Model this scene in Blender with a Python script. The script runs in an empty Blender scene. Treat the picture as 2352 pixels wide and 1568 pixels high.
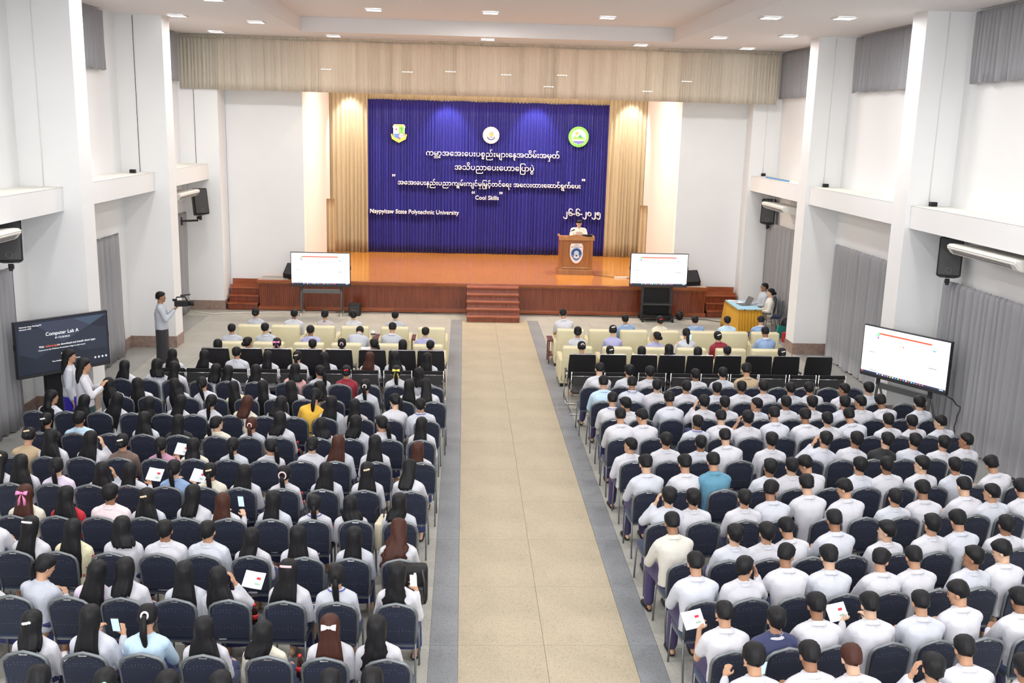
import bpy, bmesh, math, random
from mathutils import Vector, Matrix, noise
random.seed(7)
C = bpy.context.scene.collection
S = bpy.context.scene
R = math.radians
# ---------------------------------------------------------------- camera
cam = bpy.data.objects.new('camera', bpy.data.cameras.new('camera')); C.objects.link(cam)
cam.matrix_world = Matrix(((0.998593,-0.014995,-0.050867,-0.943545),(-0.046486,0.214093,-0.975707,0.000000),(0.025521,0.976698,0.213094,5.500000),(0,0,0,1)))
cam.data.sensor_width = 36.0; cam.data.lens = 35.0176
cam.data.clip_end = 200
S.camera = cam
# ---------------------------------------------------------------- world, view
w = bpy.data.worlds.new('world'); S.world = w; w.use_nodes = True
w.node_tree.nodes['Background'].inputs[0].default_value = (.85, .9, 1, 1)
w.node_tree.nodes['Background'].inputs[1].default_value = .35
S.view_settings.view_transform = 'Standard'; S.view_settings.look = 'None'
S.view_settings.gamma = 1; S.view_settings.use_curve_mapping = False
S.view_settings.exposure = -0.07
def area(name, loc, sx, sy, power, col=(1, 1, 1), rot=(0, 0, 0), spread=180):
    l = bpy.data.lights.new(name, 'AREA'); l.shape = 'RECTANGLE'; l.size = sx; l.size_y = sy
    l.energy = power; l.color = col; l.spread = R(spread)
    o = bpy.data.objects.new(name, l); C.objects.link(o); o.location = loc; o.rotation_euler = rot
    return o
HALL_W = 88
# the hall's recessed ceiling lights come in rows; the panels' light is given by area lights right under them
for yy in (-2.5, 3, 8.5, 14, 19.5, 25.3):
    for xx in (-7.0, -4.6, -.4, 3.8, 6.4):
        zz = 7.62 if (abs(xx + .35) > 4.0 or yy > 27) else 8.0
        area('downlight', (xx, yy, zz), .5, .5, HALL_W, (1, .985, .97))
# added cool fill light at the rear wall, no window there; brightens columns and backs
area('rear_fill', (-.3, -5.4, 5.2), 15, 4.2, 1150, (.93, .96, 1), (R(90), 0, 0))
# stage lamps above the stage behind the valance, warm
for xx in (-3.6, -1.2, 1.2, 3.6):
    area('stage_lamp', (xx, 31.2, 6.9), .5, .5, 230, (1, .86, .68), (R(16), 0, 0))
def spot(name, loc, target, power, angle, col, blend=.6, r=.08):
    l = bpy.data.lights.new(name, 'SPOT'); l.energy = power; l.spot_size = R(angle); l.spot_blend = blend; l.color = col; l.shadow_soft_size = r
    o = bpy.data.objects.new(name, l); C.objects.link(o); o.location = loc
    o.rotation_euler = (Vector(target) - Vector(loc)).to_track_quat('-Z', 'Y').to_euler(); return o
for xx in (-4.9, -1.55, 1.55, 4.9):
    spot('curtain_spot', (xx, 35.0, 6.75), (xx, 35.75, 4.6), 330, 66, (.9, .93, 1))
spot('wing_spot', (-4.95, 29.3, 6.9), (-6.3, 29.8, .6), 60, 44, (1, .76, .5), .15)
spot('wing_spot', (4.9, 29.3, 6.9), (5.9, 29.9, .6), 30, 40, (1, .75, .5), .4)
for xx in (-4.9, 4.8): spot('side_curtain_spot', (xx, 34.7, 6.7), (xx, 35.7, 2.5), 190, 60, (1, .86, .62))

# ---------------------------------------------------------------- materials
def mat(name, col, rough=.6, metal=0, bump=0, bscale=40, var=0, vscale=6, spec=.5, coat=0, sheen=0, emit=None, estr=1, trans=None, stretch=None):
    m = bpy.data.materials.new(name); m.use_nodes = True
    nt = m.node_tree; b = nt.nodes['Principled BSDF']
    b.inputs['Base Color'].default_value = (*col, 1); b.inputs['Roughness'].default_value = rough
    b.inputs['Metallic'].default_value = metal; b.inputs['Specular IOR Level'].default_value = spec
    b.inputs['Coat Weight'].default_value = coat; b.inputs['Sheen Weight'].default_value = sheen
    if emit: b.inputs['Emission Color'].default_value = (*emit, 1); b.inputs['Emission Strength'].default_value = estr
    if var or bump:
        tc = nt.nodes.new('ShaderNodeTexCoord'); mp = nt.nodes.new('ShaderNodeMapping')
        nt.links.new(tc.outputs['Object'], mp.inputs[0])
        if stretch: mp.inputs['Scale'].default_value = stretch
    if var:
        n = nt.nodes.new('ShaderNodeTexNoise'); n.inputs['Scale'].default_value = vscale; n.inputs['Detail'].default_value = 6
        r = nt.nodes.new('ShaderNodeValToRGB')
        r.color_ramp.elements[0].position = .35; r.color_ramp.elements[1].position = .65
        r.color_ramp.elements[0].color = (*[c * (1 - var) for c in col], 1); r.color_ramp.elements[1].color = (*[min(1, c * (1 + var)) for c in col], 1)
        nt.links.new(mp.outputs[0], n.inputs['Vector']); nt.links.new(n.outputs[0], r.inputs[0]); nt.links.new(r.outputs[0], b.inputs['Base Color'])
    if bump:
        n2 = nt.nodes.new('ShaderNodeTexNoise'); n2.inputs['Scale'].default_value = bscale; n2.inputs['Detail'].default_value = 4
        bp = nt.nodes.new('ShaderNodeBump'); bp.inputs['Strength'].default_value = bump; bp.inputs['Distance'].default_value = .01
        nt.links.new(mp.outputs[0], n2.inputs['Vector']); nt.links.new(n2.outputs[0], bp.inputs['Height']); nt.links.new(bp.outputs[0], b.inputs['Normal'])
    return m
def wood(name, c1, c2, rough=.3, scale=(2, 30, 30), coat=.3, planks=None):
    m = bpy.data.materials.new(name); m.use_nodes = True; nt = m.node_tree; b = nt.nodes['Principled BSDF']
    tc = nt.nodes.new('ShaderNodeTexCoord'); mp = nt.nodes.new('ShaderNodeMapping'); mp.inputs['Scale'].default_value = scale
    n = nt.nodes.new('ShaderNodeTexNoise'); n.inputs['Scale'].default_value = 1; n.inputs['Detail'].default_value = 8; n.inputs['Distortion'].default_value = .6
    r = nt.nodes.new('ShaderNodeValToRGB'); r.color_ramp.elements[0].position = .3; r.color_ramp.elements[1].position = .7
    r.color_ramp.elements[0].color = (*c1, 1); r.color_ramp.elements[1].color = (*c2, 1)
    nt.links.new(tc.outputs['Object'], mp.inputs[0]); nt.links.new(mp.outputs[0], n.inputs['Vector']); nt.links.new(n.outputs[0], r.inputs[0])
    nt.links.new(r.outputs[0], b.inputs['Base Color'])
    b.inputs['Roughness'].default_value = rough; b.inputs['Coat Weight'].default_value = coat; b.inputs['Coat Roughness'].default_value = .12
    return m
def terrazzo(name, base, chips, rough=.32):
    m = bpy.data.materials.new(name); m.use_nodes = True; nt = m.node_tree; b = nt.nodes['Principled BSDF']
    tc = nt.nodes.new('ShaderNodeTexCoord')
    v = nt.nodes.new('ShaderNodeTexVoronoi'); v.inputs['Scale'].default_value = 90
    r = nt.nodes.new('ShaderNodeValToRGB'); r.color_ramp.interpolation = 'CONSTANT'
    r.color_ramp.elements[0].color = (*base, 1); r.color_ramp.elements[0].position = 0
    r.color_ramp.elements[1].color = (*chips, 1); r.color_ramp.elements[1].position = .72
    e = r.color_ramp.elements.new(.88); e.color = (*[min(1, c * 1.12) for c in base], 1)
    n = nt.nodes.new('ShaderNodeTexNoise'); n.inputs['Scale'].default_value = 1.3; n.inputs['Detail'].default_value = 5
    mx = nt.nodes.new('ShaderNodeMix'); mx.data_type = 'RGBA'; mx.blend_type = 'MULTIPLY'; mx.inputs[0].default_value = .35
    nt.links.new(tc.outputs['Object'], v.inputs['Vector']); nt.links.new(v.outputs['Color'], r.inputs[0])
    nt.links.new(tc.outputs['Object'], n.inputs['Vector'])
    nt.links.new(r.outputs[0], mx.inputs[6]); nt.links.new(n.outputs[0], mx.inputs[7]); nt.links.new(mx.outputs[2], b.inputs['Base Color'])
    b.inputs['Roughness'].default_value = rough; b.inputs['Specular IOR Level'].default_value = .35
    return m
M = dict(
    wall=mat('white_wall_paint', (.83, .835, .84), .75, bump=.05, bscale=3, var=.015, vscale=.7),
    pinkwall=mat('pinkish_wall_paint', (.82, .75, .74), .75),
    ceil=mat('ceiling_paint', (.80, .77, .77), .8),
    ledge=mat('dusty_ledge_top', (.80, .79, .73), .9, var=.06, vscale=5),
    skirt=mat('brown_granite', (.30, .215, .18), .35, var=.18, vscale=9),
    floor=terrazzo('grey_terrazzo', (.50, .49, .445), (.40, .39, .35), .5),
    aisle=terrazzo('tan_terrazzo', (.53, .455, .33), (.43, .365, .26), .55),
    border=terrazzo('blue_grey_terrazzo', (.30, .315, .335), (.22, .235, .25), .5),
    dgrey=terrazzo('dark_grey_terrazzo', (.40, .40, .38), (.28, .28, .27), .3),
    deck=wood('orange_stage_wood', (.54, .20, .022), (.66, .28, .042), .2, (.7, 14, 5), .5),
    front=wood('mahogany_wood', (.15, .028, .011), (.25, .055, .02), .28, (14, 6, 1.2), .4),
    step=wood('step_wood', (.24, .055, .022), (.42, .12, .045), .25, (1.2, 10, 8), .4),
    podium=wood('podium_wood', (.27, .10, .02), (.37, .15, .035), .35, (9, 9, 1.2), .25),
    podium2=wood('podium_trim_wood', (.36, .17, .05), (.48, .25, .085), .35, (6, 6, 2), .3),
    blue=mat('royal_blue_satin', (.042, .038, .42), .26, spec=.8, sheen=.25, bump=.12, bscale=60),
    gold=mat('gold_satin', (.70, .59, .40), .5, spec=.45, sheen=.3),
    cream=mat('cream_pleated_satin', (.93, .87, .75), .5, spec=.45, sheen=.2),
    grey=mat('grey_curtain_cloth', (.60, .60, .63), .7, sheen=.2, bump=.1, bscale=160),
    navy=None, seat=None,
    frame=mat('silver_grey_metal', (.20, .22, .235), .38, metal=.55, spec=.5),
    chrome=mat('chrome', (.75, .75, .76), .15, metal=1),
    blackl=mat('black_leather', (.012, .012, .014), .38, bump=.15, bscale=60),
    mesh=mat('black_mesh_cloth', (.03, .03, .032), .7),
    black=mat('black_plastic', (.012, .012, .014), .5, spec=.3),
    dark=mat('dark_grey_plastic', (.03, .031, .034), .45),
    sofa=mat('cream_leather', (.70, .64, .42), .42, bump=.08, bscale=30, var=.03, vscale=3),
    tv=mat('tv_bezel', (.02, .02, .028), .25),
    tvm=mat('grey_stand_metal', (.17, .175, .18), .35, metal=.6),
    skin=mat('skin', (.52, .29, .18), .5, var=.06, vscale=8),
    skin2=mat('skin_pale', (.64, .41, .28), .5),
    skin3=mat('skin_brown', (.34, .17, .095), .5),
    eye=mat('eye_dark', (.02, .015, .012), .2),
    lip=mat('lip', (.42, .14, .11), .5),
    orange=mat('orange_satin', (1.0, .60, .05), .45, sheen=.4, spec=.6),
    lblue=mat('light_blue_cloth', (.36, .62, .78), .7),
    acw=mat('ac_plastic', (.80, .79, .74), .4),
    acd=mat('ac_vent', (.18, .17, .17), .5),
    wht=mat('white_plastic', (.82, .82, .80), .4),
    paper=mat('paper', (.82, .84, .88), .6), lett=mat('white_foam_letters', (.86, .80, .80), .6),
    steel=mat('steel_grey', (.4, .42, .45), .3, metal=.8),
    teal=mat('teal_plastic', (.02, .28, .25), .5), red=mat('red_cloth', (.45, .02, .03), .6),
    redp=mat('red_cap', (.75, .02, .03), .35), cola=mat('dark_cola', (.03, .008, .006), .1), label=mat('red_label', (.7, .03, .03), .4),
    tote=mat('cream_canvas', (.72, .64, .48), .8), tablew=wood('side_table_wood', (.10, .02, .012), (.18, .04, .02), .3, (3, 10, 10)),
    glass=mat('lens_glass', (.02, .02, .025), .08), cable=mat('black_cable', (.02, .02, .02), .5), cablew=mat('white_cable', (.75, .74, .7), .5),
    led=mat('led_panel', (1, 1, 1), .5, emit=(1, .985, .97), estr=6), ring=mat('lamp_ring', (.8, .8, .8), .5),
    ledw=mat('stage_led', (1, 1, 1), .5, emit=(1, .95, .85), estr=60),
)
def hairm(name, c1, c2, rough=.46):
    m = mat(name, c1, rough, spec=.2); nt = m.node_tree; b = nt.nodes['Principled BSDF']
    tc = nt.nodes.new('ShaderNodeTexCoord'); mp = nt.nodes.new('ShaderNodeMapping'); mp.inputs['Scale'].default_value = (110, 60, 3)
    n = nt.nodes.new('ShaderNodeTexNoise'); n.inputs['Scale'].default_value = 1; n.inputs['Detail'].default_value = 3
    r = nt.nodes.new('ShaderNodeValToRGB'); r.color_ramp.elements[0].color = (*c1, 1); r.color_ramp.elements[1].color = (*c2, 1)
    bp = nt.nodes.new('ShaderNodeBump'); bp.inputs['Strength'].default_value = .5; bp.inputs['Distance'].default_value = .004
    nt.links.new(tc.outputs['Object'], mp.inputs[0]); nt.links.new(mp.outputs[0], n.inputs['Vector']); nt.links.new(n.outputs[0], r.inputs[0])
    nt.links.new(r.outputs[0], b.inputs['Base Color']); nt.links.new(n.outputs[0], bp.inputs['Height']); nt.links.new(bp.outputs[0], b.inputs['Normal'])
    return m
HM = {'k': hairm('black_hair', (.006, .006, .008), (.018, .017, .018)), 'b': hairm('brown_hair', (.035, .012, .009), (.085, .032, .022))}
def dots(name, col, dot):
    m = bpy.data.materials.new(name); m.use_nodes = True; nt = m.node_tree; b = nt.nodes['Principled BSDF']
    tc = nt.nodes.new('ShaderNodeTexCoord'); v = nt.nodes.new('ShaderNodeTexVoronoi'); v.inputs['Scale'].default_value = 34; v.inputs['Randomness'].default_value = .25
    r = nt.nodes.new('ShaderNodeValToRGB'); r.color_ramp.elements[0].color = (*dot, 1); r.color_ramp.elements[0].position = .11
    r.color_ramp.elements[1].color = (*col, 1); r.color_ramp.elements[1].position = .15
    nt.links.new(tc.outputs['Object'], v.inputs['Vector']); nt.links.new(v.outputs['Distance'], r.inputs[0]); nt.links.new(r.outputs[0], b.inputs['Base Color'])
    b.inputs['Roughness'].default_value = .75; b.inputs['Sheen Weight'].default_value = .15
    return m
M['navy'] = dots('navy_dotted_cloth', (.008, .013, .036), (.16, .18, .24))
M['seat'] = dots('navy_seat_cloth', (.016, .032, .085), (.06, .09, .15))
def cloth(name, col, pattern=None, c2=None):
    m = mat(name, col, .75, sheen=.1); nt = m.node_tree; b = nt.nodes['Principled BSDF']
    tc = nt.nodes.new('ShaderNodeTexCoord'); mp = nt.nodes.new('ShaderNodeMapping'); mp.inputs['Scale'].default_value = (9, 7, 4)
    n = nt.nodes.new('ShaderNodeTexNoise'); n.inputs['Scale'].default_value = 1; n.inputs['Detail'].default_value = 3; n.inputs['Distortion'].default_value = 1.2
    bp = nt.nodes.new('ShaderNodeBump'); bp.inputs['Strength'].default_value = .55; bp.inputs['Distance'].default_value = .02
    nt.links.new(tc.outputs['Object'], mp.inputs[0]); nt.links.new(mp.outputs[0], n.inputs['Vector']); nt.links.new(n.outputs[0], bp.inputs['Height']); nt.links.new(bp.outputs[0], b.inputs['Normal'])
    if pattern == 'check':
        br = nt.nodes.new('ShaderNodeTexBrick'); br.inputs['Scale'].default_value = 30; br.offset = 0; br.inputs['Mortar Size'].default_value = .06
        br.inputs['Color1'].default_value = br.inputs['Color2'].default_value = (*col, 1); br.inputs['Mortar'].default_value = (*c2, 1)
        br.inputs['Brick Width'].default_value = .5; br.inputs['Row Height'].default_value = .5
        mp2 = nt.nodes.new('ShaderNodeMapping'); mp2.inputs['Rotation'].default_value = (R(90), 0, 0)
        nt.links.new(tc.outputs['Object'], mp2.inputs[0]); nt.links.new(mp2.outputs[0], br.inputs['Vector']); nt.links.new(br.outputs[0], b.inputs['Base Color'])
    if pattern == 'floral':
        v = nt.nodes.new('ShaderNodeTexVoronoi'); v.inputs['Scale'].default_value = 13
        r = nt.nodes.new('ShaderNodeValToRGB'); r.color_ramp.elements[0].color = (*c2, 1); r.color_ramp.elements[0].position = .22
        r.color_ramp.elements[1].color = (*col, 1); r.color_ramp.elements[1].position = .27
        nt.links.new(tc.outputs['Object'], v.inputs['Vector']); nt.links.new(v.outputs['Distance'], r.inputs[0]); nt.links.new(r.outputs[0], b.inputs['Base Color'])
    return m
CM = dict(w=cloth('white_shirt', (.63, .63, .68)), w2=cloth('cool_white_shirt', (.59, .61, .68)), lb=cloth('light_blue_shirt', (.52, .70, .86)), cr=cloth('cream_blouse', (.78, .74, .62)),
    gl=cloth('grey_lilac_jacket', (.48, .51, .58)), lv=cloth('pale_lavender_blouse', (.74, .64, .80)), ye=cloth('yellow_floral_blouse', (.78, .74, .50), 'floral', (.55, .08, .10)),
    re=cloth('red_top', (.50, .015, .03)), pw=cloth('pale_pink_blouse', (.82, .70, .73)), bl=cloth('blue_shirt', (.26, .38, .60)), ta=cloth('tan_top', (.50, .38, .24)),
    br=cloth('brown_check_top', (.22, .15, .12), 'check', (.12, .08, .07)), pk=cloth('pink_plaid_shirt', (.68, .36, .50), 'check', (.42, .20, .33)), dk=cloth('black_top', (.015, .015, .018)),
    go=cloth('golden_yellow_top', (.80, .48, .05)), fl=cloth('patterned_blouse', (.55, .50, .52), 'floral', (.16, .15, .2)), ma=cloth('maroon_blouse', (.30, .02, .04)),
    te=cloth('teal_check_shirt', (.13, .34, .47), 'check', (.08, .22, .33)), nv=cloth('navy_sweater', (.04, .05, .13)), cw=cloth('ivory_white_shirt', (.66, .64, .58)), lv2=cloth('lilac_blue_jacket', (.42, .42, .68)),
    ro=cloth('rose_pink_blouse', (.80, .45, .45)))
LM = {'nv': cloth('navy_skirt_cloth', (.03, .04, .14)), 'pu': cloth('dark_purple_cloth', (.055, .04, .12)), 'bk': cloth('charcoal_longyi', (.025, .024, .03)), 'bb': cloth('bright_blue_skirt', (.03, .02, .42)), 'gn': cloth('dark_green_skirt', (.02, .09, .09)), 'gy': cloth('grey_green_skirt', (.16, .17, .15))}

# ---------------------------------------------------------------- mesh helpers
def box(bm, c, s, rot=None, bev=0):
    g = bmesh.ops.create_cube(bm, size=1)['verts']
    m = Matrix.Translation(c) @ (rot.to_4x4() if rot else Matrix.Identity(4)) @ Matrix.Diagonal((*s, 1))
    bmesh.ops.transform(bm, matrix=m, verts=g)
    if bev:
        es = list({e for v in g for e in v.link_edges}); bmesh.ops.bevel(bm, geom=es, offset=bev, segments=2, affect='EDGES', profile=.6)
def tube(bm, pts, r, seg=8, closed=False, sc=(1, 1)):
    pts = [Vector(p) for p in pts]; n = len(pts); rings = []; rs = r if isinstance(r, (list, tuple)) else [r] * n
    prev = None
    for i, p in enumerate(pts):
        a = pts[(i - 1) % n] if closed or i > 0 else p; b = pts[(i + 1) % n] if closed or i < n - 1 else p
        t = (b - a).normalized() if (b - a).length > 1e-9 else Vector((0, 0, 1))
        if prev is None:
            u = t.orthogonal().normalized()
        else:
            u = (prev - t * prev.dot(t)); u = u.normalized() if u.length > 1e-6 else t.orthogonal().normalized()
        prev = u; v = t.cross(u)
        rings.append([bm.verts.new(p + (u * math.cos(k * 2 * math.pi / seg) * sc[0] + v * math.sin(k * 2 * math.pi / seg) * sc[1]) * rs[i]) for k in range(seg)])
    m = n if closed else n - 1
    for i in range(m):
        A, B = rings[i], rings[(i + 1) % n]
        for k in range(seg):
            bm.faces.new((A[k], A[(k + 1) % seg], B[(k + 1) % seg], B[k]))
    if not closed:
        bm.faces.new(rings[0][::-1]); bm.faces.new(rings[-1])
def loft(bm, secs, seg=20, cap=True):
    """secs: (centre, rx, ry, forward tilt angle) rings lie in a plane whose x is world X and whose y is tilted in the YZ plane"""
    rings = []
    for c, rx, ry, a in secs:
        yv = Vector((0, math.cos(a), -math.sin(a))); c = Vector(c)
        rings.append([bm.verts.new(c + Vector((1, 0, 0)) * math.cos(k * 2 * math.pi / seg) * rx + yv * math.sin(k * 2 * math.pi / seg) * ry) for k in range(seg)])
    for i in range(len(rings) - 1):
        A, B = rings[i], rings[i + 1]
        for k in range(seg): bm.faces.new((A[k], A[(k + 1) % seg], B[(k + 1) % seg], B[k]))
    if cap: bm.faces.new(rings[0][::-1]); bm.faces.new(rings[-1])
    return rings
def ell(bm, c, r, rot=None, u=14, v=9):
    g = bmesh.ops.create_uvsphere(bm, u_segments=u, v_segments=v, radius=1)['verts']
    bmesh.ops.transform(bm, matrix=Matrix.Translation(c) @ (rot.to_4x4() if rot else Matrix.Identity(4)) @ Matrix.Diagonal((*r, 1)), verts=g)
def capsule(bm, a, b, ra, rb):
    a = Vector(a); b = Vector(b); d = b - a; L = d.length; t = d.normalized()
    pts = [a - t * ra * .98, a - t * ra * .7, a, a.lerp(b, .5), b, b + t * rb * .7, b + t * rb * .98]
    tube(bm, pts, [ra * .2, ra * .72, ra, (ra + rb) / 2, rb, rb * .72, rb * .2], 12)
def fin(bm, name, smooth=True, recalc=True):
    if recalc: bmesh.ops.recalc_face_normals(bm, faces=bm.faces)
    me = bpy.data.meshes.new(name); bm.to_mesh(me); bm.free()
    if smooth: me.shade_smooth()
    return me
def obj(name, me, m=None, parent=None, loc=None):
    o = bpy.data.objects.new(name, me); C.objects.link(o)
    if m is not None and hasattr(me, 'materials') and not me.materials: me.materials.append(m)
    if parent: o.parent = parent
    if loc: o.location = loc
    return o
def tag(o, label=None, cat=None, group=None, kind=None):
    for k, v in (('label', label), ('category', cat), ('group', group), ('kind', kind)):
        if v: o[k] = v
    return o
def empty(name, loc, rz=0, rot=None):
    o = bpy.data.objects.new(name, None); C.objects.link(o); o.location = loc; o.rotation_euler = rot or (0, 0, rz); o.empty_display_size = .1; return o
def part(name, build, m, parent, smooth=False, **k):
    bm = bmesh.new(); build(bm, **k) if k else build(bm); return obj(name, fin(bm, name, smooth), m, parent)
def bx(name, c, s, m, parent=None, bev=0, kind=None, rot=None):
    bm = bmesh.new(); box(bm, c, s, rot, bev); o = obj(name, fin(bm, name, False), m, parent)
    if kind: o['kind'] = kind
    return o
def sheet_smooth(me): me.shade_smooth()
def copy_part(o, parent):
    c = o.copy(); C.objects.link(c); c.parent = parent; return c
def copy_tree(o, parent=None):
    c = o.copy(); C.objects.link(c); c.parent = parent
    for ch in list(o.children): copy_tree(ch, c)
    return c
def text(name, body, w, loc, m, rot=(R(90), 0, 0), parent=None, ext=.02, off=.0, h=None, align='CENTER'):
    cu = bpy.data.curves.new(name, 'FONT'); cu.body = body; cu.size = 1; cu.align_x = align; cu.resolution_u = 3
    o = bpy.data.objects.new(name, cu); C.objects.link(o)
    bpy.context.view_layer.update()
    s = w / max(o.dimensions.x, 1e-3)
    if h: s = h
    o.scale = (s, s, s); cu.extrude = ext / s; cu.offset = off / s
    o.data.materials.append(m); o.location = loc; o.rotation_euler = rot
    if parent: o.parent = parent
    return o
# ================================================================= SETTING
WL, WR = -8.9, 8.25          # recessed wall faces
CL, CR = -7.83, 7.42         # column faces
YB = -6.0                    # rear wall of the hall
def struct(o): o['kind'] = 'structure'; return o
floor = struct(bx('floor', (-.3, 12, -.11), (17.6, 38, .2), M['floor']))
def tiles(x0, x1, y0, y1, px, py, m, z=.0, gap=.004, name='tile'):
    nx = max(1, round((x1 - x0) / px)); ny = max(1, round((y1 - y0) / py)); dx = (x1 - x0) / nx; dy = (y1 - y0) / ny
    bm = bmesh.new(); box(bm, (0, 0, -.005), (dx - gap, dy - gap, .014), None, .0012); me = fin(bm, name, False)
    me.materials.append(m)
    for i in range(nx):
        for j in range(ny):
            obj(name, me, None, floor, (x0 + dx * (i + .5), y0 + dy * (j + .5), z))
tiles(-.93, .93, -1.4 + 0, 28.0, .93, 1.4, M['aisle'])
tiles(-1.235, -.93, -1.4, 28.0, .305, 1.4, M['border']); tiles(.93, 1.235, -1.4, 28.0, .305, 1.4, M['border'])
tiles(-7.1, -1.235, 22.4, 28.0, 1.466, 1.4, M['dusty'] if 'dusty' in M else M['floor']); tiles(1.235, 7.1, 22.4, 28.0, 1.466, 1.4, M['floor'])
tiles(-7.1, -1.235, -1.4, 22.4, 1.466, 1.4, M['floor']); tiles(1.235, 7.1, -1.4, 22.4, 1.466, 1.4, M['floor'])
tiles(-8.88, -8.1, -1.4, 28.0, .78, 1.4, M['dgrey']); tiles(7.45, 8.23, -1.4, 28.0, .78, 1.4, M['dgrey'])
tiles(-8.1, -7.1, -1.4, 28.0, 1.0, 1.4, M['floor']); tiles(7.1, 7.45, -1.4, 28.0, .35, 1.4, M['floor'])
tiles(-8.88, 8.23, 28.0, 28.95, .95, .95, M['floor'])

struct(bx('wall_left', (WL - .15, 11.9, 3.9), (.3, 36, 8.0), M['wall']))
struct(bx('wall_right', (WR + .15, 11.9, 3.9), (.3, 36, 8.0), M['wall']))
struct(bx('wall_rear', (-.3, YB - .15, 3.9), (17.6, .3, 8.0), M['wall']))
# columns: far edges measured, built every 5.5 m
colsL = [29.75, 24.52, 19.07, 13.6, 8.1, 2.6, -2.9]; colsR = [30.2, 24.8, 19.15, 13.5, 8.0, 2.5, -3.0]
TR = 0
for side, cols in ((-1, colsL), (1, colsR)):
    W_, F_ = (WL, CL) if side < 0 else (WR, CR)
    for i, yf in enumerate(cols):
        d = .6
        if i == 0: d = .85 if side < 0 else .9
        x0, x1 = sorted((W_, F_))
        TR += 1; c = struct(bx('wall_column_%d' % TR, ((x0 + x1) / 2, yf - d / 2, 3.85), (x1 - x0, d, 7.72), M['wall']))
        xs = F_ - side * .006 * -1
        bx('skirting', ((x0 + x1) / 2, yf - d / 2, .14), (x1 - x0 + .03, d + .03, .28), M['skirt'], c)
        # conduit on the side that faces the seats
        xc = W_ - side * .42
        tube_bm = bmesh.new(); tube(tube_bm, [(xc, yf - d - .01, z) for z in (4.2, 5, 6, 7, 7.68)], .0065, 5)
        obj('cable_run', fin(tube_bm, 'cable_run'), M['cable'] if side < 0 and i in (0, 1) else M['cablew'], c)
        if i < len(cols) - 1:
            ye = cols[i + 1]
            ys = yf - d
            bxm = W_ - side * .375
            TR += 1; b = struct(bx('wall_beam_%d' % TR, (bxm, (ys + ye) / 2, 3.975), (.75, ys - ye, .42), M['wall']))
            bx('ledge_top', (bxm, (ys + ye) / 2, 4.187), (.75, ys - ye, .01), M['ledge'], b)
            bx('skirting', (W_ - side * .012, (ys + ye) / 2, .14), (.024, ys - ye, .28), M['skirt'], b)
# small dark junction boxes on the ledges
for x, y in ((-8.5, 18.6), (-8.45, 23.3), (7.85, 29.3), (7.85, 24.1), (7.85, 18.4)):
    bx('junction_box', (0, 0, 0), (.12, .10, .08), M['black'])
    o = bpy.context.scene.collection.objects[-1]; o.location = (x, y, 4.235)
    tag(o, {(-8.5, 18.6): 'small black box on the ledge above the dark meeting screen', (-8.45, 23.3): 'small black box on the ledge above the cameraman side curtain',
            (7.85, 29.3): 'small dark box on the ledge above the orange skirted table', (7.85, 24.1): 'small dark box on ledge of middle bay on the right wall',
            (7.85, 18.4): 'small dark box on the ledge above the big white screen'}[(x, y)], 'box')
    if (x, y) == (-8.5, 18.6): o.scale = (2.6, 1.6, 1.2); o.location.z += .01
tag(bx('blue_pipe', (7.62, 27.2, 4.215), (.04, 2.0, .04), mat('blue_plastic', (.12, .3, .6), .5)), 'thin blue pipe lying on the ledge above the laptop table', 'pipe')
# ceiling with a raised tray
CZ = 7.7; T0, T1, TY = -5.2, 4.5, 27.05
cb = bmesh.new()
box(cb, ((WL + T0) / 2, 14.5, CZ + .2), (T0 - WL, 41.5, .4)); box(cb, ((T1 + WR) / 2, 14.5, CZ + .2), (WR - T1, 41.5, .4))
box(cb, ((T0 + T1) / 2, (TY + 35.3) / 2, CZ + .2), (T1 - T0, 35.3 - TY, .4))
struct(obj('ceiling', fin(cb, 'ceiling', False), M['ceil']))
TZ = 8.06
tb = bmesh.new(); box(tb, ((T0 + T1) / 2, (YB + TY) / 2, TZ + .08), (T1 - T0, TY - YB, .16))
struct(obj('ceiling_tray', fin(tb, 'ceiling_tray', False), M['ceil']))
# wing walls, jambs and the stage house
struct(bx('wall_wing_left', ((-7.83 - 5.63) / 2, 29.95, 3.85), (2.2, .3, 7.72), M['wall']))
struct(bx('wall_wing_right', ((5.47 + 7.42) / 2, 30.05, 3.85), (1.95, .3, 7.72), M['wall']))
struct(bx('wall_jamb_left', (-5.78, 33.1, 4.2), (.3, 6.0, 7.0), M['pinkwall']))
struct(bx('wall_jamb_right', (5.62, 33.15, 4.2), (.3, 5.9, 7.0), M['pinkwall']))
struct(bx('wall_back', (-.1, 36.25, 4.2), (12.5, .3, 7.4), M['wall']))
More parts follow.
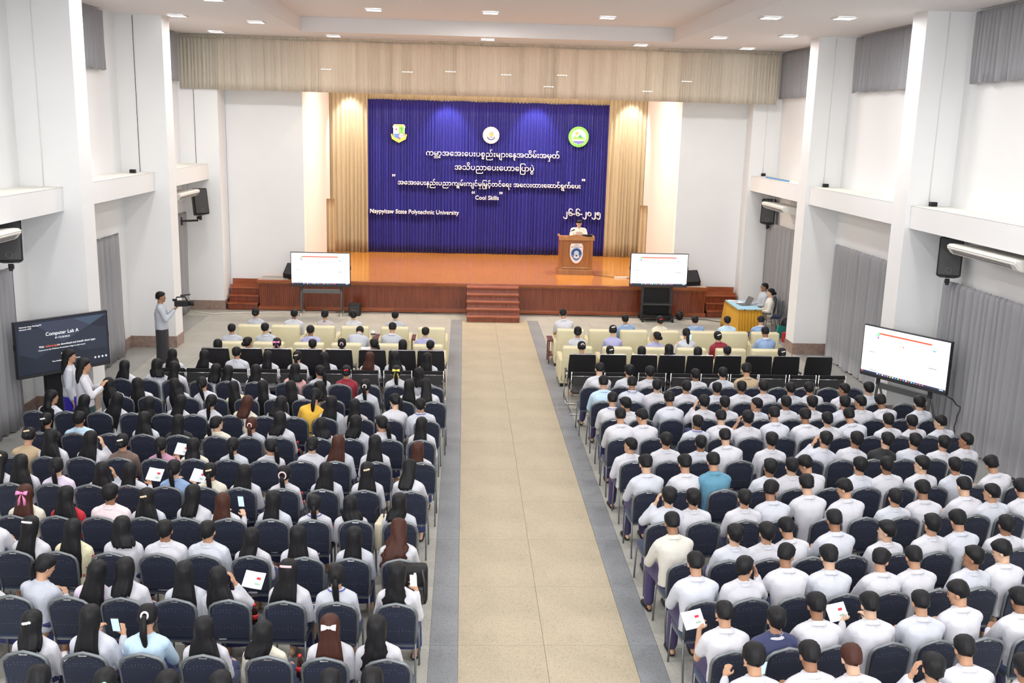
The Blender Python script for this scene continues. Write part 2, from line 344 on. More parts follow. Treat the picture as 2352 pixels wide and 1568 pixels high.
# ---- lamps flush in the ceiling
lampme = bmesh.new(); box(lampme, (0, 0, -.012), (.34, .34, .012)); lampme = fin(lampme, 'light_panel', False); lampme.materials.append(M['led'])
ringme = bmesh.new()
for dx, dy, sx, sy in ((0, .185, .40, .03), (0, -.185, .40, .03), (.185, 0, .03, .34), (-.185, 0, .03, .34)): box(ringme, (dx, dy, -.01), (sx, sy, .022))
ringme = fin(ringme, 'light_frame', False); ringme.materials.append(M['ring'])
LIGHTS = [(-7.43, 23.75, 7.695, 'square ceiling light beside the top of the left column'),
 (-5.88, 24.75, 7.695, 'square ceiling light between the left column top and the valance'),
 (-7.54, 27.83, 7.695, 'square ceiling light nearest the left end of the valance'),
 (-3.12, 24.72, 8.05, 'square ceiling light in the raised tray, leftmost of its three'),
 (-4.49, 28.09, 7.695, 'square ceiling light over the left half of the valance'),
 (-0.37, 24.57, 8.05, 'square ceiling light in the raised tray, middle of its three'),
 (-0.36, 27.7, 7.695, 'square ceiling light over the middle of the valance'),
 (2.43, 24.81, 8.05, 'square ceiling light in the raised tray, rightmost of its three'),
 (3.81, 28.03, 7.695, 'square ceiling light over the right half of the valance'),
 (5.09, 20.4, 7.695, 'big square ceiling light next to the tray edge, right side'),
 (6.45, 20.07, 7.695, 'square ceiling light nearest the grey upper curtain of the middle bay'),
 (5.23, 25.1, 7.695, 'square ceiling light between tray edge and right end of the valance'),
 (6.64, 24.09, 7.695, 'square ceiling light before the right column top'),
 (6.77, 28.11, 7.695, 'square ceiling light nearest the right end of the valance'),
 (-5.81, 20.33, 7.695, 'square ceiling light cut by the top of the photo, left')]
for x, y, z, lab in LIGHTS:
    e = empty('ceiling_light', (x, y, z)); tag(e, lab, 'ceiling light', 'recessed square ceiling lights')
    obj('light_panel', lampme, None, e); obj('light_frame', ringme, None, e)

# ================================================================= curtains
def pleats(name, x0, x1, z0, z1, y, fold, amp, m, seed=0, axis='x', gather=0, parent=None, rows=9, flare=.0, sub=6, thick=.006, sway=1):
    rnd = random.Random(seed); n = max(2, int(abs(x1 - x0) / fold)); ph = []; x = 0
    w = [rnd.uniform(.6, 1.4) for _ in range(n)]; t = sum(w); w = [a / t for a in w]
    am = [rnd.uniform(.6, 1.25) for _ in range(n)]
    us = []; acc = 0
    for i in range(n):
        for k in range(sub): us.append((acc + w[i] * k / sub, i, k / sub))
        acc += w[i]
    us.append((1, n - 1, 1.0))
    bm = bmesh.new(); grid = []
    for r in range(rows + 1):
        v = r / rows; row = []
        for u, i, f in us:
            a = amp * am[i] * (.55 + .45 * v if not gather else (1.0 if r else .6))
            d = math.sin(2 * math.pi * f) * a + math.sin(u * 23 + seed) * amp * .4 * v * sway + sway * .35 * amp * v * math.sin(u * 61 + v * 3)
            xx = x0 + (x1 - x0) * (u + flare * v * math.sin(u * 9 + seed) * .01)
            z = z1 + (z0 - z1) * v
            if r == rows: z += .012 * math.sin(u * 40 + seed) * sway
            if gather and r == 1: z = z1 - gather
            row.append(bm.verts.new((xx, y + d, z) if axis == 'x' else (y + d, xx, z)))
        grid.append(row)
    for r in range(rows):
        for k in range(len(us) - 1):
            bm.faces.new((grid[r][k], grid[r][k + 1], grid[r + 1][k + 1], grid[r + 1][k]))
    bmesh.ops.solidify(bm, geom=bm.faces[:], thickness=thick)
    return obj(name, fin(bm, name), m, parent)
blue = tag(pleats('stage_curtain', -4.36, 4.17, .90, 6.24, 35.80, .105, .07, M['blue'], 3, rows=14), 'royal blue pleated satin backdrop curtain hung behind the podium', 'curtain')
pleats('heading_strip', -4.4, 4.2, 6.22, 6.75, 35.80, .075, .02, M['gold'], 5, parent=blue, rows=3)
tag(pleats('side_curtain', -5.6, -4.3, .90, 6.75, 35.62, .13, .06, M['gold'], 11, rows=12), 'floor length gold curtain beside the shield emblem', 'curtain', 'gold side curtains')
tag(pleats('side_curtain', 4.12, 5.46, .90, 6.75, 35.62, .13, .06, M['gold'], 12, rows=12), 'floor length gold curtain beside the green ring emblem and podium', 'curtain', 'gold side curtains')
tag(pleats('low_curtain', -5.62, -5.35, .90, 2.85, 34.6, .1, .05, M['gold'], 13, rows=6), 'short gold curtain strip hanging low by the left stage jamb', 'curtain', 'short gold curtain strips')
tag(pleats('low_curtain', 5.2, 5.46, .90, 2.85, 34.6, .1, .05, M['gold'], 14, rows=6), 'short gold curtain strip hanging low by the right stage jamb', 'curtain', 'short gold curtain strips')
val = tag(pleats('stage_valance', -8.82, 7.92, 6.23, 7.64, 28.84, .095, .042, M['cream'], 21, rows=6, sway=0), 'long cream pleated valance hung across the top of the stage', 'valance')
pleats('heading_tape', -8.82, 7.92, 7.60, 7.69, 28.82, .06, .02, M['cream'], 22, parent=val, rows=2)
for i, (y0, y1, side) in enumerate(((19.5, 23.02, -1), (12.9, 17.6, -1), (25.1, 28.6, -1), (19.6, 23.7, 1), (14.0, 18.15, 1), (25.3, 29.35, 1))):
    W_ = WL if side < 0 else WR
    where = ['behind the dark meeting screen, full length', 'nearest the camera on left wall, full length', 'full length, by the left stage steps', 'full length, in the middle bay of the right wall', 'full length, nearest the camera on right wall', 'full length, behind the laptop table'][i]
    wu = ['above the dark meeting screen', 'nearest the camera on left wall', 'by the left end of the valance', 'in the middle bay of the right wall', 'nearest the camera on right wall', 'by the right end of the valance'][i]
    tag(pleats('window_curtain', y0, y1, .03, 2.86, W_ - side * .14, .2, .055, M['grey'], 30 + i, 'y', gather=.09, rows=7), 'grey pleated window curtain ' + where, 'curtain', 'grey window curtains')
    if i == 0: y0, y1 = 19.9, 22.92
    if i == 5: y0, y1 = 26.0, 29.4
    tag(pleats('clerestory_curtain', y0, y1, 6.42, 7.66, W_ - side * .12, .14, .04, M['grey'], 50 + i, 'y', gather=.09, rows=5), 'short grey pleated curtain under the ceiling ' + wu, 'curtain', 'short grey upper curtains')

# ================================================================= stage
SX0, SX1, SY, DZ = -6.88, 6.34, 29.03, .89
struct(bx('floor_stage', ((SX0 + SX1) / 2, 32.6, DZ - .05), (SX1 - SX0, 7.15, .10), M['deck']))
st = struct(bx('wall_stage_front', ((SX0 + SX1) / 2, 32.6, (DZ - .1) / 2), (SX1 - SX0 - .04, 7.05, DZ - .1), M['front']))
bm = bmesh.new(); x = SX0 + .03
while x < SX1 - .05:
    box(bm, (x + .028, SY + .035, .44), (.052, .018, .66)); x += .0575
o = obj('batten', fin(bm, 'batten', False), M['front'], st); o['kind'] = 'stuff'
bx('nosing', ((SX0 + SX1) / 2, SY + .0, DZ - .035), (SX1 - SX0 + .06, .09, .075), M['step'], st, .012)
bx('cornice', ((SX0 + SX1) / 2, SY + .02, DZ - .11), (SX1 - SX0 + .02, .05, .07), M['front'], st)
bx('plinth', ((SX0 + SX1) / 2, SY + .015, .06), (SX1 - SX0 + .02, .05, .11), M['step'], st)
for sx in (SX0 + .45, SX1 - .45):
    bx('deck_panel', (sx, 29.4, DZ + .002), (.78, .58, .008), M['floor'], st)
# deck boards: real seams in one piece
bm = bmesh.new(); rnd = random.Random(4)
for j in range(60):
    y = 29.06 + j * .118; box(bm, (-.3, y + .058, DZ + .003), (11.1, .1155, .008))
o = obj('deck_boards', fin(bm, 'deck_boards', False), M['deck'], st); o['kind'] = 'stuff'
def steps(name, x0, x1, ys, dirn, n, depth, h, label, side=None):
    e = empty(name, ((x0 + x1) / 2, ys, 0)); tag(e, label, 'steps')
    for k in range(n):
        hh = h * (k + 1)
        y0 = k * depth; yend = n * depth
        bx('riser', (0, (y0 + yend) / 2 + .01, hh / 2 - .02), (x1 - x0 - .03, yend - y0 - .02, hh - .04), M['front'], e)
        bx('tread', (0, y0 + depth / 2, hh - .02), (x1 - x0, depth + .02, .04), M['step'], e, .008)
    return e
steps('stage_steps', -.81, .71, 27.66, 1, 5, .26, .168, 'five wooden steps leading up to the centre of the stage')
for x0, x1, w_ in ((-7.78, -6.9, 'at the left end of the stage'), (6.37, 7.36, 'at the right end of the stage beside the table')):
    e = steps('side_steps', x0, x1, 28.98, 1, 3, .2, .2, 'short flight of wooden side steps ' + w_)
    bx('landing', (0, .68, .33), (x1 - x0, .24, .66), M['step'], e)
    bx('wall_panel', (0, .805, .4), (x1 - x0, .02, .8), M['step'], e)

# ---- podium
pe = empty('podium', (2.63, 31.12, DZ)); tag(pe, 'large brown wooden podium with curved top and blue shield crest', 'podium')
bx('base', (0, .28, .07), (1.16, .66, .14), M['podium'], pe, .01)
bx('body', (0, .28, .66), (1.04, .56, 1.06), M['podium'], pe)
bm = bmesh.new()
def arch(x): return 1.22 + .075 * math.cos(min(1, abs(x) / .42) * math.pi) * .5 + .02
pts = [(-.56 + 1.12 * i / 28) for i in range(29)]
top = []
for yy in (-.06, -.01):
    top.append([bm.verts.new((x, yy, arch(x) if abs(x) < .52 else arch(.52) + .015)) for x in pts]); top.append([bm.verts.new((x, yy, 1.10)) for x in pts])
for i in range(28):
    a, b, c, d = top
    bm.faces.new((a[i], a[i + 1], b[i + 1], b[i])); bm.faces.new((c[i + 1], c[i], d[i], d[i + 1])); bm.faces.new((a[i], c[i], c[i + 1], a[i + 1])); bm.faces.new((b[i], b[i + 1], d[i + 1], d[i]))
for i in (0, 28): bm.faces.new([t[i] for t in (top[0], top[1], top[3], top[2])])
obj('top_rail', fin(bm, 'top_rail', False), M['podium2'], pe)
bx('side_rail', (-.53, .28, 1.20), (.05, .62, .07), M['podium2'], pe, .01); bx('side_rail', (.53, .28, 1.20), (.05, .62, .07), M['podium2'], pe, .01)
bx('desk_board', (0, .25, 1.12), (1.0, .5, .03), M['podium2'], pe)
for s_ in (-1, 1): bx('stile', (s_ * .475, -.015, .66), (.09, .035, 1.02), M['podium'], pe, .005)
bx('bottom_rail', (0, -.015, .23), (.9, .03, .05), M['podium2'], pe, .008); bx('bottom_moulding', (0, -.025, .155), (1.1, .05, .03), M['podium2'], pe, .008)
def shield(w_, h_, top=.0, notch=True):
    p = []
    for i in range(13):
        t = i / 12; x = -math.cos(t * math.pi); z = -math.sin(t * math.pi) ** 1.0
        p.append((x * w_ * (1 - .12 * math.sin(t * math.pi)), -h_ * .12 + z * h_ * .5))
    return p + [(w_, h_ * .36), (w_ * .8, h_ * .5), (-w_ * .8, h_ * .5), (-w_, h_ * .36)]
def plate(name, pts, y, th, m, parent, loc=(0, 0, 0)):
    bm = bmesh.new(); A = [bm.verts.new((x, y, z)) for x, z in pts]; B = [bm.verts.new((x, y + th, z)) for x, z in pts]
    bm.faces.new(A); bm.faces.new(B[::-1]); n = len(pts)
    for i in range(n): bm.faces.new((A[i], B[i], B[(i + 1) % n], A[(i + 1) % n]))
    return obj(name, fin(bm, name, False), m, parent, loc)
def disc(r, n=28, cx=0, cz=0, a0=0, a1=2 * math.pi, sz=1): return [(cx + r * math.cos(a0 + (a1 - a0) * i / n), cz + r * sz * math.sin(a0 + (a1 - a0) * i / n)) for i in range(n)]
def ringp(name, r0, r1, y, m, parent, loc=(0, 0, 0), a0=0, a1=2 * math.pi, n=32, teeth=0, cx=0, cz=0):
    bm = bmesh.new(); V = []
    full = abs(a1 - a0 - 2 * math.pi) < .01
    for i in range(n + 1):
        a = a0 + (a1 - a0) * i / n; rr = r1 + (teeth if (i // 2) % 2 else 0) if teeth else r1
        V.append([bm.verts.new((cx + r * math.cos(a), yy, cz + r * math.sin(a))) for r, yy in ((r0, y), (rr, y), (rr, y + .01), (r0, y + .01))])
    for i in range(n):
        for k in range(4): bm.faces.new((V[i][k], V[i][(k + 1) % 4], V[i + 1][(k + 1) % 4], V[i + 1][k]))
    return obj(name, fin(bm, name, False), m, parent, loc)
def pm(name, c): return mat(name, c, .6)
E_ = dict(white=pm('emblem_white', (.86, .84, .84)), blue=pm('emblem_blue', (.10, .26, .66)), navy=pm('emblem_navy', (.02, .05, .16)), green=pm('emblem_green', (.24, .62, .12)), yel=pm('emblem_yellow', (.80, .70, .12)), red=pm('emblem_red', (.72, .08, .12)), lb=pm('emblem_sky', (.55, .74, .86)), dg=pm('emblem_dark_green', (.08, .36, .16)), org=pm('emblem_orange', (.9, .45, .12)), pur=pm('emblem_violet_blue', (.18, .2, .6)), pale=pm('emblem_pale', (.82, .76, .74)), lem=pm('emblem_lemon', (.8, .84, .6)), gr=pm('emblem_grey', (.35, .35, .4)))
cz = .72; cr = plate('crest', shield(.205, .56), -.055, .02, E_['white'], pe, (0, 0, cz))
plate('crest_field', [(x * .86, z * .86 - .03) for x, z in disc(.2, 24)], -.068, .012, E_['blue'], cr)
plate('crest_point', [(-.15, -.12), (.15, -.12), (.06, -.24), (0, -.262), (-.06, -.24)], -.067, .012, E_['blue'], cr)
ringp('crest_gear', .10, .125, -.085, E_['navy'], cr, a0=R(-20), a1=R(200), n=36, teeth=.02, cz=-.02)
plate('crest_star', disc(.075, 12, 0, -.02), -.082, .012, E_['lb'], cr); plate('crest_book', [(-.09, -.15), (-.07, -.07), (0, -.1), (.07, -.07), (.09, -.15), (0, -.19)], -.088, .01, E_['white'], cr)
plate('crest_lamp', disc(.035, 12, 0, -.1, sz=.7), -.094, .008, E_['navy'], cr); plate('crest_bar', [(-.18, .165), (.18, .165), (.18, .18), (-.18, .18)], -.07, .012, E_['gr'], cr)
text('crest_lettering', 'NSPU', .13, (0, -.072, .215), E_['gr'], parent=cr, ext=.002)
mi = empty('microphone', (2.43, 31.2, DZ + 1.16)); tag(mi, 'thin black gooseneck microphone on the podium top', 'microphone')
part('neck', lambda b: tube(b, [(0, 0, -.02), (-.06, .02, .10), (-.05, .04, .17), (.05, .06, .22)], .008, 6), M['black'], mi, True)
part('head', lambda b: capsule(b, (.05, .06, .22), (.13, .08, .25), .018, .022), M['black'], mi, True)
tag(bx('laptop', (2.98, 31.3, DZ + 1.20), (.34, .03, .13), M['black'], bev=.004), 'black laptop lid standing on the podium top', 'laptop')
ex = empty('power_strip', (4.0, 30.55, DZ + .03)); tag(ex, 'white power strip lying on the stage beside the podium', 'power strip')
bx('strip_body', (0, 0, 0), (.42, .07, .05), M['wht'], ex, .008); bx('switch', (-.15, 0, .028), (.03, .03, .01), M['redp'], ex)
def cable(pts, m, label, r=.008, seed=0):
    rnd = random.Random(seed); P = []
    for i in range(len(pts) - 1):
        a, b = Vector(pts[i]), Vector(pts[i + 1])
        for k in range(6): P.append(a.lerp(b, k / 6) + Vector((rnd.uniform(-.02, .02), rnd.uniform(-.02, .02), 0)))
    P.append(Vector(pts[-1])); bm = bmesh.new(); tube(bm, P, r, 5); o = obj('cable', fin(bm, 'cable'), m); tag(o, label, 'cable'); return o
cable([(3.2, 31.0, DZ + .02), (3.7, 30.7, DZ + .02), (4.2, 30.5, DZ + .02), (4.9, 30.0, DZ + .02), (5.3, 29.2, DZ + .02)], M['cable'], 'black cable trailing over the stage from podium to screen')
cable([(-8.6, 28.4, .03), (-8.0, 28.2, .02), (-7.2, 28.45, .02), (-6.2, 28.6, .02), (-5.0, 28.7, .02)], M['cablew'], 'white cable on the floor along the left side steps', .012, 2)
cable([(-4.6, 28.75, .02), (-3.5, 28.9, .02), (-2.2, 28.8, .02), (-.9, 28.92, .02)], M['cable'], 'black cable on the floor along the stage front, left part', .01, 3)
cable([(.8, 28.9, .02), (2.4, 28.85, .02), (4.2, 28.7, .02), (6.2, 28.5, .02), (6.9, 28.0, .02)], M['cable'], 'black cable on the floor along the stage front, right part', .01, 4)
cable([(7.35, 24.0, .02), (6.9, 22.6, .02), (6.6, 21.0, .02), (6.5, 19.8, .02)], M['cable'], 'black cables on the floor beside the end black chair', .012, 5)

# ---- emblems and lettering on the blue curtain
YT = 35.615
e1 = plate('shield_emblem', [(-.22, .22), (-.17, .30), (.17, .30), (.22, .22), (.195, .16), (.195, -.16), (0, -.25), (-.195, -.16), (-.195, .16)], 0, .13, E_['pale'], None, (-3.22, YT - .04, 5.09)); tag(e1, 'shield shaped emblem with yellow ribbon on the blue curtain', 'emblem')
plate('quarter', [(-.17, -.02), (0, -.02), (0, .24), (-.17, .24)], -.01, .012, E_['lb'], e1); plate('quarter', [(0, -.02), (.17, -.02), (.17, .24), (0, .24)], -.01, .012, E_['green'], e1)
plate('quarter', [(-.17, -.02), (-.17, -.15), (0, -.225), (0, -.02)], -.01, .012, E_['blue'], e1); plate('quarter', [(0, -.02), (0, -.225), (.17, -.15), (.17, -.02)], -.01, .012, E_['red'], e1)
plate('sun', disc(.03, 12, -.09, .13), -.018, .01, E_['red'], e1); plate('gear', disc(.075, 16, .085, -.09), -.018, .01, E_['white'], e1); plate('gear_centre', disc(.035, 12, .085, -.085), -.026, .01, E_['gr'], e1)
plate('palm', [(.03, .16), (.09, .20), (.15, .15), (.11, .14), (.10, .0), (.08, .0), (.085, .14)], -.018, .01, E_['dg'], e1)
plate('ribbon', [(-.28, -.04), (-.23, -.02), (-.20, -.12), (0, -.215), (.20, -.12), (.23, -.02), (.28, -.04), (.24, -.20), (0, -.33), (-.24, -.20)], -.02, .014, E_['yel'], e1)
plate('top_band', [(-.16, .24), (.16, .24), (.16, .285), (-.16, .285)], -.015, .012, E_['yel'], e1)
e2 = plate('round_emblem', disc(.29, 36), 0, .13, E_['white'], None, (-.01, YT - .04, 5.10)); tag(e2, 'round white emblem with a dark half gear on blue curtain', 'emblem')
ringp('rim_ring', .262, .272, -.01, E_['red'], e2); ringp('half_gear', .115, .14, -.012, E_['navy'], e2, a0=R(195), a1=R(345), n=26, teeth=.02, cz=-.02)
plate('head_figure', disc(.085, 16, .01, .03, sz=1.1), -.012, .01, E_['org'], e2); plate('head_shade', disc(.05, 12, .04, .07), -.018, .01, E_['gr'], e2); plate('base_figure', disc(.07, 12, 0, -.06, sz=.6), -.016, .01, E_['gr'], e2)
e3 = plate('round_emblem', disc(.355, 40), 0, .13, E_['green'], None, (3.07, YT - .04, 5.12)); tag(e3, 'round green ringed emblem lettered ECO on the blue curtain', 'emblem')
plate('inner_disc', disc(.26, 32), -.012, .012, E_['lb'], e3); plate('sun', disc(.06, 14, -.07, .12), -.02, .01, E_['org'], e3)
plate('hills', [(-.22, -.08), (-.15, .03), (-.05, -.02), (.05, .09), (.12, .0), (.22, -.05), (.22, -.1)], -.02, .01, E_['green'], e3); plate('hill', [(-.02, -.03), (.05, .08), (.12, -.02)], -.026, .01, E_['dg'], e3)
plate('shore', [(-.24, -.08), (.24, -.08), (.22, -.14), (-.22, -.14)], -.024, .01, E_['lem'], e3); plate('sea', [(-.215, -.135), (.215, -.135), (.14, -.21), (0, -.25), (-.14, -.21)], -.022, .01, E_['pur'], e3)
text('ring_lettering', 'E C O', .22, (0, -.016, -.335), E_['dg'], parent=e3, ext=.002)
T_ = [
 ('ကမ္ဘာ့အအေးပေးပစ္စည်းများနေ့အထိမ်းအမှတ်', 4.68, (.07, 4.36), 'top line of large Burmese lettering on blue curtain'),
 ('အသိပညာပေးဟောပြောပွဲ', 2.79, (.13, 3.89), 'second line of large Burmese lettering on blue curtain'),
 ('အအေးပေးနည်းပညာကျွမ်းကျင်မှုမြှင့်တင်ရေး အလေးထားဆောင်ရွက်ပေး', 6.45, (-.03, 3.33), 'third, quoted line of Burmese lettering on blue curtain'),
]
import re
def visual(s):
    """put the signs that stand before their consonant in writing order; returns the line and the stacked letters (prefix, letter)"""
    out = ''; subs = []
    for m_ in re.finditer('([\u1000-\u1021\u103f])(\u1039[\u1000-\u1021])?([\u103b-\u103e]*)(\u1031?)|(.)', s):
        c, st_, med, e_, other = m_.groups()
        if other is not None: out += other; continue
        pre = out + (e_ or '') + ('\u103c' if '\u103c' in med else '')
        if st_: subs.append((pre, c, st_[1]))
        out = pre + c + med.replace('\u103c', '')
    return out, subs
def width(s):
    cu = bpy.data.curves.new('w', 'FONT'); cu.body = s; o = bpy.data.objects.new('w', cu); C.objects.link(o); bpy.context.view_layer.update()
    v = o.dimensions.x; bpy.data.objects.remove(o); return v
def text_(s, w_, xz, lab, small=False):
    v, subs = visual(s)
    o = text('lettering', v, w_, (xz[0], YT - .02, xz[1]), M['lett'], ext=.092, off=0); tag(o, lab, 'lettering')
    full = width(v); k = o.scale[0]
    for pre, c, sb in subs:
        a = width(pre + c) - full / 2
        t = text('stacked_letter', sb, 1, (0, 0, 0), M['lett'], rot=(0, 0, 0), ext=.092, off=.0)
        t.scale = (.62, .5, 1); t.parent = o; t.location = (a - (width(c)) * .5, -.36, 0); t.data.extrude = .092 / k; t.data.offset = .012
    return o

for s_, w_, xz, lab in T_: text_(s_, w_, xz, lab)
for (x, z, ch, of) in ((-3.40, 3.47, '\u201d', 'third'), (3.30, 3.46, '\u201d', 'third'), (-.60, 2.94, '\u201c', 'Cool Skills'), (.38, 2.94, '\u201d', 'Cool Skills')):
    o = text('quote_mark', ch, .1, (x, YT - .02, z), M['lett'], ext=.092, off=.004)
    tag(o, 'white quote mark ' + ('before' if x < 0 else 'after') + (' the third Burmese line' if of == 'third' else ' the words Cool Skills'), 'lettering')

text_('Cool Skills', .83, (-.11, 2.86), 'small English words Cool Skills under the Burmese lines')
text_('Naypyitaw State Polytechnic University', 3.13, (-2.67, 2.31), 'English lettering naming the polytechnic university, low on blue curtain')
text_('၂၆-၆-၂၀၂၅', 1.32, (3.30, 2.36), 'Burmese date numerals on blue curtain above the podium')
# ================================================================= screens
def emitm(name, c, e=1.0):
    m = mat(name, (.02, .02, .02), .3, emit=c, estr=e); return m
W1 = emitm('screen_white', (.98, .98, 1), 1.5); SC = {k: emitm('screen_' + k, c, 1.3) for k, c in dict(red=(.9, .13, .06), green=(.3, .8, .4), blue=(.2, .4, .95), dark=(.03, .04, .09), grey=(.3, .3, .35), cyan=(.3, .8, .9), yellow=(.9, .7, .1), pink=(.9, .15, .35), navy=(.010, .015, .028), tri=(.035, .043, .075), tri2=(.05, .075, .12), tri3=(.018, .026, .045), lemon=(.8, .95, .75), sky=(.6, .8, .95)).items()}
SC['orange'] = emitm('screen_orange', (1, .16, .05), 1.3)
def quad(name, pts, y, m, parent):
    bm = bmesh.new(); bm.faces.new([bm.verts.new((x, y, z)) for x, z in pts]); return obj(name, fin(bm, name, False, False), m, parent)
def rect(x0, z0, x1, z1): return [(x0, z0), (x1, z0), (x1, z1), (x0, z1)]
def tv(loc, rz, label, w=1.68, h=.97, kind='white', stand='frame', ztop=1.9, sm=None, standm=None):
    """origin on the floor under the screen's middle; front faces -Y"""
    sm = sm or M['tvm']
    s = empty('display_screen', (loc[0], loc[1], ztop - h), rz); tag(s, label, 'screen', 'large screens on wheeled stands')
    bx('housing', (0, .02, h / 2), (w, .07, h), M['tv'], s, .008)
    bx('bottom_bar', (0, -.012, .02), (w * .98, .03, .05), M['dark'], s, .004)
    for q in (-1, 1): bx('side_button', (q * (w / 2 + .006), .02, h * .55), (.012, .03, .1), M['tv'], s)
    a, b, c, d = -w / 2 + .02, .055, w / 2 - .02, h - .02; W_ = c - a; H_ = d - b
    P = lambda u, v: (a + u * W_, b + v * H_)
    def rr(u0, v0, u1, v1): return [P(u0, v0), P(u1, v0), P(u1, v1), P(u0, v1)]
    if kind == 'white':
        pic = quad('picture', rr(0, 0, 1, 1), -.017, W1, s)
        quad('task_bar', rr(0, 0, 1, .045), -.0185, SC['dark'], pic)
        quad('title_bar', rr(.19, .865, .80, .898), -.0185, SC['red'], pic)
        quad('shield_logo', [P(.135, .86), P(.19, .88), P(.19, .78), P(.165, .75), P(.135, .78)], -.0185, SC['sky'], pic)
        quad('shield_logo_green', [P(.165, .90), P(.19, .90), P(.19, .83), P(.165, .83)], -.019, SC['green'], pic)
        quad('shield_logo_red', rr(.168, .77, .186, .81), -.0195, SC['pink'], pic)
        ringp('ring_logo', .035, .042, -.020, SC['green'], pic, cx=P(.835, .79)[0], cz=P(.835, .79)[1], n=20); quad('ring_sea', rr(.815, .755, .855, .775), -.0187, SC['blue'], pic)
        for i, k in enumerate(('yellow', 'pink', 'sky')): quad('picture_dot', rr(.44 + i * .035, .685, .454 + i * .035, .715), -.0185, SC[k], pic)
        quad('text_line', rr(.08, .46, .15, .472), -.0185, SC['grey'], pic); quad('text_line', rr(.79, .40, .88, .414), -.0185, SC['grey'], pic)
        quad('text_line', rr(.10, .075, .19, .088), -.0185, SC['grey'], pic); quad('text_line', rr(.79, .10, .88, .112), -.0185, SC['sky'], pic)
        quad('start_mark', rr(.01, .01, .03, .035), -.019, SC['red'], pic)
        cols = ['sky', 'grey', 'lemon', 'pink', 'blue', 'yellow', 'lemon', 'blue', 'green', 'red', 'blue', 'lemon', 'red', 'cyan', 'blue', 'red', 'grey', 'pink']
        for i, k in enumerate(cols): quad('app_icon', rr(.20 + i * .0315, .010, .218 + i * .0315, .036), -.019, SC[k], pic)
        quad('clock_text', rr(.93, .012, .975, .034), -.019, SC['sky'], pic)
    else:
        pic = quad('picture', rr(0, 0, 1, 1), -.017, SC['navy'], s)
        quad('pattern_facet', [P(.18, .96), P(1, .96), P(.5, .52)], -.0175, SC['tri'], pic)
        quad('pattern_facet', [P(.30, .86), P(.42, .96), P(.62, .96), P(.5, .53)], -.018, SC['tri'], pic)
        quad('pattern_facet', [P(.62, .96), P(.97, .96), P(.80, .79)], -.0185, SC['tri2'], pic)
        quad('pattern_facet', [P(.02, .86), P(.24, .86), P(.5, .52), P(.2, .28), P(.02, .4)], -.0176, SC['tri3'], pic)
        quad('pattern_facet', [P(.5, .52), P(.82, .78), P(.98, .7), P(.98, .3), P(.7, .3)], -.0176, SC['tri3'], pic)
        tx = lambda body, u, v, hh, m=W1, al='CENTER': text('screen_text', body, 1, (P(u, v)[0], -.0195, P(u, v)[1]), m, parent=pic, ext=.0005, h=hh, align=al)
        tx('Computer Lab A', .49, .69, .088); tx('IP: 172.20.20.23', .49, .615, .042)
        tx('Visit', .285, .475, .052, al='RIGHT'); tx('eshare.app', .30, .475, .052, SC['orange'], 'LEFT'); tx('to download and install client apps', .43, .475, .0505, al='LEFT')
        tx('If you are on the Windows Presentation Stage to share access', .48, .415, .034)
        tx('Network: Nspu Meeting FM', .04, .90, .034, al='LEFT'); tx('Network: WiFi', .04, .855, .034, al='LEFT'); tx('Your feedback is', .36, .17, .032, al='LEFT'); tx('welcome', .60, .17, .032, al='LEFT')
        for i in range(4): ringp('corner_icon', .010, .018, -.0195, W1, pic, cx=P(.84 + i * .042, .12)[0], cz=P(.84 + i * .042, .12)[1], n=12)
    e = empty('screen_stand', loc, rz); tag(e, label.replace('screen', 'screen stand', 1)[:200] if False else standm, 'stand')
    zb = ztop - h
    if stand == 'frame':
        for q in (-1, 1):
            part('leg', lambda b: tube(b, [(q * .56, .09, zb + .25), (q * .56, .09, zb - .05), (q * .58, .0, .12)], .028, 8, sc=(1, 1)), sm, e, True)
            part('rear_leg', lambda b: tube(b, [(q * .56, .10, zb - .10), (q * .54, .42, .12)], .02, 8), sm, e, True)
            bx('foot_bar', (q * .57, .2, .11), (.05, .62, .05), sm, e, .008)
            bx('bracket', (q * .56, .075, zb + .2), (.07, .04, .7), M['dark'], e)
            for yy in (-.09, .48):
                part('caster', lambda b: (box(b, (q * .57, yy, .045), (.03, .09, .09), None, .02)), M['wht'], e)
        bx('cross_bar', (0, .09, zb - .16), (1.12, .04, .12), sm, e, .01)
    elif stand == 'cart':
        for q in (-1, 1):
            bx('post', (q * .42, .12, zb * .5 + .1), (.07, .09, zb + .3), M['dark'], e, .008)
        bx('base_shelf', (0, .10, .16), (.95, .6, .06), M['black'], e, .01); bx('shelf', (0, .08, .50), (.85, .42, .03), M['dark'], e, .005)
        bx('back_panel', (0, .2, zb * .55), (.76, .02, zb * .8), M['black'], e)
        for q in (-1, 1):
            for yy in (-.2, .4): part('caster', lambda b: box(b, (q * .44, yy, .05), (.05, .1, .1), None, .02), M['black'], e)
    else:
        bx('column', (0, .14, zb * .5 + .1), (.62, .12, zb + .2), M['black'], e, .02)
        bx('base', (0, .14, .06), (.9, .62, .08), M['dark'], e, .02)
        for q in (-1, 1):
            for yy in (-.14, .42): part('caster', lambda b: box(b, (q * .4, yy, .03), (.05, .07, .06), None, .015), M['black'], e)
    return s
tv((-4.96, 28.28, 0), 0, 'white slide screen standing in front of the stage left of steps', ztop=1.82, standm='grey metal screen stand on white wheels before the stage')
tv((4.72, 28.28, 0), 0, 'white slide screen on black cart in front of the podium end', stand='cart', ztop=1.98, standm='black screen cart with shelf before the stage by the podium')
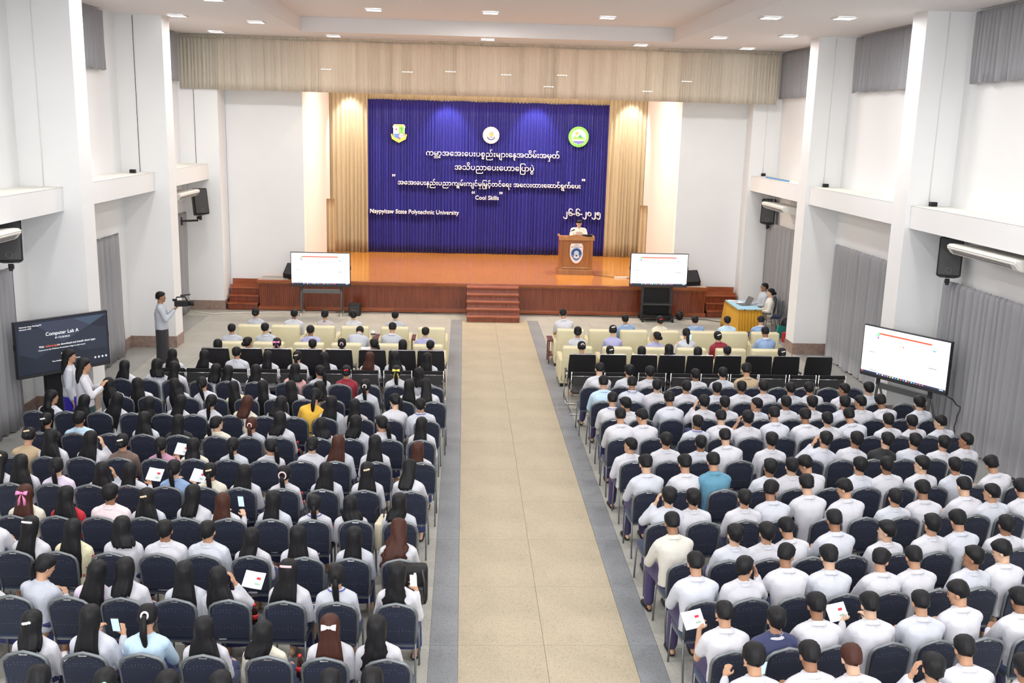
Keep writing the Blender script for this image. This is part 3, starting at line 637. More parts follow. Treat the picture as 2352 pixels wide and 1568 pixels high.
tv((7.275, 17.64, 0), math.atan2(16.85 - 18.43, 7.74 - 6.81), 'big white slide screen by the right wall beside the seated men', w=1.86, h=.98, ztop=1.93, standm='grey metal screen stand by the right wall beside the seated men')
tv((-7.99, 17.60, 0), math.atan2(18.25 - 16.95, -7.44 + 8.57), 'dark meeting screen lettered Computer Lab A by the left wall', w=1.71, h=1.0, kind='dark', stand='column', ztop=1.99, standm='black pedestal on wheels under the dark meeting screen')
cable([(7.72, 16.88, 1.0), (8.0, 16.8, .75), (7.9, 16.7, .4), (7.85, 16.6, .03)], M['cable'], 'black cable hanging from the big white slide screen', .012, 9)
# ================================================================= speakers, air conditioners
def wall_speaker(loc, rz, label, tilt=12):
    e = empty('wall_speaker', loc, rot=(R(-tilt), 0, rz)); tag(e, label, 'speaker', 'black wall speakers')
    bm = bmesh.new(); P = [(-.21, -.17), (.21, -.17), (.13, .17), (-.13, .17)]
    A = [bm.verts.new((x, y, -.36)) for x, y in P]; B = [bm.verts.new((x, y, .36)) for x, y in P]
    bm.faces.new(A[::-1]); bm.faces.new(B)
    for i in range(4): bm.faces.new((A[i], A[(i + 1) % 4], B[(i + 1) % 4], B[i]))
    bmesh.ops.bevel(bm, geom=bm.edges[:], offset=.018, segments=2, affect='EDGES')
    obj('cabinet', fin(bm, 'cabinet', False), M['black'], e); bx('grille', (0, -.176, 0), (.36, .012, .66), M['dark'], e, .003)
    part('woofer_ring', lambda b: tube(b, [(.05 * math.cos(t) , -.185, -.25 + .05 * math.sin(t)) for t in [k * math.pi / 6 for k in range(12)]], .006, 5, True), M['tvm'], e, True)
    bx('bracket', (0, .1, -.42), (.08, .2, .08), M['black'], e, .01); bx('bracket_foot', (0, .02, -.47), (.06, .08, .06), M['black'], e, .01)
    return e
def rz_to(dx, dy): return math.atan2(dy, dx) + math.pi / 2
wall_speaker((8.0, 28.95, 3.18), rz_to(-.45, -1), 'black wall speaker behind the air conditioner above the laptop table')
wall_speaker((7.95, 17.72, 3.32), rz_to(-.45, -1), 'black wall speaker behind the air conditioner above the big white screen')
wall_speaker((-8.45, 16.85, 3.40), rz_to(.35, -1), 'black wall speaker high above the dark meeting screen')
e = wall_speaker((-8.3, 28.3, 3.16), rz_to(.75, -1), 'black wall speaker high above the left side steps')
bx('wall_arm', (-.3, .1, -.5), (.5, .05, .05), M['black'], e); bx('wall_plate', (-.52, .1, -.5), (.03, .08, .22), M['black'], e)
def aircon(loc, rz, L_, label):
    e = empty('air_conditioner', loc, rz); tag(e, label, 'air conditioner', 'white hanging air conditioners')
    bm = bmesh.new(); prof = [(0, .0), (.10, -.12), (.62, -.20), (.68, -.10), (.68, .02), (.1, .06), (.02, .05)]
    A = [bm.verts.new((-L_ / 2, y, z)) for y, z in prof]; B = [bm.verts.new((L_ / 2, y, z)) for y, z in prof]
    bm.faces.new(A); bm.faces.new(B[::-1]); n = len(prof)
    for i in range(n): bm.faces.new((A[i], B[i], B[(i + 1) % n], A[(i + 1) % n]))
    bmesh.ops.bevel(bm, geom=bm.edges[:], offset=.02, segments=2, affect='EDGES')
    obj('housing', fin(bm, 'housing', False), M['acw'], e)
    rt = Matrix.Rotation(R(-50), 3, 'X')
    bx('air_outlet', (0, .045, -.065), (L_ * .84, .012, .09), M['acd'], e, rot=Matrix.Rotation(R(40), 3, 'X'))
    for k in (0, 1): bx('louvre', (0, .03 + k * .028, -.045 - k * .034), (L_ * .83, .006, .035), M['wht'], e, rot=Matrix.Rotation(R(20), 3, 'X'))
    for q in (-1, 1): part('hanger', lambda b: tube(b, [(q * L_ * .4, .3, .04), (q * L_ * .4, .3, .45)], .008, 5), M['steel'], e)
    return e
aircon((7.42, 26.9, 3.50), R(-90), 1.9, 'white air conditioner hung above the laptop table on right wall')
aircon((7.42, 15.75, 3.62), R(-90), 2.2, 'white air conditioner hung on right wall above the big white screen')
aircon((-7.98, 15.2, 3.62), R(90), 2.2, 'white air conditioner hung on left wall above the dark meeting screen')
aircon((-8.1, 26.8, 3.50), R(90), 1.9, 'white air conditioner hung on left wall beyond the cameraman')
def wedge(loc, rz, label, s=1):
    e = empty('stage_monitor', loc, rz); tag(e, label, 'speaker')
    bm = bmesh.new(); P = [(-.22, 0), (.2, 0), (.22, .12), (.0, .42), (-.14, .40)]
    A = [bm.verts.new((-.3 * s, y * s, z * s)) for y, z in P]; B = [bm.verts.new((.3 * s, y * s, z * s)) for y, z in P]; n = 5
    bm.faces.new(A); bm.faces.new(B[::-1])
    for i in range(n): bm.faces.new((A[i], B[i], B[(i + 1) % n], A[(i + 1) % n]))
    obj('cabinet', fin(bm, 'cabinet', False), M['black'], e); bx('grille', (0, .13 * s, .27 * s), (.5 * s, .36 * s, .01), M['dark'], e, rot=Matrix.Rotation(R(-54), 3, 'X'))
wedge((-5.85, 29.40, DZ + .016), R(150), 'black wedge monitor speaker on stage behind the left screen', 1.0)
wedge((5.85, 29.46, DZ + .006), R(200), 'black wedge monitor speaker on stage behind the podium side screen', 1.05)
e = empty('floor_speaker', (-4.02, 28.45, 0)); tag(e, 'small black box speaker on the floor before the stage', 'speaker'); bx('cabinet', (0, 0, .17), (.34, .3, .34), M['black'], e, .02); bx('grille', (0, -.155, .17), (.28, .01, .28), M['dark'], e)
e = empty('floor_speaker', (5.45, 28.5, 0)); tag(e, 'black rounded bag beside the screen cart by the stage', 'bag'); part('body', lambda b: ell(b, (0, 0, .13), (.12, .12, .13)), M['black'], e, True); e.name = 'black_bag'; bx('strap', (0, 0, .26), (.04, .12, .03), M['dark'], e)
# stage lamp cans just visible under the ends of the valance
for x, w_ in ((-5.35, 'left'), (5.1, 'right')):
    for k in range(3):
        e = empty('stage_lamp_can', (x + (k - 1) * .16, 33.0, 6.62), rot=(R(30), 0, R(20 * (k - 1)))); tag(e, 'dark stage lamp can hanging behind the %s end of the valance' % w_, 'stage lamp', 'stage lamp cans, %s end' % w_)
        part('can', lambda b: tube(b, [(0, 0, .13), (0, 0, .06), (0, 0, -.12)], [.03, .07, .08], 12), M['dark'], e, True); part('lens', lambda b: tube(b, [(0, 0, -.121), (0, 0, -.125)], .07, 12), M['glass'], e)
    part('lamp_bar', lambda b: tube(b, [(x - .4, 33, 6.8), (x + .4, 33, 6.8)], .02, 6), M['dark'], e); 
    lb = bpy.context.scene.collection.objects[-1]; lb.parent = None; tag(lb, 'dark bar that holds the stage lamps at the %s end' % w_, 'bar')
# led bars shining through the valance
for i, (x, z) in enumerate(((-4.8, 6.85), (-2.56, 6.84), (-1.36, 6.88), (.2, 6.84), (1.77, 6.87), (1.4, 6.55), (4.2, 6.5), (5.3, 6.8))):
    e = empty('valance_lamp', (x, 28.775, z)); tag(e, 'tiny white lamp row glowing on the cream valance, ' + ['first', 'second', 'third', 'fourth', 'fifth', 'sixth', 'seventh', 'eighth'][i] + ' from left', 'lamp', 'small lamp rows on the valance')
    bx('holder', (0, .01, 0), (.3, .01, .02), M['cream'], e)
    for k in range(4): bx('bulb', (-.11 + k * .075, 0, 0), (.035, .012, .022), M['ledw'] if 0 else emitm('bulb', (1, 1, .98), 2.2) if (i == 0 and k == 0) else bpy.data.materials['bulb'], e)
# ================================================================= laptop table with orange skirt
t = empty('skirted_table', (6.88, 27.0, 0)); tag(t, 'small table with light blue top and orange satin skirt', 'table')
bx('table_top', (0, 0, .745), (.64, 1.42, .03), M['lblue'], t, .006)
bm = bmesh.new(); per = []; hx, hy = .325, .715
def perim(s_):
    L4 = [2 * hx, 2 * hy, 2 * hx, 2 * hy]; p = s_ * sum(L4)
    for k, (L_, a, d, nn) in enumerate(((L4[0], (-hx, -hy), (1, 0), (0, -1)), (L4[1], (hx, -hy), (0, 1), (1, 0)), (L4[2], (hx, hy), (-1, 0), (0, 1)), (L4[3], (-hx, hy), (0, -1), (-1, 0)))):
        if p <= L_ or k == 3: return a[0] + d[0] * p, a[1] + d[1] * p, nn
        p -= L_
N_ = 260; rows_ = []
for r_ in range(7):
    v = r_ / 6; row = []
    for i in range(N_):
        x, y, nn = perim(i / N_); a = (.012 + .035 * v) * math.sin(i / N_ * 2 * math.pi * 52 + math.sin(i * .13)) + .05 * v
        row.append(bm.verts.new((x + nn[0] * a, y + nn[1] * a, .735 - v * .72)))
    rows_.append(row)
for r_ in range(6):
    for i in range(N_): bm.faces.new((rows_[r_][i], rows_[r_][(i + 1) % N_], rows_[r_ + 1][(i + 1) % N_], rows_[r_ + 1][i]))
bmesh.ops.solidify(bm, geom=bm.faces[:], thickness=.004)
obj('table_skirt', fin(bm, 'table_skirt'), M['orange'], t)
for q in (-.15, .15): bx('clip', (q, -.725, .735), (.02, .012, .03), M['black'], t)
l = empty('laptop', (6.86, 26.95, .762), R(-80)); tag(l, 'grey laptop standing open on the light blue table top', 'laptop')
bx('keyboard_base', (0, 0, .01), (.34, .24, .018), M['tvm'], l, .004); bx('lid', (0, .19, .11), (.34, .012, .23), M['tvm'], l, .003, rot=Matrix.Rotation(R(-28), 3, 'X'))
for i, (x, y, rz, lab) in enumerate(((6.86, 27.35, 10, 'white paper sheet on the table behind the laptop'), (7.02, 27.0, 40, 'white paper sheet on the table beside the laptop'), (6.75, 27.55, 60, 'white paper sheet at the far end of the skirted table'))):
    tag(bx('paper_sheet', (x, y, .7635), (.21, .29, .002), M['paper'], None, rot=Matrix.Rotation(R(rz), 3, 'Z')), lab, 'paper')
e = empty('shoulder_bag', (6.95, 25.75, 0)); tag(e, 'black bag on the floor in front of the orange skirted table', 'bag'); part('body', lambda b: ell(b, (0, 0, .16), (.24, .15, .17)), M['black'], e, True); bx('strap', (0, 0, .33), (.2, .03, .03), M['dark'], e)
e = empty('backpack', (7.95, 26.35, 0)); tag(e, 'black backpack on floor beside chairs behind the laptop table', 'bag'); part('body', lambda b: ell(b, (0, 0, .26), (.17, .15, .27)), M['black'], e, True); bx('pocket', (0, -.14, .17), (.2, .05, .2), M['dark'], e, .02)
e = empty('teal_file_box', (7.70, 25.98, 0), R(20)); tag(e, 'teal plastic file leaning by the column near the laptop table', 'file box'); bx('shell', (0, 0, .2), (.36, .05, .34), M['teal'], e, .012, rot=Matrix.Rotation(R(14), 3, 'Y')); bx('handle', (-.03, 0, .39), (.12, .03, .02), M['black'], e)
e = empty('red_bag', (7.78, 25.66, 0), R(20)); tag(e, 'red bag beside the teal file by the column', 'bag'); bx('body', (0, 0, .14), (.34, .14, .27), M['red'], e, .03); bx('handle', (0, 0, .29), (.14, .03, .02), M['red'], e)
# ================================================================= chairs
def chair_parts():
    e = empty('banquet_chair', (0, 0, 0))
    # backrest outline in the chair's own frame, seat centre over the origin, back at -y
    def yb(z): return -.20 - .07 * (z - .46) / .46
    def outline(w, top, bot, n=8):
        p = [(-w * .90, bot), (-w * .97, bot + .14), (-w, top - .14), (-w * .93, top - .085), (-w * .72, top - .045), (-w * .36, top - .02), (0, top)]
        return p + [(-x, z) for x, z in p[-2::-1]]
    def bk(b):
        P = outline(.205, .905, .455)
        F = [b.verts.new((x, yb(z) + .022, z)) for x, z in P]; G = [b.verts.new((x, yb(z) - .028, z)) for x, z in P]
        b.faces.new(F); b.faces.new(G[::-1]); n = len(P)
        for i in range(n): b.faces.new((F[i], G[i], G[(i + 1) % n], F[(i + 1) % n]))
        es = [e_ for e_ in b.edges if abs(e_.verts[0].co.y - e_.verts[1].co.y) < .045 and not e_.is_boundary]
        bmesh.ops.bevel(b, geom=es, offset=.012, segments=2, affect='EDGES')
    part('backrest', bk, M['navy'], e, False)
    part('back_frame', lambda b: tube(b, [(x, yb(z) - .004, z) for x, z in outline(.222, .925, .44)], .013, 7, sc=(1, 1.4)), M['frame'], e, True)
    bx('handle_plate', (0, -.282, .897), (.085, .012, .012), M['chrome'], e, .003)
    bm = bmesh.new(); box(bm, (0, .02, .45), (.43, .44, .075), None, .028); obj('seat', fin(bm, 'seat', True), M['seat'], e)
    bx('seat_frame', (0, .02, .405), (.41, .42, .022), M['frame'], e)
    for q in (-1, 1):
        part('leg', lambda b: tube(b, [(q * .205, -.195, .46), (q * .208, -.23, .25), (q * .215, -.30, .0)], .0125, 6), M['chrome'] if 0 else M['frame'], e, True)
        part('leg', lambda b: tube(b, [(q * .205, .21, .42), (q * .212, .235, .0)], .0125, 6), M['frame'], e, True)
    for ch in e.children:
        for v in ch.data.vertices:
            x, y, z = v.co
            v.co = (x * .90, y * .93, z + .037 * (z / .46) if z < .46 else .925 - (.925 - z) * .92)
    return e
CH = chair_parts(); used = [False]
def place(proto, flag, x, y, rz, label, cat, group, kind_name=None):
    o = proto if not flag[0] else copy_tree(proto); flag[0] = True
    o.location = (x, y, 0); o.rotation_euler = (0, 0, rz); tag(o, label, cat, group); return o
for ln in '''-1.529|8.165|-2.6|navy banquet chair, first from aisle, tenth navy row, women's block
-2.080|8.190|-2.6|navy banquet chair, second from aisle, tenth navy row, women's block
-2.567|8.212|-2.6|navy banquet chair, third from aisle, tenth navy row, women's block
-3.130|8.237|-2.6|navy banquet chair, fourth from aisle, tenth navy row, women's block
-3.667|8.261|-2.6|navy banquet chair, fifth from aisle, tenth navy row, women's block
-4.171|8.283|-2.6|navy banquet chair, sixth from aisle, tenth navy row, women's block
-4.686|8.306|-2.6|navy banquet chair, seventh from aisle, tenth navy row, women's block
-1.528|9.193|-2.3|navy banquet chair, first from aisle, ninth navy row, women's block
-2.101|9.216|-2.3|navy banquet chair, second from aisle, ninth navy row, women's block
-2.611|9.237|-2.3|navy banquet chair, third from aisle, ninth navy row, women's block
-3.146|9.259|-2.3|navy banquet chair, fourth from aisle, ninth navy row, women's block
-3.671|9.281|-2.3|navy banquet chair, fifth from aisle, ninth navy row, women's block
-4.187|9.302|-2.3|navy banquet chair, sixth from aisle, ninth navy row, women's block
-4.699|9.323|-2.3|navy banquet chair, seventh from aisle, ninth navy row, women's block
-5.250|9.345|-2.3|navy banquet chair, eighth from aisle, ninth navy row, women's block
-5.750|9.365|-2.3|navy banquet chair, ninth from aisle, ninth navy row, women's block
-1.549|10.196|-2.5|navy banquet chair, first from aisle, eighth navy row, women's block
-2.074|10.219|-2.5|navy banquet chair, second from aisle, eighth navy row, women's block
-2.568|10.241|-2.5|navy banquet chair, third from aisle, eighth navy row, women's block
-3.146|10.267|-2.5|navy banquet chair, fourth from aisle, eighth navy row, women's block
-3.668|10.290|-2.5|navy banquet chair, fifth from aisle, eighth navy row, women's block
-4.136|10.310|-2.5|navy banquet chair, sixth from aisle, eighth navy row, women's block
-4.648|10.333|-2.5|navy banquet chair, seventh from aisle, eighth navy row, women's block
-5.203|10.358|-2.5|navy banquet chair, eighth from aisle, eighth navy row, women's block
-5.668|10.378|-2.5|navy banquet chair, ninth from aisle, eighth navy row, women's block
-6.168|10.400|-2.5|navy banquet chair, tenth from aisle, eighth navy row, women's block
-1.622|11.250|-1.2|navy banquet chair, first from aisle, seventh navy row, women's block
-2.142|11.261|-1.2|navy banquet chair, second from aisle, seventh navy row, women's block
-2.644|11.272|-1.2|navy banquet chair, third from aisle, seventh navy row, women's block
-3.123|11.282|-1.2|navy banquet chair, fourth from aisle, seventh navy row, women's block
-3.617|11.293|-1.2|navy banquet chair, fifth from aisle, seventh navy row, women's block
-4.127|11.304|-1.2|navy banquet chair, sixth from aisle, seventh navy row, women's block
-4.611|11.314|-1.2|navy banquet chair, seventh from aisle, seventh navy row, women's block
-5.124|11.325|-1.2|navy banquet chair, eighth from aisle, seventh navy row, women's block
-5.603|11.335|-1.2|navy banquet chair, ninth from aisle, seventh navy row, women's block
-6.111|11.346|-1.2|navy banquet chair, tenth from aisle, seventh navy row, women's block
-1.538|12.216|-2.1|navy banquet chair, first from aisle, sixth navy row, women's block
-2.132|12.238|-2.1|navy banquet chair, second from aisle, sixth navy row, women's block
-2.660|12.257|-2.1|navy banquet chair, third from aisle, sixth navy row, women's block
-3.164|12.276|-2.1|navy banquet chair, fourth from aisle, sixth navy row, women's block
-3.706|12.296|-2.1|navy banquet chair, fifth from aisle, sixth navy row, women's block
-4.171|12.314|-2.1|navy banquet chair, sixth from aisle, sixth navy row, women's block
-4.636|12.331|-2.1|navy banquet chair, seventh from aisle, sixth navy row, women's block
-5.101|12.348|-2.1|navy banquet chair, eighth from aisle, sixth navy row, women's block
-5.588|12.366|-2.1|navy banquet chair, ninth from aisle, sixth navy row, women's block
-6.079|12.385|-2.1|navy banquet chair, tenth from aisle, sixth navy row, women's block
-6.581|12.403|-2.1|navy banquet chair, eleventh from aisle, sixth navy row, women's block
-7.081|12.422|-2.1|navy banquet chair, twelfth from aisle, sixth navy row, women's block
-1.459|13.312|-1.2|navy banquet chair, first from aisle, fifth navy row, women's block
-2.074|13.325|-1.2|navy banquet chair, second from aisle, fifth navy row, women's block
-2.636|13.337|-1.2|navy banquet chair, third from aisle, fifth navy row, women's block
-3.103|13.347|-1.2|navy banquet chair, fourth from aisle, fifth navy row, women's block
-3.608|13.358|-1.2|navy banquet chair, fifth from aisle, fifth navy row, women's block
-4.104|13.369|-1.2|navy banquet chair, sixth from aisle, fifth navy row, women's block
-4.569|13.379|-1.2|navy banquet chair, seventh from aisle, fifth navy row, women's block
-5.081|13.390|-1.2|navy banquet chair, eighth from aisle, fifth navy row, women's block
-5.577|13.401|-1.2|navy banquet chair, ninth from aisle, fifth navy row, women's block
-6.089|13.412|-1.2|navy banquet chair, tenth from aisle, fifth navy row, women's block
-6.564|13.422|-1.2|navy banquet chair, eleventh from aisle, fifth navy row, women's block
-7.029|13.432|-1.2|navy banquet chair, twelfth from aisle, fifth navy row, women's block
-1.498|14.300|-2.1|navy banquet chair, first from aisle, fourth navy row, women's block
-1.967|14.317|-2.1|navy banquet chair, second from aisle, fourth navy row, women's block
-2.542|14.338|-2.1|navy banquet chair, third from aisle, fourth navy row, women's block
-3.007|14.355|-2.1|navy banquet chair, fourth from aisle, fourth navy row, women's block
-3.570|14.376|-2.1|navy banquet chair, fifth from aisle, fourth navy row, women's block
-4.037|14.393|-2.1|navy banquet chair, sixth from aisle, fourth navy row, women's block
-4.515|14.410|-2.1|navy banquet chair, seventh from aisle, fourth navy row, women's block
-5.053|14.430|-2.1|navy banquet chair, eighth from aisle, fourth navy row, women's block
-5.569|14.449|-2.1|navy banquet chair, ninth from aisle, fourth navy row, women's block
-6.051|14.467|-2.1|navy banquet chair, tenth from aisle, fourth navy row, women's block
-6.567|14.486|-2.1|navy banquet chair, eleventh from aisle, fourth navy row, women's block
-7.070|14.504|-2.1|navy banquet chair, twelfth from aisle, fourth navy row, women's block
-1.452|15.307|-2.7|navy banquet chair, first from aisle, third navy row, women's block
-2.020|15.334|-2.7|navy banquet chair, second from aisle, third navy row, women's block
-2.485|15.357|-2.7|navy banquet chair, third from aisle, third navy row, women's block
-3.060|15.384|-2.7|navy banquet chair, fourth from aisle, third navy row, women's block
-3.525|15.406|-2.7|navy banquet chair, fifth from aisle, third navy row, women's block
-4.005|15.429|-2.7|navy banquet chair, sixth from aisle, third navy row, women's block
-4.531|15.454|-2.7|navy banquet chair, seventh from aisle, third navy row, women's block
-5.106|15.482|-2.7|navy banquet chair, eighth from aisle, third navy row, women's block
-5.578|15.504|-2.7|navy banquet chair, ninth from aisle, third navy row, women's block
-6.075|15.528|-2.7|navy banquet chair, tenth from aisle, third navy row, women's block
-6.588|15.553|-2.7|navy banquet chair, eleventh from aisle, third navy row, women's block
-7.100|15.577|-2.7|navy banquet chair, twelfth from aisle, third navy row, women's block
-7.600|15.601|-2.7|navy banquet chair, thirteenth from aisle, third navy row, women's block
-1.378|16.380|-1.4|navy banquet chair, first from aisle, second navy row, women's block
-1.906|16.393|-1.4|navy banquet chair, second from aisle, second navy row, women's block
-2.578|16.409|-1.4|navy banquet chair, third from aisle, second navy row, women's block
-3.078|16.421|-1.4|navy banquet chair, fourth from aisle, second navy row, women's block
-3.543|16.433|-1.4|navy banquet chair, fifth from aisle, second navy row, women's block
-4.008|16.444|-1.4|navy banquet chair, sixth from aisle, second navy row, women's block
-4.500|16.456|-1.4|navy banquet chair, seventh from aisle, second navy row, women's block
-5.016|16.469|-1.4|navy banquet chair, eighth from aisle, second navy row, women's block
-5.481|16.480|-1.4|navy banquet chair, ninth from aisle, second navy row, women's block
-6.099|16.495|-1.4|navy banquet chair, tenth from aisle, second navy row, women's block
-6.573|16.506|-1.4|navy banquet chair, eleventh from aisle, second navy row, women's block
-1.427|17.360|-3.0|navy banquet chair, first from aisle, first navy row, women's block
-2.090|17.395|-3.0|navy banquet chair, second from aisle, first navy row, women's block
-2.555|17.419|-3.0|navy banquet chair, third from aisle, first navy row, women's block
-3.067|17.446|-3.0|navy banquet chair, fourth from aisle, first navy row, women's block
-3.533|17.471|-3.0|navy banquet chair, fifth from aisle, first navy row, women's block
-4.006|17.496|-3.0|navy banquet chair, sixth from aisle, first navy row, women's block
-4.568|17.525|-3.0|navy banquet chair, seventh from aisle, first navy row, women's block
-5.069|17.552|-3.0|navy banquet chair, eighth from aisle, first navy row, women's block
-5.534|17.576|-3.0|navy banquet chair, ninth from aisle, first navy row, women's block
-6.017|17.602|-3.0|navy banquet chair, tenth from aisle, first navy row, women's block
-6.482|17.626|-3.0|navy banquet chair, eleventh from aisle, first navy row, women's block
-6.948|17.651|-3.0|navy banquet chair, twelfth from aisle, first navy row, women's block
1.405|17.521|1.3|navy banquet chair, first from aisle, first navy row, men's block
1.946|17.533|1.3|navy banquet chair, second from aisle, first navy row, men's block
2.478|17.546|1.3|navy banquet chair, third from aisle, first navy row, men's block
2.982|17.558|1.3|navy banquet chair, fourth from aisle, first navy row, men's block
3.447|17.569|1.3|navy banquet chair, fifth from aisle, first navy row, men's block
3.929|17.580|1.3|navy banquet chair, sixth from aisle, first navy row, men's block
4.394|17.591|1.3|navy banquet chair, seventh from aisle, first navy row, men's block
4.859|17.602|1.3|navy banquet chair, eighth from aisle, first navy row, men's block
5.324|17.613|1.3|navy banquet chair, ninth from aisle, first navy row, men's block
5.789|17.624|1.3|navy banquet chair, tenth from aisle, first navy row, men's block
6.254|17.635|1.3|navy banquet chair, eleventh from aisle, first navy row, men's block
1.481|16.530|1.1|navy banquet chair, first from aisle, second navy row, men's block
2.002|16.540|1.1|navy banquet chair, second from aisle, second navy row, men's block
2.500|16.550|1.1|navy banquet chair, third from aisle, second navy row, men's block
2.965|16.559|1.1|navy banquet chair, fourth from aisle, second navy row, men's block
3.476|16.569|1.1|navy banquet chair, fifth from aisle, second navy row, men's block
3.941|16.579|1.1|navy banquet chair, sixth from aisle, second navy row, men's block
4.446|16.588|1.1|navy banquet chair, seventh from aisle, second navy row, men's block
4.911|16.598|1.1|navy banquet chair, eighth from aisle, second navy row, men's block
5.376|16.607|1.1|navy banquet chair, ninth from aisle, second navy row, men's block
5.841|16.616|1.1|navy banquet chair, tenth from aisle, second navy row, men's block
6.306|16.625|1.1|navy banquet chair, eleventh from aisle, second navy row, men's block
6.771|16.634|1.1|navy banquet chair, twelfth from aisle, second navy row, men's block
1.507|15.499|2.0|navy banquet chair, first from aisle, third navy row, men's block
1.972|15.515|2.0|navy banquet chair, second from aisle, third navy row, men's block
2.465|15.532|2.0|navy banquet chair, third from aisle, third navy row, men's block
3.036|15.552|2.0|navy banquet chair, fourth from aisle, third navy row, men's block
3.501|15.568|2.0|navy banquet chair, fifth from aisle, third navy row, men's block
3.966|15.584|2.0|navy banquet chair, sixth from aisle, third navy row, men's block
4.453|15.601|2.0|navy banquet chair, seventh from aisle, third navy row, men's block
4.918|15.617|2.0|navy banquet chair, eighth from aisle, third navy row, men's block
5.383|15.633|2.0|navy banquet chair, ninth from aisle, third navy row, men's block
5.848|15.649|2.0|navy banquet chair, tenth from aisle, third navy row, men's block
6.313|15.665|2.0|navy banquet chair, eleventh from aisle, third navy row, men's block
6.813|15.683|2.0|navy banquet chair, twelfth from aisle, third navy row, men's block
1.460|14.484|3.2|navy banquet chair, first from aisle, fourth navy row, men's block
1.972|14.513|3.2|navy banquet chair, second from aisle, fourth navy row, men's block
2.548|14.546|3.2|navy banquet chair, third from aisle, fourth navy row, men's block
3.013|14.572|3.2|navy banquet chair, fourth from aisle, fourth navy row, men's block
3.494|14.599|3.2|navy banquet chair, fifth from aisle, fourth navy row, men's block
3.999|14.628|3.2|navy banquet chair, sixth from aisle, fourth navy row, men's block
4.464|14.654|3.2|navy banquet chair, seventh from aisle, fourth navy row, men's block
4.947|14.682|3.2|navy banquet chair, eighth from aisle, fourth navy row, men's block
5.412|14.708|3.2|navy banquet chair, ninth from aisle, fourth navy row, men's block
5.877|14.735|3.2|navy banquet chair, tenth from aisle, fourth navy row, men's block
6.342|14.761|3.2|navy banquet chair, eleventh from aisle, fourth navy row, men's block
6.807|14.787|3.2|navy banquet chair, twelfth from aisle, fourth navy row, men's block
1.503|13.444|2.9|navy banquet chair, first from aisle, fifth navy row, men's block
2.000|13.469|2.9|navy banquet chair, second from aisle, fifth navy row, men's block
2.470|13.492|2.9|navy banquet chair, third from aisle, fifth navy row, men's block
3.023|13.520|2.9|navy banquet chair, fourth from aisle, fifth navy row, men's block
3.557|13.546|2.9|navy banquet chair, fifth from aisle, fifth navy row, men's block
4.057|13.571|2.9|navy banquet chair, sixth from aisle, fifth navy row, men's block
4.522|13.594|2.9|navy banquet chair, seventh from aisle, fifth navy row, men's block
4.987|13.618|2.9|navy banquet chair, eighth from aisle, fifth navy row, men's block
5.452|13.641|2.9|navy banquet chair, ninth from aisle, fifth navy row, men's block
5.917|13.664|2.9|navy banquet chair, tenth from aisle, fifth navy row, men's block
6.382|13.687|2.9|navy banquet chair, eleventh from aisle, fifth navy row, men's block
1.489|12.293|3.5|navy banquet chair, first from aisle, sixth navy row, men's block
1.954|12.322|3.5|navy banquet chair, second from aisle, sixth navy row, men's block
2.489|12.355|3.5|navy banquet chair, third from aisle, sixth navy row, men's block
2.993|12.386|3.5|navy banquet chair, fourth from aisle, sixth navy row, men's block
3.462|12.415|3.5|navy banquet chair, fifth from aisle, sixth navy row, men's block
3.937|12.444|3.5|navy banquet chair, sixth from aisle, sixth navy row, men's block
4.439|12.475|3.5|navy banquet chair, seventh from aisle, sixth navy row, men's block
4.909|12.504|3.5|navy banquet chair, eighth from aisle, sixth navy row, men's block
5.374|12.533|3.5|navy banquet chair, ninth from aisle, sixth navy row, men's block
5.975|12.570|3.5|navy banquet chair, tenth from aisle, sixth navy row, men's block
6.581|12.607|3.5|navy banquet chair, eleventh from aisle, sixth navy row, men's block
7.081|12.638|3.5|navy banquet chair, twelfth from aisle, sixth navy row, men's block
1.463|11.247|4.4|navy banquet chair, first from aisle, seventh navy row, men's block
1.970|11.285|4.4|navy banquet chair, second from aisle, seventh navy row, men's block
2.479|11.324|4.4|navy banquet chair, third from aisle, seventh navy row, men's block
2.947|11.360|4.4|navy banquet chair, fourth from aisle, seventh navy row, men's block
3.507|11.402|4.4|navy banquet chair, fifth from aisle, seventh navy row, men's block
3.997|11.440|4.4|navy banquet chair, sixth from aisle, seventh navy row, men's block
4.506|11.479|4.4|navy banquet chair, seventh from aisle, seventh navy row, men's block
4.971|11.514|4.4|navy banquet chair, eighth from aisle, seventh navy row, men's block
5.436|11.549|4.4|navy banquet chair, ninth from aisle, seventh navy row, men's block
5.901|11.585|4.4|navy banquet chair, tenth from aisle, seventh navy row, men's block
6.401|11.623|4.4|navy banquet chair, eleventh from aisle, seventh navy row, men's block
1.500|10.151|5.8|navy banquet chair, first from aisle, eighth navy row, men's block
1.970|10.199|5.8|navy banquet chair, second from aisle, eighth navy row, men's block
2.442|10.247|5.8|navy banquet chair, third from aisle, eighth navy row, men's block
2.930|10.296|5.8|navy banquet chair, fourth from aisle, eighth navy row, men's block
3.395|10.344|5.8|navy banquet chair, fifth from aisle, eighth navy row, men's block
3.942|10.399|5.8|navy banquet chair, sixth from aisle, eighth navy row, men's block
4.427|10.448|5.8|navy banquet chair, seventh from aisle, eighth navy row, men's block
4.962|10.503|5.8|navy banquet chair, eighth from aisle, eighth navy row, men's block
5.436|10.551|5.8|navy banquet chair, ninth from aisle, eighth navy row, men's block
5.936|10.601|5.8|navy banquet chair, tenth from aisle, eighth navy row, men's block
1.498|9.262|6.0|navy banquet chair, first from aisle, ninth navy row, men's block
1.972|9.312|6.0|navy banquet chair, second from aisle, ninth navy row, men's block
2.459|9.363|6.0|navy banquet chair, third from aisle, ninth navy row, men's block
2.973|9.417|6.0|navy banquet chair, fourth from aisle, ninth navy row, men's block
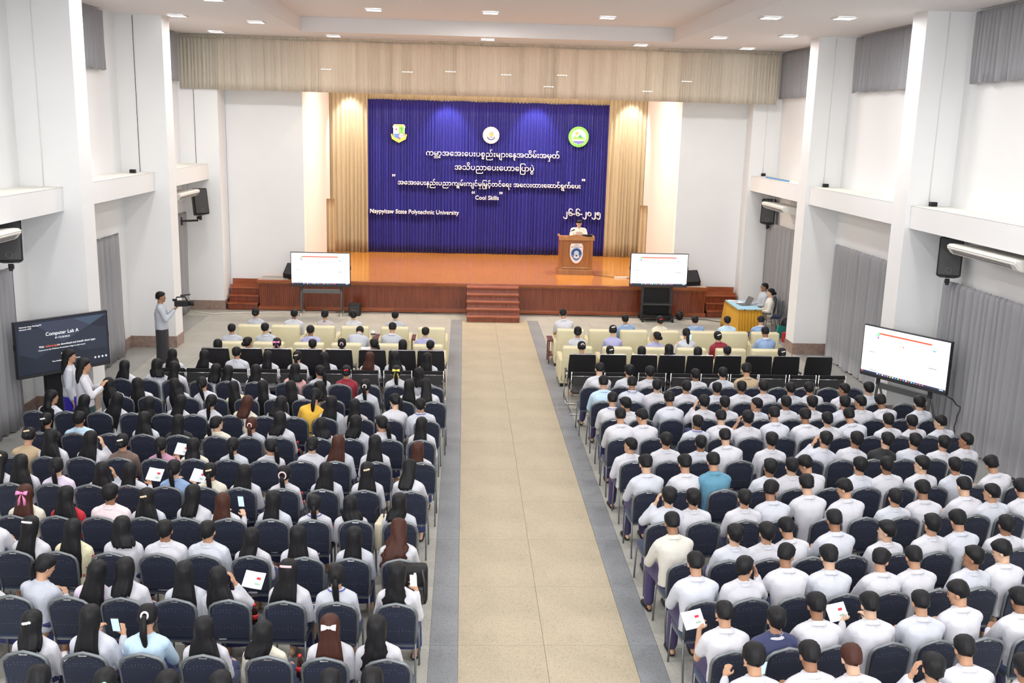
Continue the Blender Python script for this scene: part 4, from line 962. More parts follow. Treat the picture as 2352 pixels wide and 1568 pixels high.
3.482|9.471|6.0|navy banquet chair, fifth from aisle, ninth navy row, men's block
3.983|9.524|6.0|navy banquet chair, sixth from aisle, ninth navy row, men's block
4.469|9.575|6.0|navy banquet chair, seventh from aisle, ninth navy row, men's block
4.965|9.628|6.0|navy banquet chair, eighth from aisle, ninth navy row, men's block
1.522|8.294|5.6|navy banquet chair, first from aisle, tenth navy row, men's block
2.041|8.345|5.6|navy banquet chair, second from aisle, tenth navy row, men's block
2.506|8.390|5.6|navy banquet chair, third from aisle, tenth navy row, men's block
3.036|8.442|5.6|navy banquet chair, fourth from aisle, tenth navy row, men's block
3.501|8.488|5.6|navy banquet chair, fifth from aisle, tenth navy row, men's block
3.979|8.534|5.6|navy banquet chair, sixth from aisle, tenth navy row, men's block
4.470|8.582|5.6|navy banquet chair, seventh from aisle, tenth navy row, men's block
-1.550|7.122|-2.6|navy banquet chair, first from aisle, eleventh navy row, women's block
-2.070|7.146|-2.6|navy banquet chair, second from aisle, eleventh navy row, women's block
-2.600|7.169|-2.6|navy banquet chair, third from aisle, eleventh navy row, women's block
-3.100|7.192|-2.6|navy banquet chair, fourth from aisle, eleventh navy row, women's block
-3.620|7.215|-2.6|navy banquet chair, fifth from aisle, eleventh navy row, women's block
-4.150|7.239|-2.6|navy banquet chair, sixth from aisle, eleventh navy row, women's block
1.520|7.291|3.4|navy banquet chair, first from aisle, eleventh navy row, men's block
2.030|7.322|3.4|navy banquet chair, second from aisle, eleventh navy row, men's block
2.530|7.352|3.4|navy banquet chair, third from aisle, eleventh navy row, men's block
3.030|7.382|3.4|navy banquet chair, fourth from aisle, eleventh navy row, men's block
3.530|7.412|3.4|navy banquet chair, fifth from aisle, eleventh navy row, men's block
4.030|7.442|3.4|navy banquet chair, sixth from aisle, eleventh navy row, men's block'''.strip().split('\n'):
    x, y, rz, lab = ln.split('|'); place(CH, used, float(x), float(y), R(float(rz)), lab, 'chair', 'navy banquet chairs')
place(CH, used, 7.70, 27.5, R(90), 'navy banquet chair under the man at the laptop table', 'chair', 'navy banquet chairs')
place(CH, used, 7.68, 26.76, R(80), 'navy banquet chair under the woman at the laptop table', 'chair', 'navy banquet chairs')
def exec_chair():
    e = empty('office_chair', (0, 0, 0))
    def sh(b):
        P = [(-.27, -.24, .47), (-.275, -.29, .80), (-.26, -.33, 1.05), (.26, -.33, 1.05), (.275, -.29, .80), (.27, -.24, .47)]
        F = [b.verts.new((x, y + .035, z)) for x, y, z in P]; G = [b.verts.new((x, y - .035, z)) for x, y, z in P]
        b.faces.new((F[0], F[1], F[4], F[5])); b.faces.new((F[1], F[2], F[3], F[4])); b.faces.new((G[5], G[4], G[1], G[0])); b.faces.new((G[4], G[3], G[2], G[1]))
        for i in range(6): b.faces.new((F[i], G[i], G[(i + 1) % 6], F[(i + 1) % 6]))
        bmesh.ops.bevel(b, geom=b.edges[:], offset=.012, segments=2, affect='EDGES')
    part('backrest', sh, M['blackl'], e, False)
    bx('top_strip', (0, -.335, 1.062), (.50, .055, .016), M['chrome'], e, .004)
    bm = bmesh.new(); box(bm, (0, .02, .45), (.54, .5, .09), None, .03); obj('seat', fin(bm, 'seat', True), M['blackl'], e)
    for q in (-1, 1):
        part('armrest', lambda b: box(b, (q * .285, .0, .655), (.05, .26, .03), None, .01), M['blackl'], e)
        part('arm_frame', lambda b: tube(b, [(q * .285, -.24, .5), (q * .285, -.20, .64), (q * .285, .14, .64), (q * .285, .24, .42), (q * .285, .24, .03)], .014, 6), M['chrome'], e, True)
        part('runner', lambda b: tube(b, [(q * .285, .25, .02), (q * .285, -.28, .02)], .014, 6), M['chrome'], e, True)
    part('runner', lambda b: tube(b, [(-.285, -.28, .02), (.285, -.28, .02)], .014, 6), M['chrome'], e, True)
    return e
def mesh_chair():
    e = empty('mesh_chair', (0, 0, 0))
    bx('back_mesh', (0, -.24, .72), (.48, .016, .26), M['mesh'], e, .004); bx('top_band', (0, -.242, .83), (.50, .03, .07), M['black'], e, .008)
    for q in (-1, 1):
        part('side_frame', lambda b: tube(b, [(q * .265, -.245, .87), (q * .265, -.23, .5), (q * .265, .0, .44), (q * .265, .24, .42), (q * .265, .25, .03), (q * .265, -.26, .02)], .012, 6), M['chrome'], e, True)
        part('armrest', lambda b: box(b, (q * .28, -.02, .64), (.045, .3, .03), None, .01), M['black'], e)
        part('arm_post', lambda b: tube(b, [(q * .28, .12, .64), (q * .27, .2, .45)], .012, 6), M['chrome'], e, True)
    part('cross_bar', lambda b: tube(b, [(-.265, -.25, .785), (.265, -.25, .785)], .007, 6), M['chrome'], e, True); part('cross_bar', lambda b: tube(b, [(-.265, -.26, .02), (.265, -.26, .02)], .012, 6), M['chrome'], e, True)
    bm = bmesh.new(); box(bm, (0, .02, .44), (.50, .46, .06), None, .02); obj('seat', fin(bm, 'seat', True), M['mesh'], e)
    return e
def sofa():
    e = empty('armchair_sofa', (0, 0, 0))
    for nm, c_, s_, bv in (('back', (0, -.33, .50), (.64, .22, .76), .045), ('seat_cushion', (0, .06, .34), (.52, .62, .20), .04), ('base', (0, .0, .17), (.74, .80, .20), .02)):
        bm = bmesh.new(); box(bm, c_, s_, None, bv); obj(nm, fin(bm, nm, True), M['sofa'], e)
    for q in (-1, 1):
        bm = bmesh.new(); box(bm, (q * .32, .02, .35), (.12, .84, .50), None, .035); obj('arm', fin(bm, 'arm', True), M['sofa'], e)
        for yy in (-.36, .34): bx('foot', (q * .32, yy, .035), (.07, .07, .07), M['black'], e)
    return e
PR_ = {'E': (exec_chair(), [False], 'chair', 'tall black leather chairs'), 'M': (mesh_chair(), [False], 'chair', 'low black mesh chairs'), 'S': (sofa(), [False], 'armchair', 'cream leather armchairs')}
for ln in '''M|-1.538|18.724|0|low black mesh chair, first from aisle, row behind tall black chairs, women's block
M|-2.143|18.720|0|low black mesh chair, second from aisle, row behind tall black chairs, women's block
M|-2.758|18.716|0|low black mesh chair, third from aisle, row behind tall black chairs, women's block
M|-3.322|18.712|0|low black mesh chair, fourth from aisle, row behind tall black chairs, women's block
M|-4.103|18.707|0|low black mesh chair, fifth from aisle, row behind tall black chairs, women's block
M|-4.663|18.703|0|low black mesh chair, sixth from aisle, row behind tall black chairs, women's block
M|-5.223|18.699|0|low black mesh chair, seventh from aisle, row behind tall black chairs, women's block
M|-5.868|18.695|0|low black mesh chair, eighth from aisle, row behind tall black chairs, women's block
M|-6.368|18.692|0|low black mesh chair, ninth from aisle, row behind tall black chairs, women's block
M|1.458|18.791|0|low black mesh chair, first from aisle, row behind tall black chairs, men's block
M|2.100|18.789|0|low black mesh chair, second from aisle, row behind tall black chairs, men's block
M|2.757|18.786|0|low black mesh chair, third from aisle, row behind tall black chairs, men's block
M|3.389|18.784|0|low black mesh chair, fourth from aisle, row behind tall black chairs, men's block
M|3.980|18.782|0|low black mesh chair, fifth from aisle, row behind tall black chairs, men's block
M|4.558|18.780|0|low black mesh chair, sixth from aisle, row behind tall black chairs, men's block
M|5.118|18.779|0|low black mesh chair, seventh from aisle, row behind tall black chairs, men's block
M|5.714|18.777|0|low black mesh chair, eighth from aisle, row behind tall black chairs, men's block
M|6.301|18.775|0|low black mesh chair, ninth from aisle, row behind tall black chairs, men's block
E|-1.544|19.698|0|tall black leather chair with chrome top, first from aisle, row behind the sofas, women's block
E|-2.115|19.693|0|tall black leather chair with chrome top, second from aisle, row behind the sofas, women's block
E|-2.704|19.687|0|tall black leather chair with chrome top, third from aisle, row behind the sofas, women's block
E|-3.366|19.681|0|tall black leather chair with chrome top, fourth from aisle, row behind the sofas, women's block
E|-3.942|19.676|0|tall black leather chair with chrome top, fifth from aisle, row behind the sofas, women's block
E|-4.553|19.670|0|tall black leather chair with chrome top, sixth from aisle, row behind the sofas, women's block
E|-5.123|19.665|0|tall black leather chair with chrome top, seventh from aisle, row behind the sofas, women's block
E|-5.772|19.659|0|tall black leather chair with chrome top, eighth from aisle, row behind the sofas, women's block
E|1.476|19.570|0|tall black leather chair with chrome top, first from aisle, row behind the sofas, men's block
E|2.092|19.578|0|tall black leather chair with chrome top, second from aisle, row behind the sofas, men's block
E|2.716|19.586|0|tall black leather chair with chrome top, third from aisle, row behind the sofas, men's block
E|3.286|19.593|0|tall black leather chair with chrome top, fourth from aisle, row behind the sofas, men's block
E|3.856|19.601|0|tall black leather chair with chrome top, fifth from aisle, row behind the sofas, men's block
E|4.426|19.608|0|tall black leather chair with chrome top, sixth from aisle, row behind the sofas, men's block
E|5.055|19.617|0|tall black leather chair with chrome top, seventh from aisle, row behind the sofas, men's block
E|5.625|19.624|0|tall black leather chair with chrome top, eighth from aisle, row behind the sofas, men's block
E|6.302|19.633|0|tall black leather chair with chrome top, ninth from aisle, row behind the sofas, men's block
S|-1.645|21.053|0|cream leather armchair, first from aisle, second sofa row, women's block
S|-2.528|21.057|0|cream leather armchair, second from aisle, second sofa row, women's block
S|-3.373|21.061|0|cream leather armchair, third from aisle, second sofa row, women's block
S|-4.158|21.064|0|cream leather armchair, fourth from aisle, second sofa row, women's block
S|-4.997|21.068|0|cream leather armchair, fifth from aisle, second sofa row, women's block
S|-5.757|21.071|0|cream leather armchair, sixth from aisle, second sofa row, women's block
S|1.550|21.095|0|cream leather armchair, first from aisle, second sofa row, men's block
S|2.409|21.090|0|cream leather armchair, second from aisle, second sofa row, men's block
S|3.169|21.087|0|cream leather armchair, third from aisle, second sofa row, men's block
S|4.018|21.082|0|cream leather armchair, fourth from aisle, second sofa row, men's block
S|4.873|21.078|0|cream leather armchair, fifth from aisle, second sofa row, men's block
S|5.652|21.074|0|cream leather armchair, sixth from aisle, second sofa row, men's block
S|-1.630|22.852|0|cream leather armchair, first from aisle, front sofa row, women's block
S|-2.474|22.856|0|cream leather armchair, second from aisle, front sofa row, women's block
S|-3.382|22.861|0|cream leather armchair, third from aisle, front sofa row, women's block
S|-4.151|22.864|0|cream leather armchair, fourth from aisle, front sofa row, women's block
S|-4.956|22.869|0|cream leather armchair, fifth from aisle, front sofa row, women's block
S|-5.719|22.872|0|cream leather armchair, sixth from aisle, front sofa row, women's block
S|1.593|22.925|0|cream leather armchair, first from aisle, front sofa row, men's block
S|2.333|22.923|0|cream leather armchair, second from aisle, front sofa row, men's block
S|3.073|22.920|0|cream leather armchair, third from aisle, front sofa row, men's block
S|3.813|22.917|0|cream leather armchair, fourth from aisle, front sofa row, men's block
S|4.697|22.914|0|cream leather armchair, fifth from aisle, front sofa row, men's block
S|5.437|22.912|0|cream leather armchair, sixth from aisle, front sofa row, men's block
S|6.177|22.909|0|cream leather armchair, seventh from aisle, front sofa row, men's block'''.strip().split('\n'):
    k, x, y, rz, lab = ln.split('|'); p = PR_[k]; place(p[0], p[1], float(x), float(y), R(float(rz)), lab, p[2], p[3])
# side tables between the front armchairs, with cups and tissue boxes
for i, (x, y, lab, cup) in enumerate(((-5.34, 22.9, 'dark red side table in the front sofa row, outermost left', 1), (-3.0 - .0, 22.9, 'dark red side table beside the patterned blouse, front sofas', 1), (-2.05, 22.9, 'dark red side table in the front sofa row near the aisle', 0), (1.24, 23.0, 'dark red side table at the aisle end of the right front sofas', 0), (2.5, 22.9, 'dark red side table behind which a lilac-blue jacket sits', 0))):
    e = empty('side_table', (x, y, 0)); tag(e, lab, 'side table', 'dark red side tables')
    bx('table_top', (0, 0, .56), (.30, .5, .04), M['tablew'], e, .006); bx('shelf', (0, 0, .2), (.26, .44, .02), M['tablew'], e)
    for a in (-1, 1):
        for b_ in (-1, 1): bx('leg', (a * .12, b_ * .21, .28), (.03, .03, .55), M['tablew'], e)
    if cup:
        c_ = empty('tissue_box', (x, y - .05, .58)); tag(c_, 'white tissue roll holder on the ' + ('outermost left' if i == 0 else 'second') + ' dark red side table', 'tissue box')
        part('holder', lambda b: tube(b, [(0, 0, 0), (0, 0, .13)], .055, 12), M['wht'], c_, True); part('band', lambda b: tube(b, [(0, 0, .05), (0, 0, .08)], .057, 12), M['dark'], c_, True)
e = empty('tissue_box', (-1.55, 22.55, .60)); 
bpy.data.objects.remove(e)
e = empty('coffee_table', (-1.6, 23.55, 0)); tag(e, 'low dark table in front of the front armchair by the aisle', 'table'); bx('table_top', (0, 0, .47), (.6, .4, .04), M['tablew'], e, .006)
for a in (-1, 1):
    for b_ in (-1, 1): bx('leg', (a * .26, b_ * .17, .225), (.04, .04, .45), M['tablew'], e)
e = empty('tissue_box', (-1.62, 23.5, .49)); tag(e, 'brown tissue box with white tissue on the low table', 'tissue box'); bx('box_body', (0, 0, .04), (.24, .13, .08), M['tablew'], e, .005); part('tissue', lambda b: ell(b, (0, 0, .09), (.06, .03, .03)), M['wht'], e, True)
# ================================================================= people
def remesh(bm, name, voxel, ratio, sm=2):
    bmesh.ops.recalc_face_normals(bm, faces=bm.faces)
    me = bpy.data.meshes.new(name); bm.to_mesh(me); bm.free()
    o = bpy.data.objects.new(name, me); C.objects.link(o)
    a = o.modifiers.new('r', 'REMESH'); a.mode = 'VOXEL'; a.voxel_size = voxel
    if sm: s_ = o.modifiers.new('s', 'SMOOTH'); s_.iterations = sm; s_.factor = .5
    if ratio < 1: d_ = o.modifiers.new('d', 'DECIMATE'); d_.ratio = ratio
    dg = bpy.context.evaluated_depsgraph_get(); out = bpy.data.meshes.new_from_object(o.evaluated_get(dg))
    bpy.data.objects.remove(o); bpy.data.meshes.remove(me); out.name = name; out.shade_smooth(); out.materials.clear(); return out
TH = [0, 14, 30, 52]; PH = [0, 18, 38, 45]; YW = {'0': 0, 'L': 50, 'R': -50}
def rig(sex, lean, yaw, arm):
    """joint positions for a seated figure: hips over the seat, faces +Y; sex 0 woman 1 man"""
    T = (.45, .48)[sex]; a = R(TH[lean] - 4); b = R(TH[lean] * .5 + PH[lean]); k = (1, 1.07)[sex]
    P = Vector((0, -.07, .54)); U = Vector((0, math.sin(a), math.cos(a))); N = P + U * T
    H = N + Vector((0, math.sin(b), math.cos(b))) * (.160, .152)[sex]
    hr = Matrix.Rotation(R(YW[yaw]), 3, 'Z') @ Matrix.Rotation(-b * .85, 3, 'X')
    j = dict(P=P, U=U, N=N, H=H, hr=hr, k=k, a=a, T=T, sex=sex, lean=lean)
    sh = N - U * .088; sw = (.155, .178)[sex]
    fl = Vector((0, math.cos(a), -math.sin(a)))
    for q, s_ in (('l', -1), ('r', 1)):
        S_ = sh + Vector((s_ * sw, 0, 0))
        E_l = S_ + Vector((s_ * .05, .06 + .10 * (lean > 0), -.25)); W_l = Vector((s_ * .10, .26 + .06 * lean, .645)); Hd = Vector((s_ * .05, .33 + .06 * lean, .625))
        if lean >= 1: W_l = Vector((s_ * .11, .30 + .05 * lean, .70)); Hd = Vector((s_ * .045, .36 + .05 * lean, .73))
        if arm == 'R' and s_ == 1 or arm == 'L' and s_ == -1:
            E_l = S_ + Vector((s_ * .10, .16, -.14)); W_l = H + Vector((s_ * .15, .06, -.10)); Hd = H + Vector((s_ * .12, .06, .0))
        if arm == 'P':
            E_l = S_ + Vector((s_ * .06, .10, -.24)); W_l = N + Vector((s_ * .15, .34, -.16)); Hd = N + Vector((s_ * .11, .40, -.12))
        j['S' + q], j['E' + q], j['W' + q], j['D' + q] = S_, E_l, W_l, Hd
    j['legs'] = [(Vector((s_ * .09, -.06, .54)), Vector((s_ * .11, .37, .53)), Vector((s_ * .12, .36, .10)), Vector((s_ * .13, .50, .035))) for s_ in (-1, 1)]
    return j
def head_parts(bm, j):
    H, hr = j['H'], j['hr']; f = lambda v: H + hr @ Vector(v)
    ell(bm, f((0, -.005, .015)), (.076, .095, .098), hr); ell(bm, f((0, .028, -.055)), (.056, .062, .066), hr); ell(bm, f((0, .05, -.01)), (.055, .045, .06), hr)
    capsule(bm, f((0, .086, .010)), f((0, .098, -.018)), .008, .012)
    for s_ in (-1, 1):
        ell(bm, f((s_ * .081, -.005, -.012)), (.010, .020, .032), hr @ Matrix.Rotation(s_ * R(-18), 3, 'Z'))
    ell(bm, f((0, .085, -.052)), (.022, .012, .010), hr); ell(bm, f((0, .075, -.092)), (.022, .018, .018), hr)
    capsule(bm, j['N'] + Vector((0, 0, -.04)), H + hr @ Vector((0, -.02, -.05)), .060 * j['k'], .050 * j['k'])
def hand(bm, W_, D, s_):
    d = (D - W_).normalized(); side = d.cross(Vector((0, 0, 1))); side = side.normalized() if side.length > .2 else Vector((1, 0, 0)); up = side.cross(d)
    palm = W_ + d * .045
    rot = Matrix((side, d, up)).transposed()
    ell(bm, palm, (.036, .048, .016), rot)
    for i, L_ in enumerate((.062, .072, .068, .052)):
        x = (-.027 + .018 * i) * (1 if s_ > 0 else -1); a0 = palm + side * x + d * .035; a1 = a0 + d * L_ * .55 - up * .008; a2 = a1 + d * L_ * .35 - up * .026
        capsule(bm, a0, a1, .0092, .0088); capsule(bm, a1, a2, .0088, .0078)
    t0 = palm - side * s_ * .028 - d * .02; t1 = t0 - side * s_ * .030 + d * .028; capsule(bm, t0, t1, .012, .010); capsule(bm, t1, t1 + d * .026 + side * s_ * .004, .010, .009)
def torso_secs(j, g=0, lo=-.10, hem=0):
    P, U, a, T = j['P'], j['U'], j['a'], j['T']; k = j['k']; f = j['sex'] == 0
    L = [(lo, .15 + hem, .115 + hem), (0, .168 if f else .160, .12), (.13, .138 if f else .150, .105), (.26, .150 if f else .168, .112), (.335, .160 if f else .182, .105), (.375, .145 if f else .165, .090), (.42, .085, .07), (.45, .06, .055)]
    return [(P + U * (t * T / .45) + Vector((0, -.012 * math.sin(t * 7), 0)), rx * k + g, ry * k + g, a) for t, rx, ry in L]
def body_mesh(sex, lean, yaw, arm, j=None):
    j = j or rig(sex, lean, yaw, arm); bm = bmesh.new(); head_parts(bm, j); loft(bm, torso_secs(j), 16)
    for q, s_ in (('l', -1), ('r', 1)):
        S_, E_l, W_l, D = (j[c + q] for c in 'SEWD')
        capsule(bm, j['N'] - j['U'] * .03 + Vector((s_ * .03, 0, 0)), S_, .046, .044); capsule(bm, S_, E_l, .044, .036); capsule(bm, E_l, W_l, .038, .026); hand(bm, W_l, D, s_)
    for h, kn, an, to in j['legs']:
        capsule(bm, h, kn, .082, .058); capsule(bm, kn, an, .055, .036); capsule(bm, an + Vector((0, -.03, -.05)), to, .036, .028)
    return remesh(bm, 'person_body', .0095, .30, 1)
def shirt_mesh(sex, lean, arm, short=0, j=None):
    j = j or rig(sex, lean, '0', arm); bm = bmesh.new(); loft(bm, torso_secs(j, .017, -.04, .012), 20)
    k = j['k']; g = .016
    for q in 'lr':
        S_, E_l, W_l = (j[c + q] for c in 'SEW')
        s3 = -1 if q == 'l' else 1; capsule(bm, j['N'] - j['U'] * .026 + Vector((s3 * .03, 0, 0)), S_ + Vector((0, 0, .004)), .060 * k, .064 * k)
        capsule(bm, S_, S_.lerp(E_l, .95) if not short else S_.lerp(E_l, .65), .064 * k, .055 * k)
        if not short: ell(bm, E_l, (.053, .055, .055)); capsule(bm, E_l, E_l.lerp(W_l, .88), .050 * k, .038 * k)
    # collar
    c0 = j['N'] + j['U'] * .012; rr = .068 * k
    tube(bm, [c0 + Vector((math.cos(t) * rr, math.sin(t) * rr * .95, -.012 * math.sin(t))) for t in [i * math.pi / 8 for i in range(16)]], .014, 6, True)
    me = remesh(bm, 'shirt', .0135, .42, 2)
    for v in me.vertices:
        n = noise.noise(Vector((v.co.x * 9, v.co.y * 9, v.co.z * 6 + lean))) * .010 + noise.noise(Vector((v.co.x * 24, v.co.y * 24 + v.co.x * 20, v.co.z * 9))) * .004
        v.co += v.normal * n
    return me
def legs_mesh(kind, j):
    bm = bmesh.new()
    if kind == 'skirt':
        P = Vector((0, -.07, .60)); loft(bm, [(Vector((0, -.08, .62)), .175, .125, 0), (Vector((0, -.05, .53)), .20, .15, R(20)), (Vector((0, .12, .53)), .205, .105, R(80)), (Vector((0, .30, .53)), .195, .10, R(88)), (Vector((0, .41, .50)), .185, .09, R(130)), (Vector((0, .41, .40)), .185, .095, R(180)), (Vector((0, .39, .13)), .20, .10, R(180))], 18)
    else:
        ell(bm, Vector((0, -.07, .54)), (.185, .145, .11))
        for h, kn, an, to in j['legs']:
            capsule(bm, h, kn, .098, .076); capsule(bm, kn, an + Vector((0, 0, .03)), .074, .066)
    return remesh(bm, 'lower_garment', .017, .45, 3)
def hair_mesh(style, lean, yaw, sex, var=0):
    j = rig(sex, lean, yaw, '0'); H, hr = j['H'], j['hr']; b = R(TH[lean] * .5 + PH[lean])
    yawm = Matrix.Rotation(R(YW[yaw]), 3, 'Z')
    bm = bmesh.new(); seg = 36; wv, lv, sway = ((1, 1, 0), (1.16, .86, .02), (.9, 1.1, -.02), (1.08, .95, -.03))[var]
    # rings in the head's frame: (z, rx, ry, y offset)
    if style in ('S', 'F', 'C'):
        big = {'S': .004, 'F': .014, 'C': .020}[style]
        rg = [(.124 + big, .0, .0, -.012), (.120 + big, .034, .040, -.012), (.105 + big, .064, .072, -.010), (.078 + big, .083 + big * .6, .096 + big * .5, -.008), (.045, .089 + big * .6, .104 + big * .4, -.010), (.014, .088 + big * .3, .101, -.016), (-.014, .083, .093, -.022), (-.034, .074, .082, -.030), (-.046, .05, .055, -.040), (-.050, .01, .01, -.045)]
    else:
        rg = [(.124, .0, .0, -.012), (.120, .036, .042, -.012), (.106, .066, .074, -.012), (.080, .086, .097, -.013), (.045, .094, .103, -.015), (.010, .096, .101, -.020), (-.025, .095, .094, -.030), (-.06, .092, .082, -.040)]
        if style in 'PB': rg = [(z, rx * .95, ry, yo) for z, rx, ry, yo in rg[:-1]] + [(-.058, .060, .062, -.045), (-.066, .02, .02, -.05)]
    rings = []
    tail = []
    if style in ('L', 'W', 'M'):
        end = {'L': -.50, 'W': -.40, 'M': -.215}[style] * lv; n = {'L': 11, 'W': 9, 'M': 5}[style]
        for i in range(1, n + 1):
            t = i / n; z = -.06 + (end + .06) * t
            if style == 'M': rx, ry = .096 + .016 * math.sin(t * 3), .080 - .018 * t
            else: rx, ry = .094 + .034 * min(1, t * 2) - (.04 * max(0, t - .6)), max(.030, .080 * (1 - t * 1.3))
            tail.append((z, rx, ry))
    for (z, rx, ry, yo) in rg:
        row = []
        for k in range(seg):
            a = k * 2 * math.pi / seg; rad = 1 + .022 * math.sin(a * 9 + 1) * (z < .09)
            if style in 'SFC': rad += {'S': .07, 'F': .14, 'C': .17}[style] * noise.noise(Vector((math.cos(a) * 5, math.sin(a) * 5, z * (26 if style == 'C' else 14) + var * 7)) * (2.2 if style == 'C' else 1))
            x, y = rx * math.cos(a) * rad, yo + ry * math.sin(a) * rad
            zz = z
            if style in 'SFC' and math.sin(a) > .2 and z < .07: y -= (.07 - z) * .9 * (math.sin(a) - .1); x *= .96
            if style not in 'SFC' and math.sin(a) > .35 and z < .05: y -= (.05 - z) * .95 * (math.sin(a) - .2)
            if style in 'SFC' and abs(math.sin(a)) < .5 and z < 0: x *= .93
            row.append(H + hr @ Vector((x, y, zz)))
        rings.append(row)
    if tail:
        # below the head the hair falls with gravity along the back
        base = H + hr @ Vector((0, -.045, -.06))
        for i, (z, rx, ry) in enumerate(tail):
            t = (i + 1) / len(tail); drop = -(z + .06)
            back = j['N'] + Vector((0, -.10 - .0, 0)); 
            bx_ = base + Vector((0, 0, -drop)) ; tz = base.z - drop
            # torso surface at this height
            s_ = (tz - j['P'].z) / max(.2, (j['N'].z - j['P'].z)); ty = max(-.205 if lean == 0 else -9, j['P'].y + (j['N'].y - j['P'].y) * s_ - .118)
            w_ = min(1, drop / .16); cy = base.y * (1 - w_) + min(base.y, ty) * w_ if lean < 2 else base.y * (1 - w_ * .75) + ty * w_ * .75
            cx = base.x * (1 - w_ * .6)
            rx *= wv; cx += sway * t * 2
            row = []
            for k in range(seg):
                a = k * 2 * math.pi / seg; n_ = noise.noise(Vector((math.cos(a) * 5, math.sin(a) * 5, 3.3 + lean + var * 5)))
                rad = 1 + .05 * math.sin(a * 9 + 1 + var) * (1 + t) + .12 * t * noise.noise(Vector((math.cos(a) * 2, math.sin(a) * 2, drop * 5 + var * 9)))
                zz = tz
                if style == 'W': rad += .16 * math.sin(drop * 55 + math.cos(a * 3) * 2)
                if t > .55: zz += (.08 if style != 'M' else .03) * (t - .5) * n_ * 2 + .012 * (t - .5) * math.sin(a * 13)
                v = yawm @ Vector((rx * math.cos(a) * rad, ry * math.sin(a) * rad * (1 if math.sin(a) < 0 else .75), 0)) if w_ < .7 else Vector((rx * math.cos(a) * rad, ry * math.sin(a) * rad, 0))
                row.append(Vector((cx, cy, zz)) + v)
            rings.append(row)
    V = [[bm.verts.new(p) for p in r_] for r_ in rings]
    for i in range(len(V) - 1):
        for k in range(seg):
            bm.faces.new((V[i][k], V[i][(k + 1) % seg], V[i + 1][(k + 1) % seg], V[i + 1][k]))
    bm.faces.new(V[-1])
    if style in ('P', 'B'):
        f = lambda v: H + hr @ Vector(v)
        if style == 'B':
            ell(bm, f((0, -.125, -.015)), (.048, .040, .046), hr); ell(bm, f((.01, -.145, -.02)), (.032, .02, .03), hr)
        else:
            p0 = f((0, -.11, .02)); p1 = f((0, -.15, .0)); bk = min(j['N'].y - .115, p1.y + .03) if lean else -.215
            tx = p1.x; ty2 = max(bk, p1.y - .05) if yaw == '0' else p1.y + .03
            pts = [p0, p1, Vector((tx, (p1.y + ty2) / 2 - .008, p1.z - .07)), Vector((tx, ty2, p1.z - .15)), Vector((tx + .01, ty2, p1.z - .23)), Vector((tx + .012, ty2, p1.z - .31))]
            tube(bm, pts, [.020, .028, .038, .040, .030, .006], 12, sc=(1, .8))
    bmesh.ops.remove_doubles(bm, verts=bm.verts, dist=.0004)
    me = fin(bm, 'hair'); return me
CACHE = {}
def cached(key, f):
    if key not in CACHE: CACHE[key] = f()
    return CACHE[key]
def eyes_mesh(lean, yaw, sex):
    j = rig(sex, lean, yaw, '0'); H, hr = j['H'], j['hr']; bm = bmesh.new()
    for s_ in (-1, 1):
        ell(bm, H + hr @ Vector((s_ * .030, .083, .010)), (.013, .006, .006), hr, 8, 6); ell(bm, H + hr @ Vector((s_ * .030, .088, .032)), (.018, .004, .004), hr, 8, 6)
    return fin(bm, 'eyes')
def linked(name, me, m, parent):
    o = bpy.data.objects.new(name, me)
    if not me.materials: me.materials.append(None)
    C.objects.link(o); o.material_slots[0].link = 'OBJECT'; o.material_slots[0].material = m
    if parent: o.parent = parent
    return o
EXM = dict(greenclip=(.35, .6, .42), whiteclip=(.82, .82, .78), scrunchie=(.78, .72, .70), whitebow=(.85, .80, .82), pinkclip=(.82, .52, .56), goldclip=(.70, .56, .38), pinkbow=(.80, .25, .50), pinkribbon=(.80, .58, .58), redclip=(.7, .02, .05), yellowbow=(.85, .75, .15), lanyard=(.08, .09, .45), glasses=(.03, .03, .03))
EXM = {k: mat('accessory_' + k, c, .5) for k, c in EXM.items()}
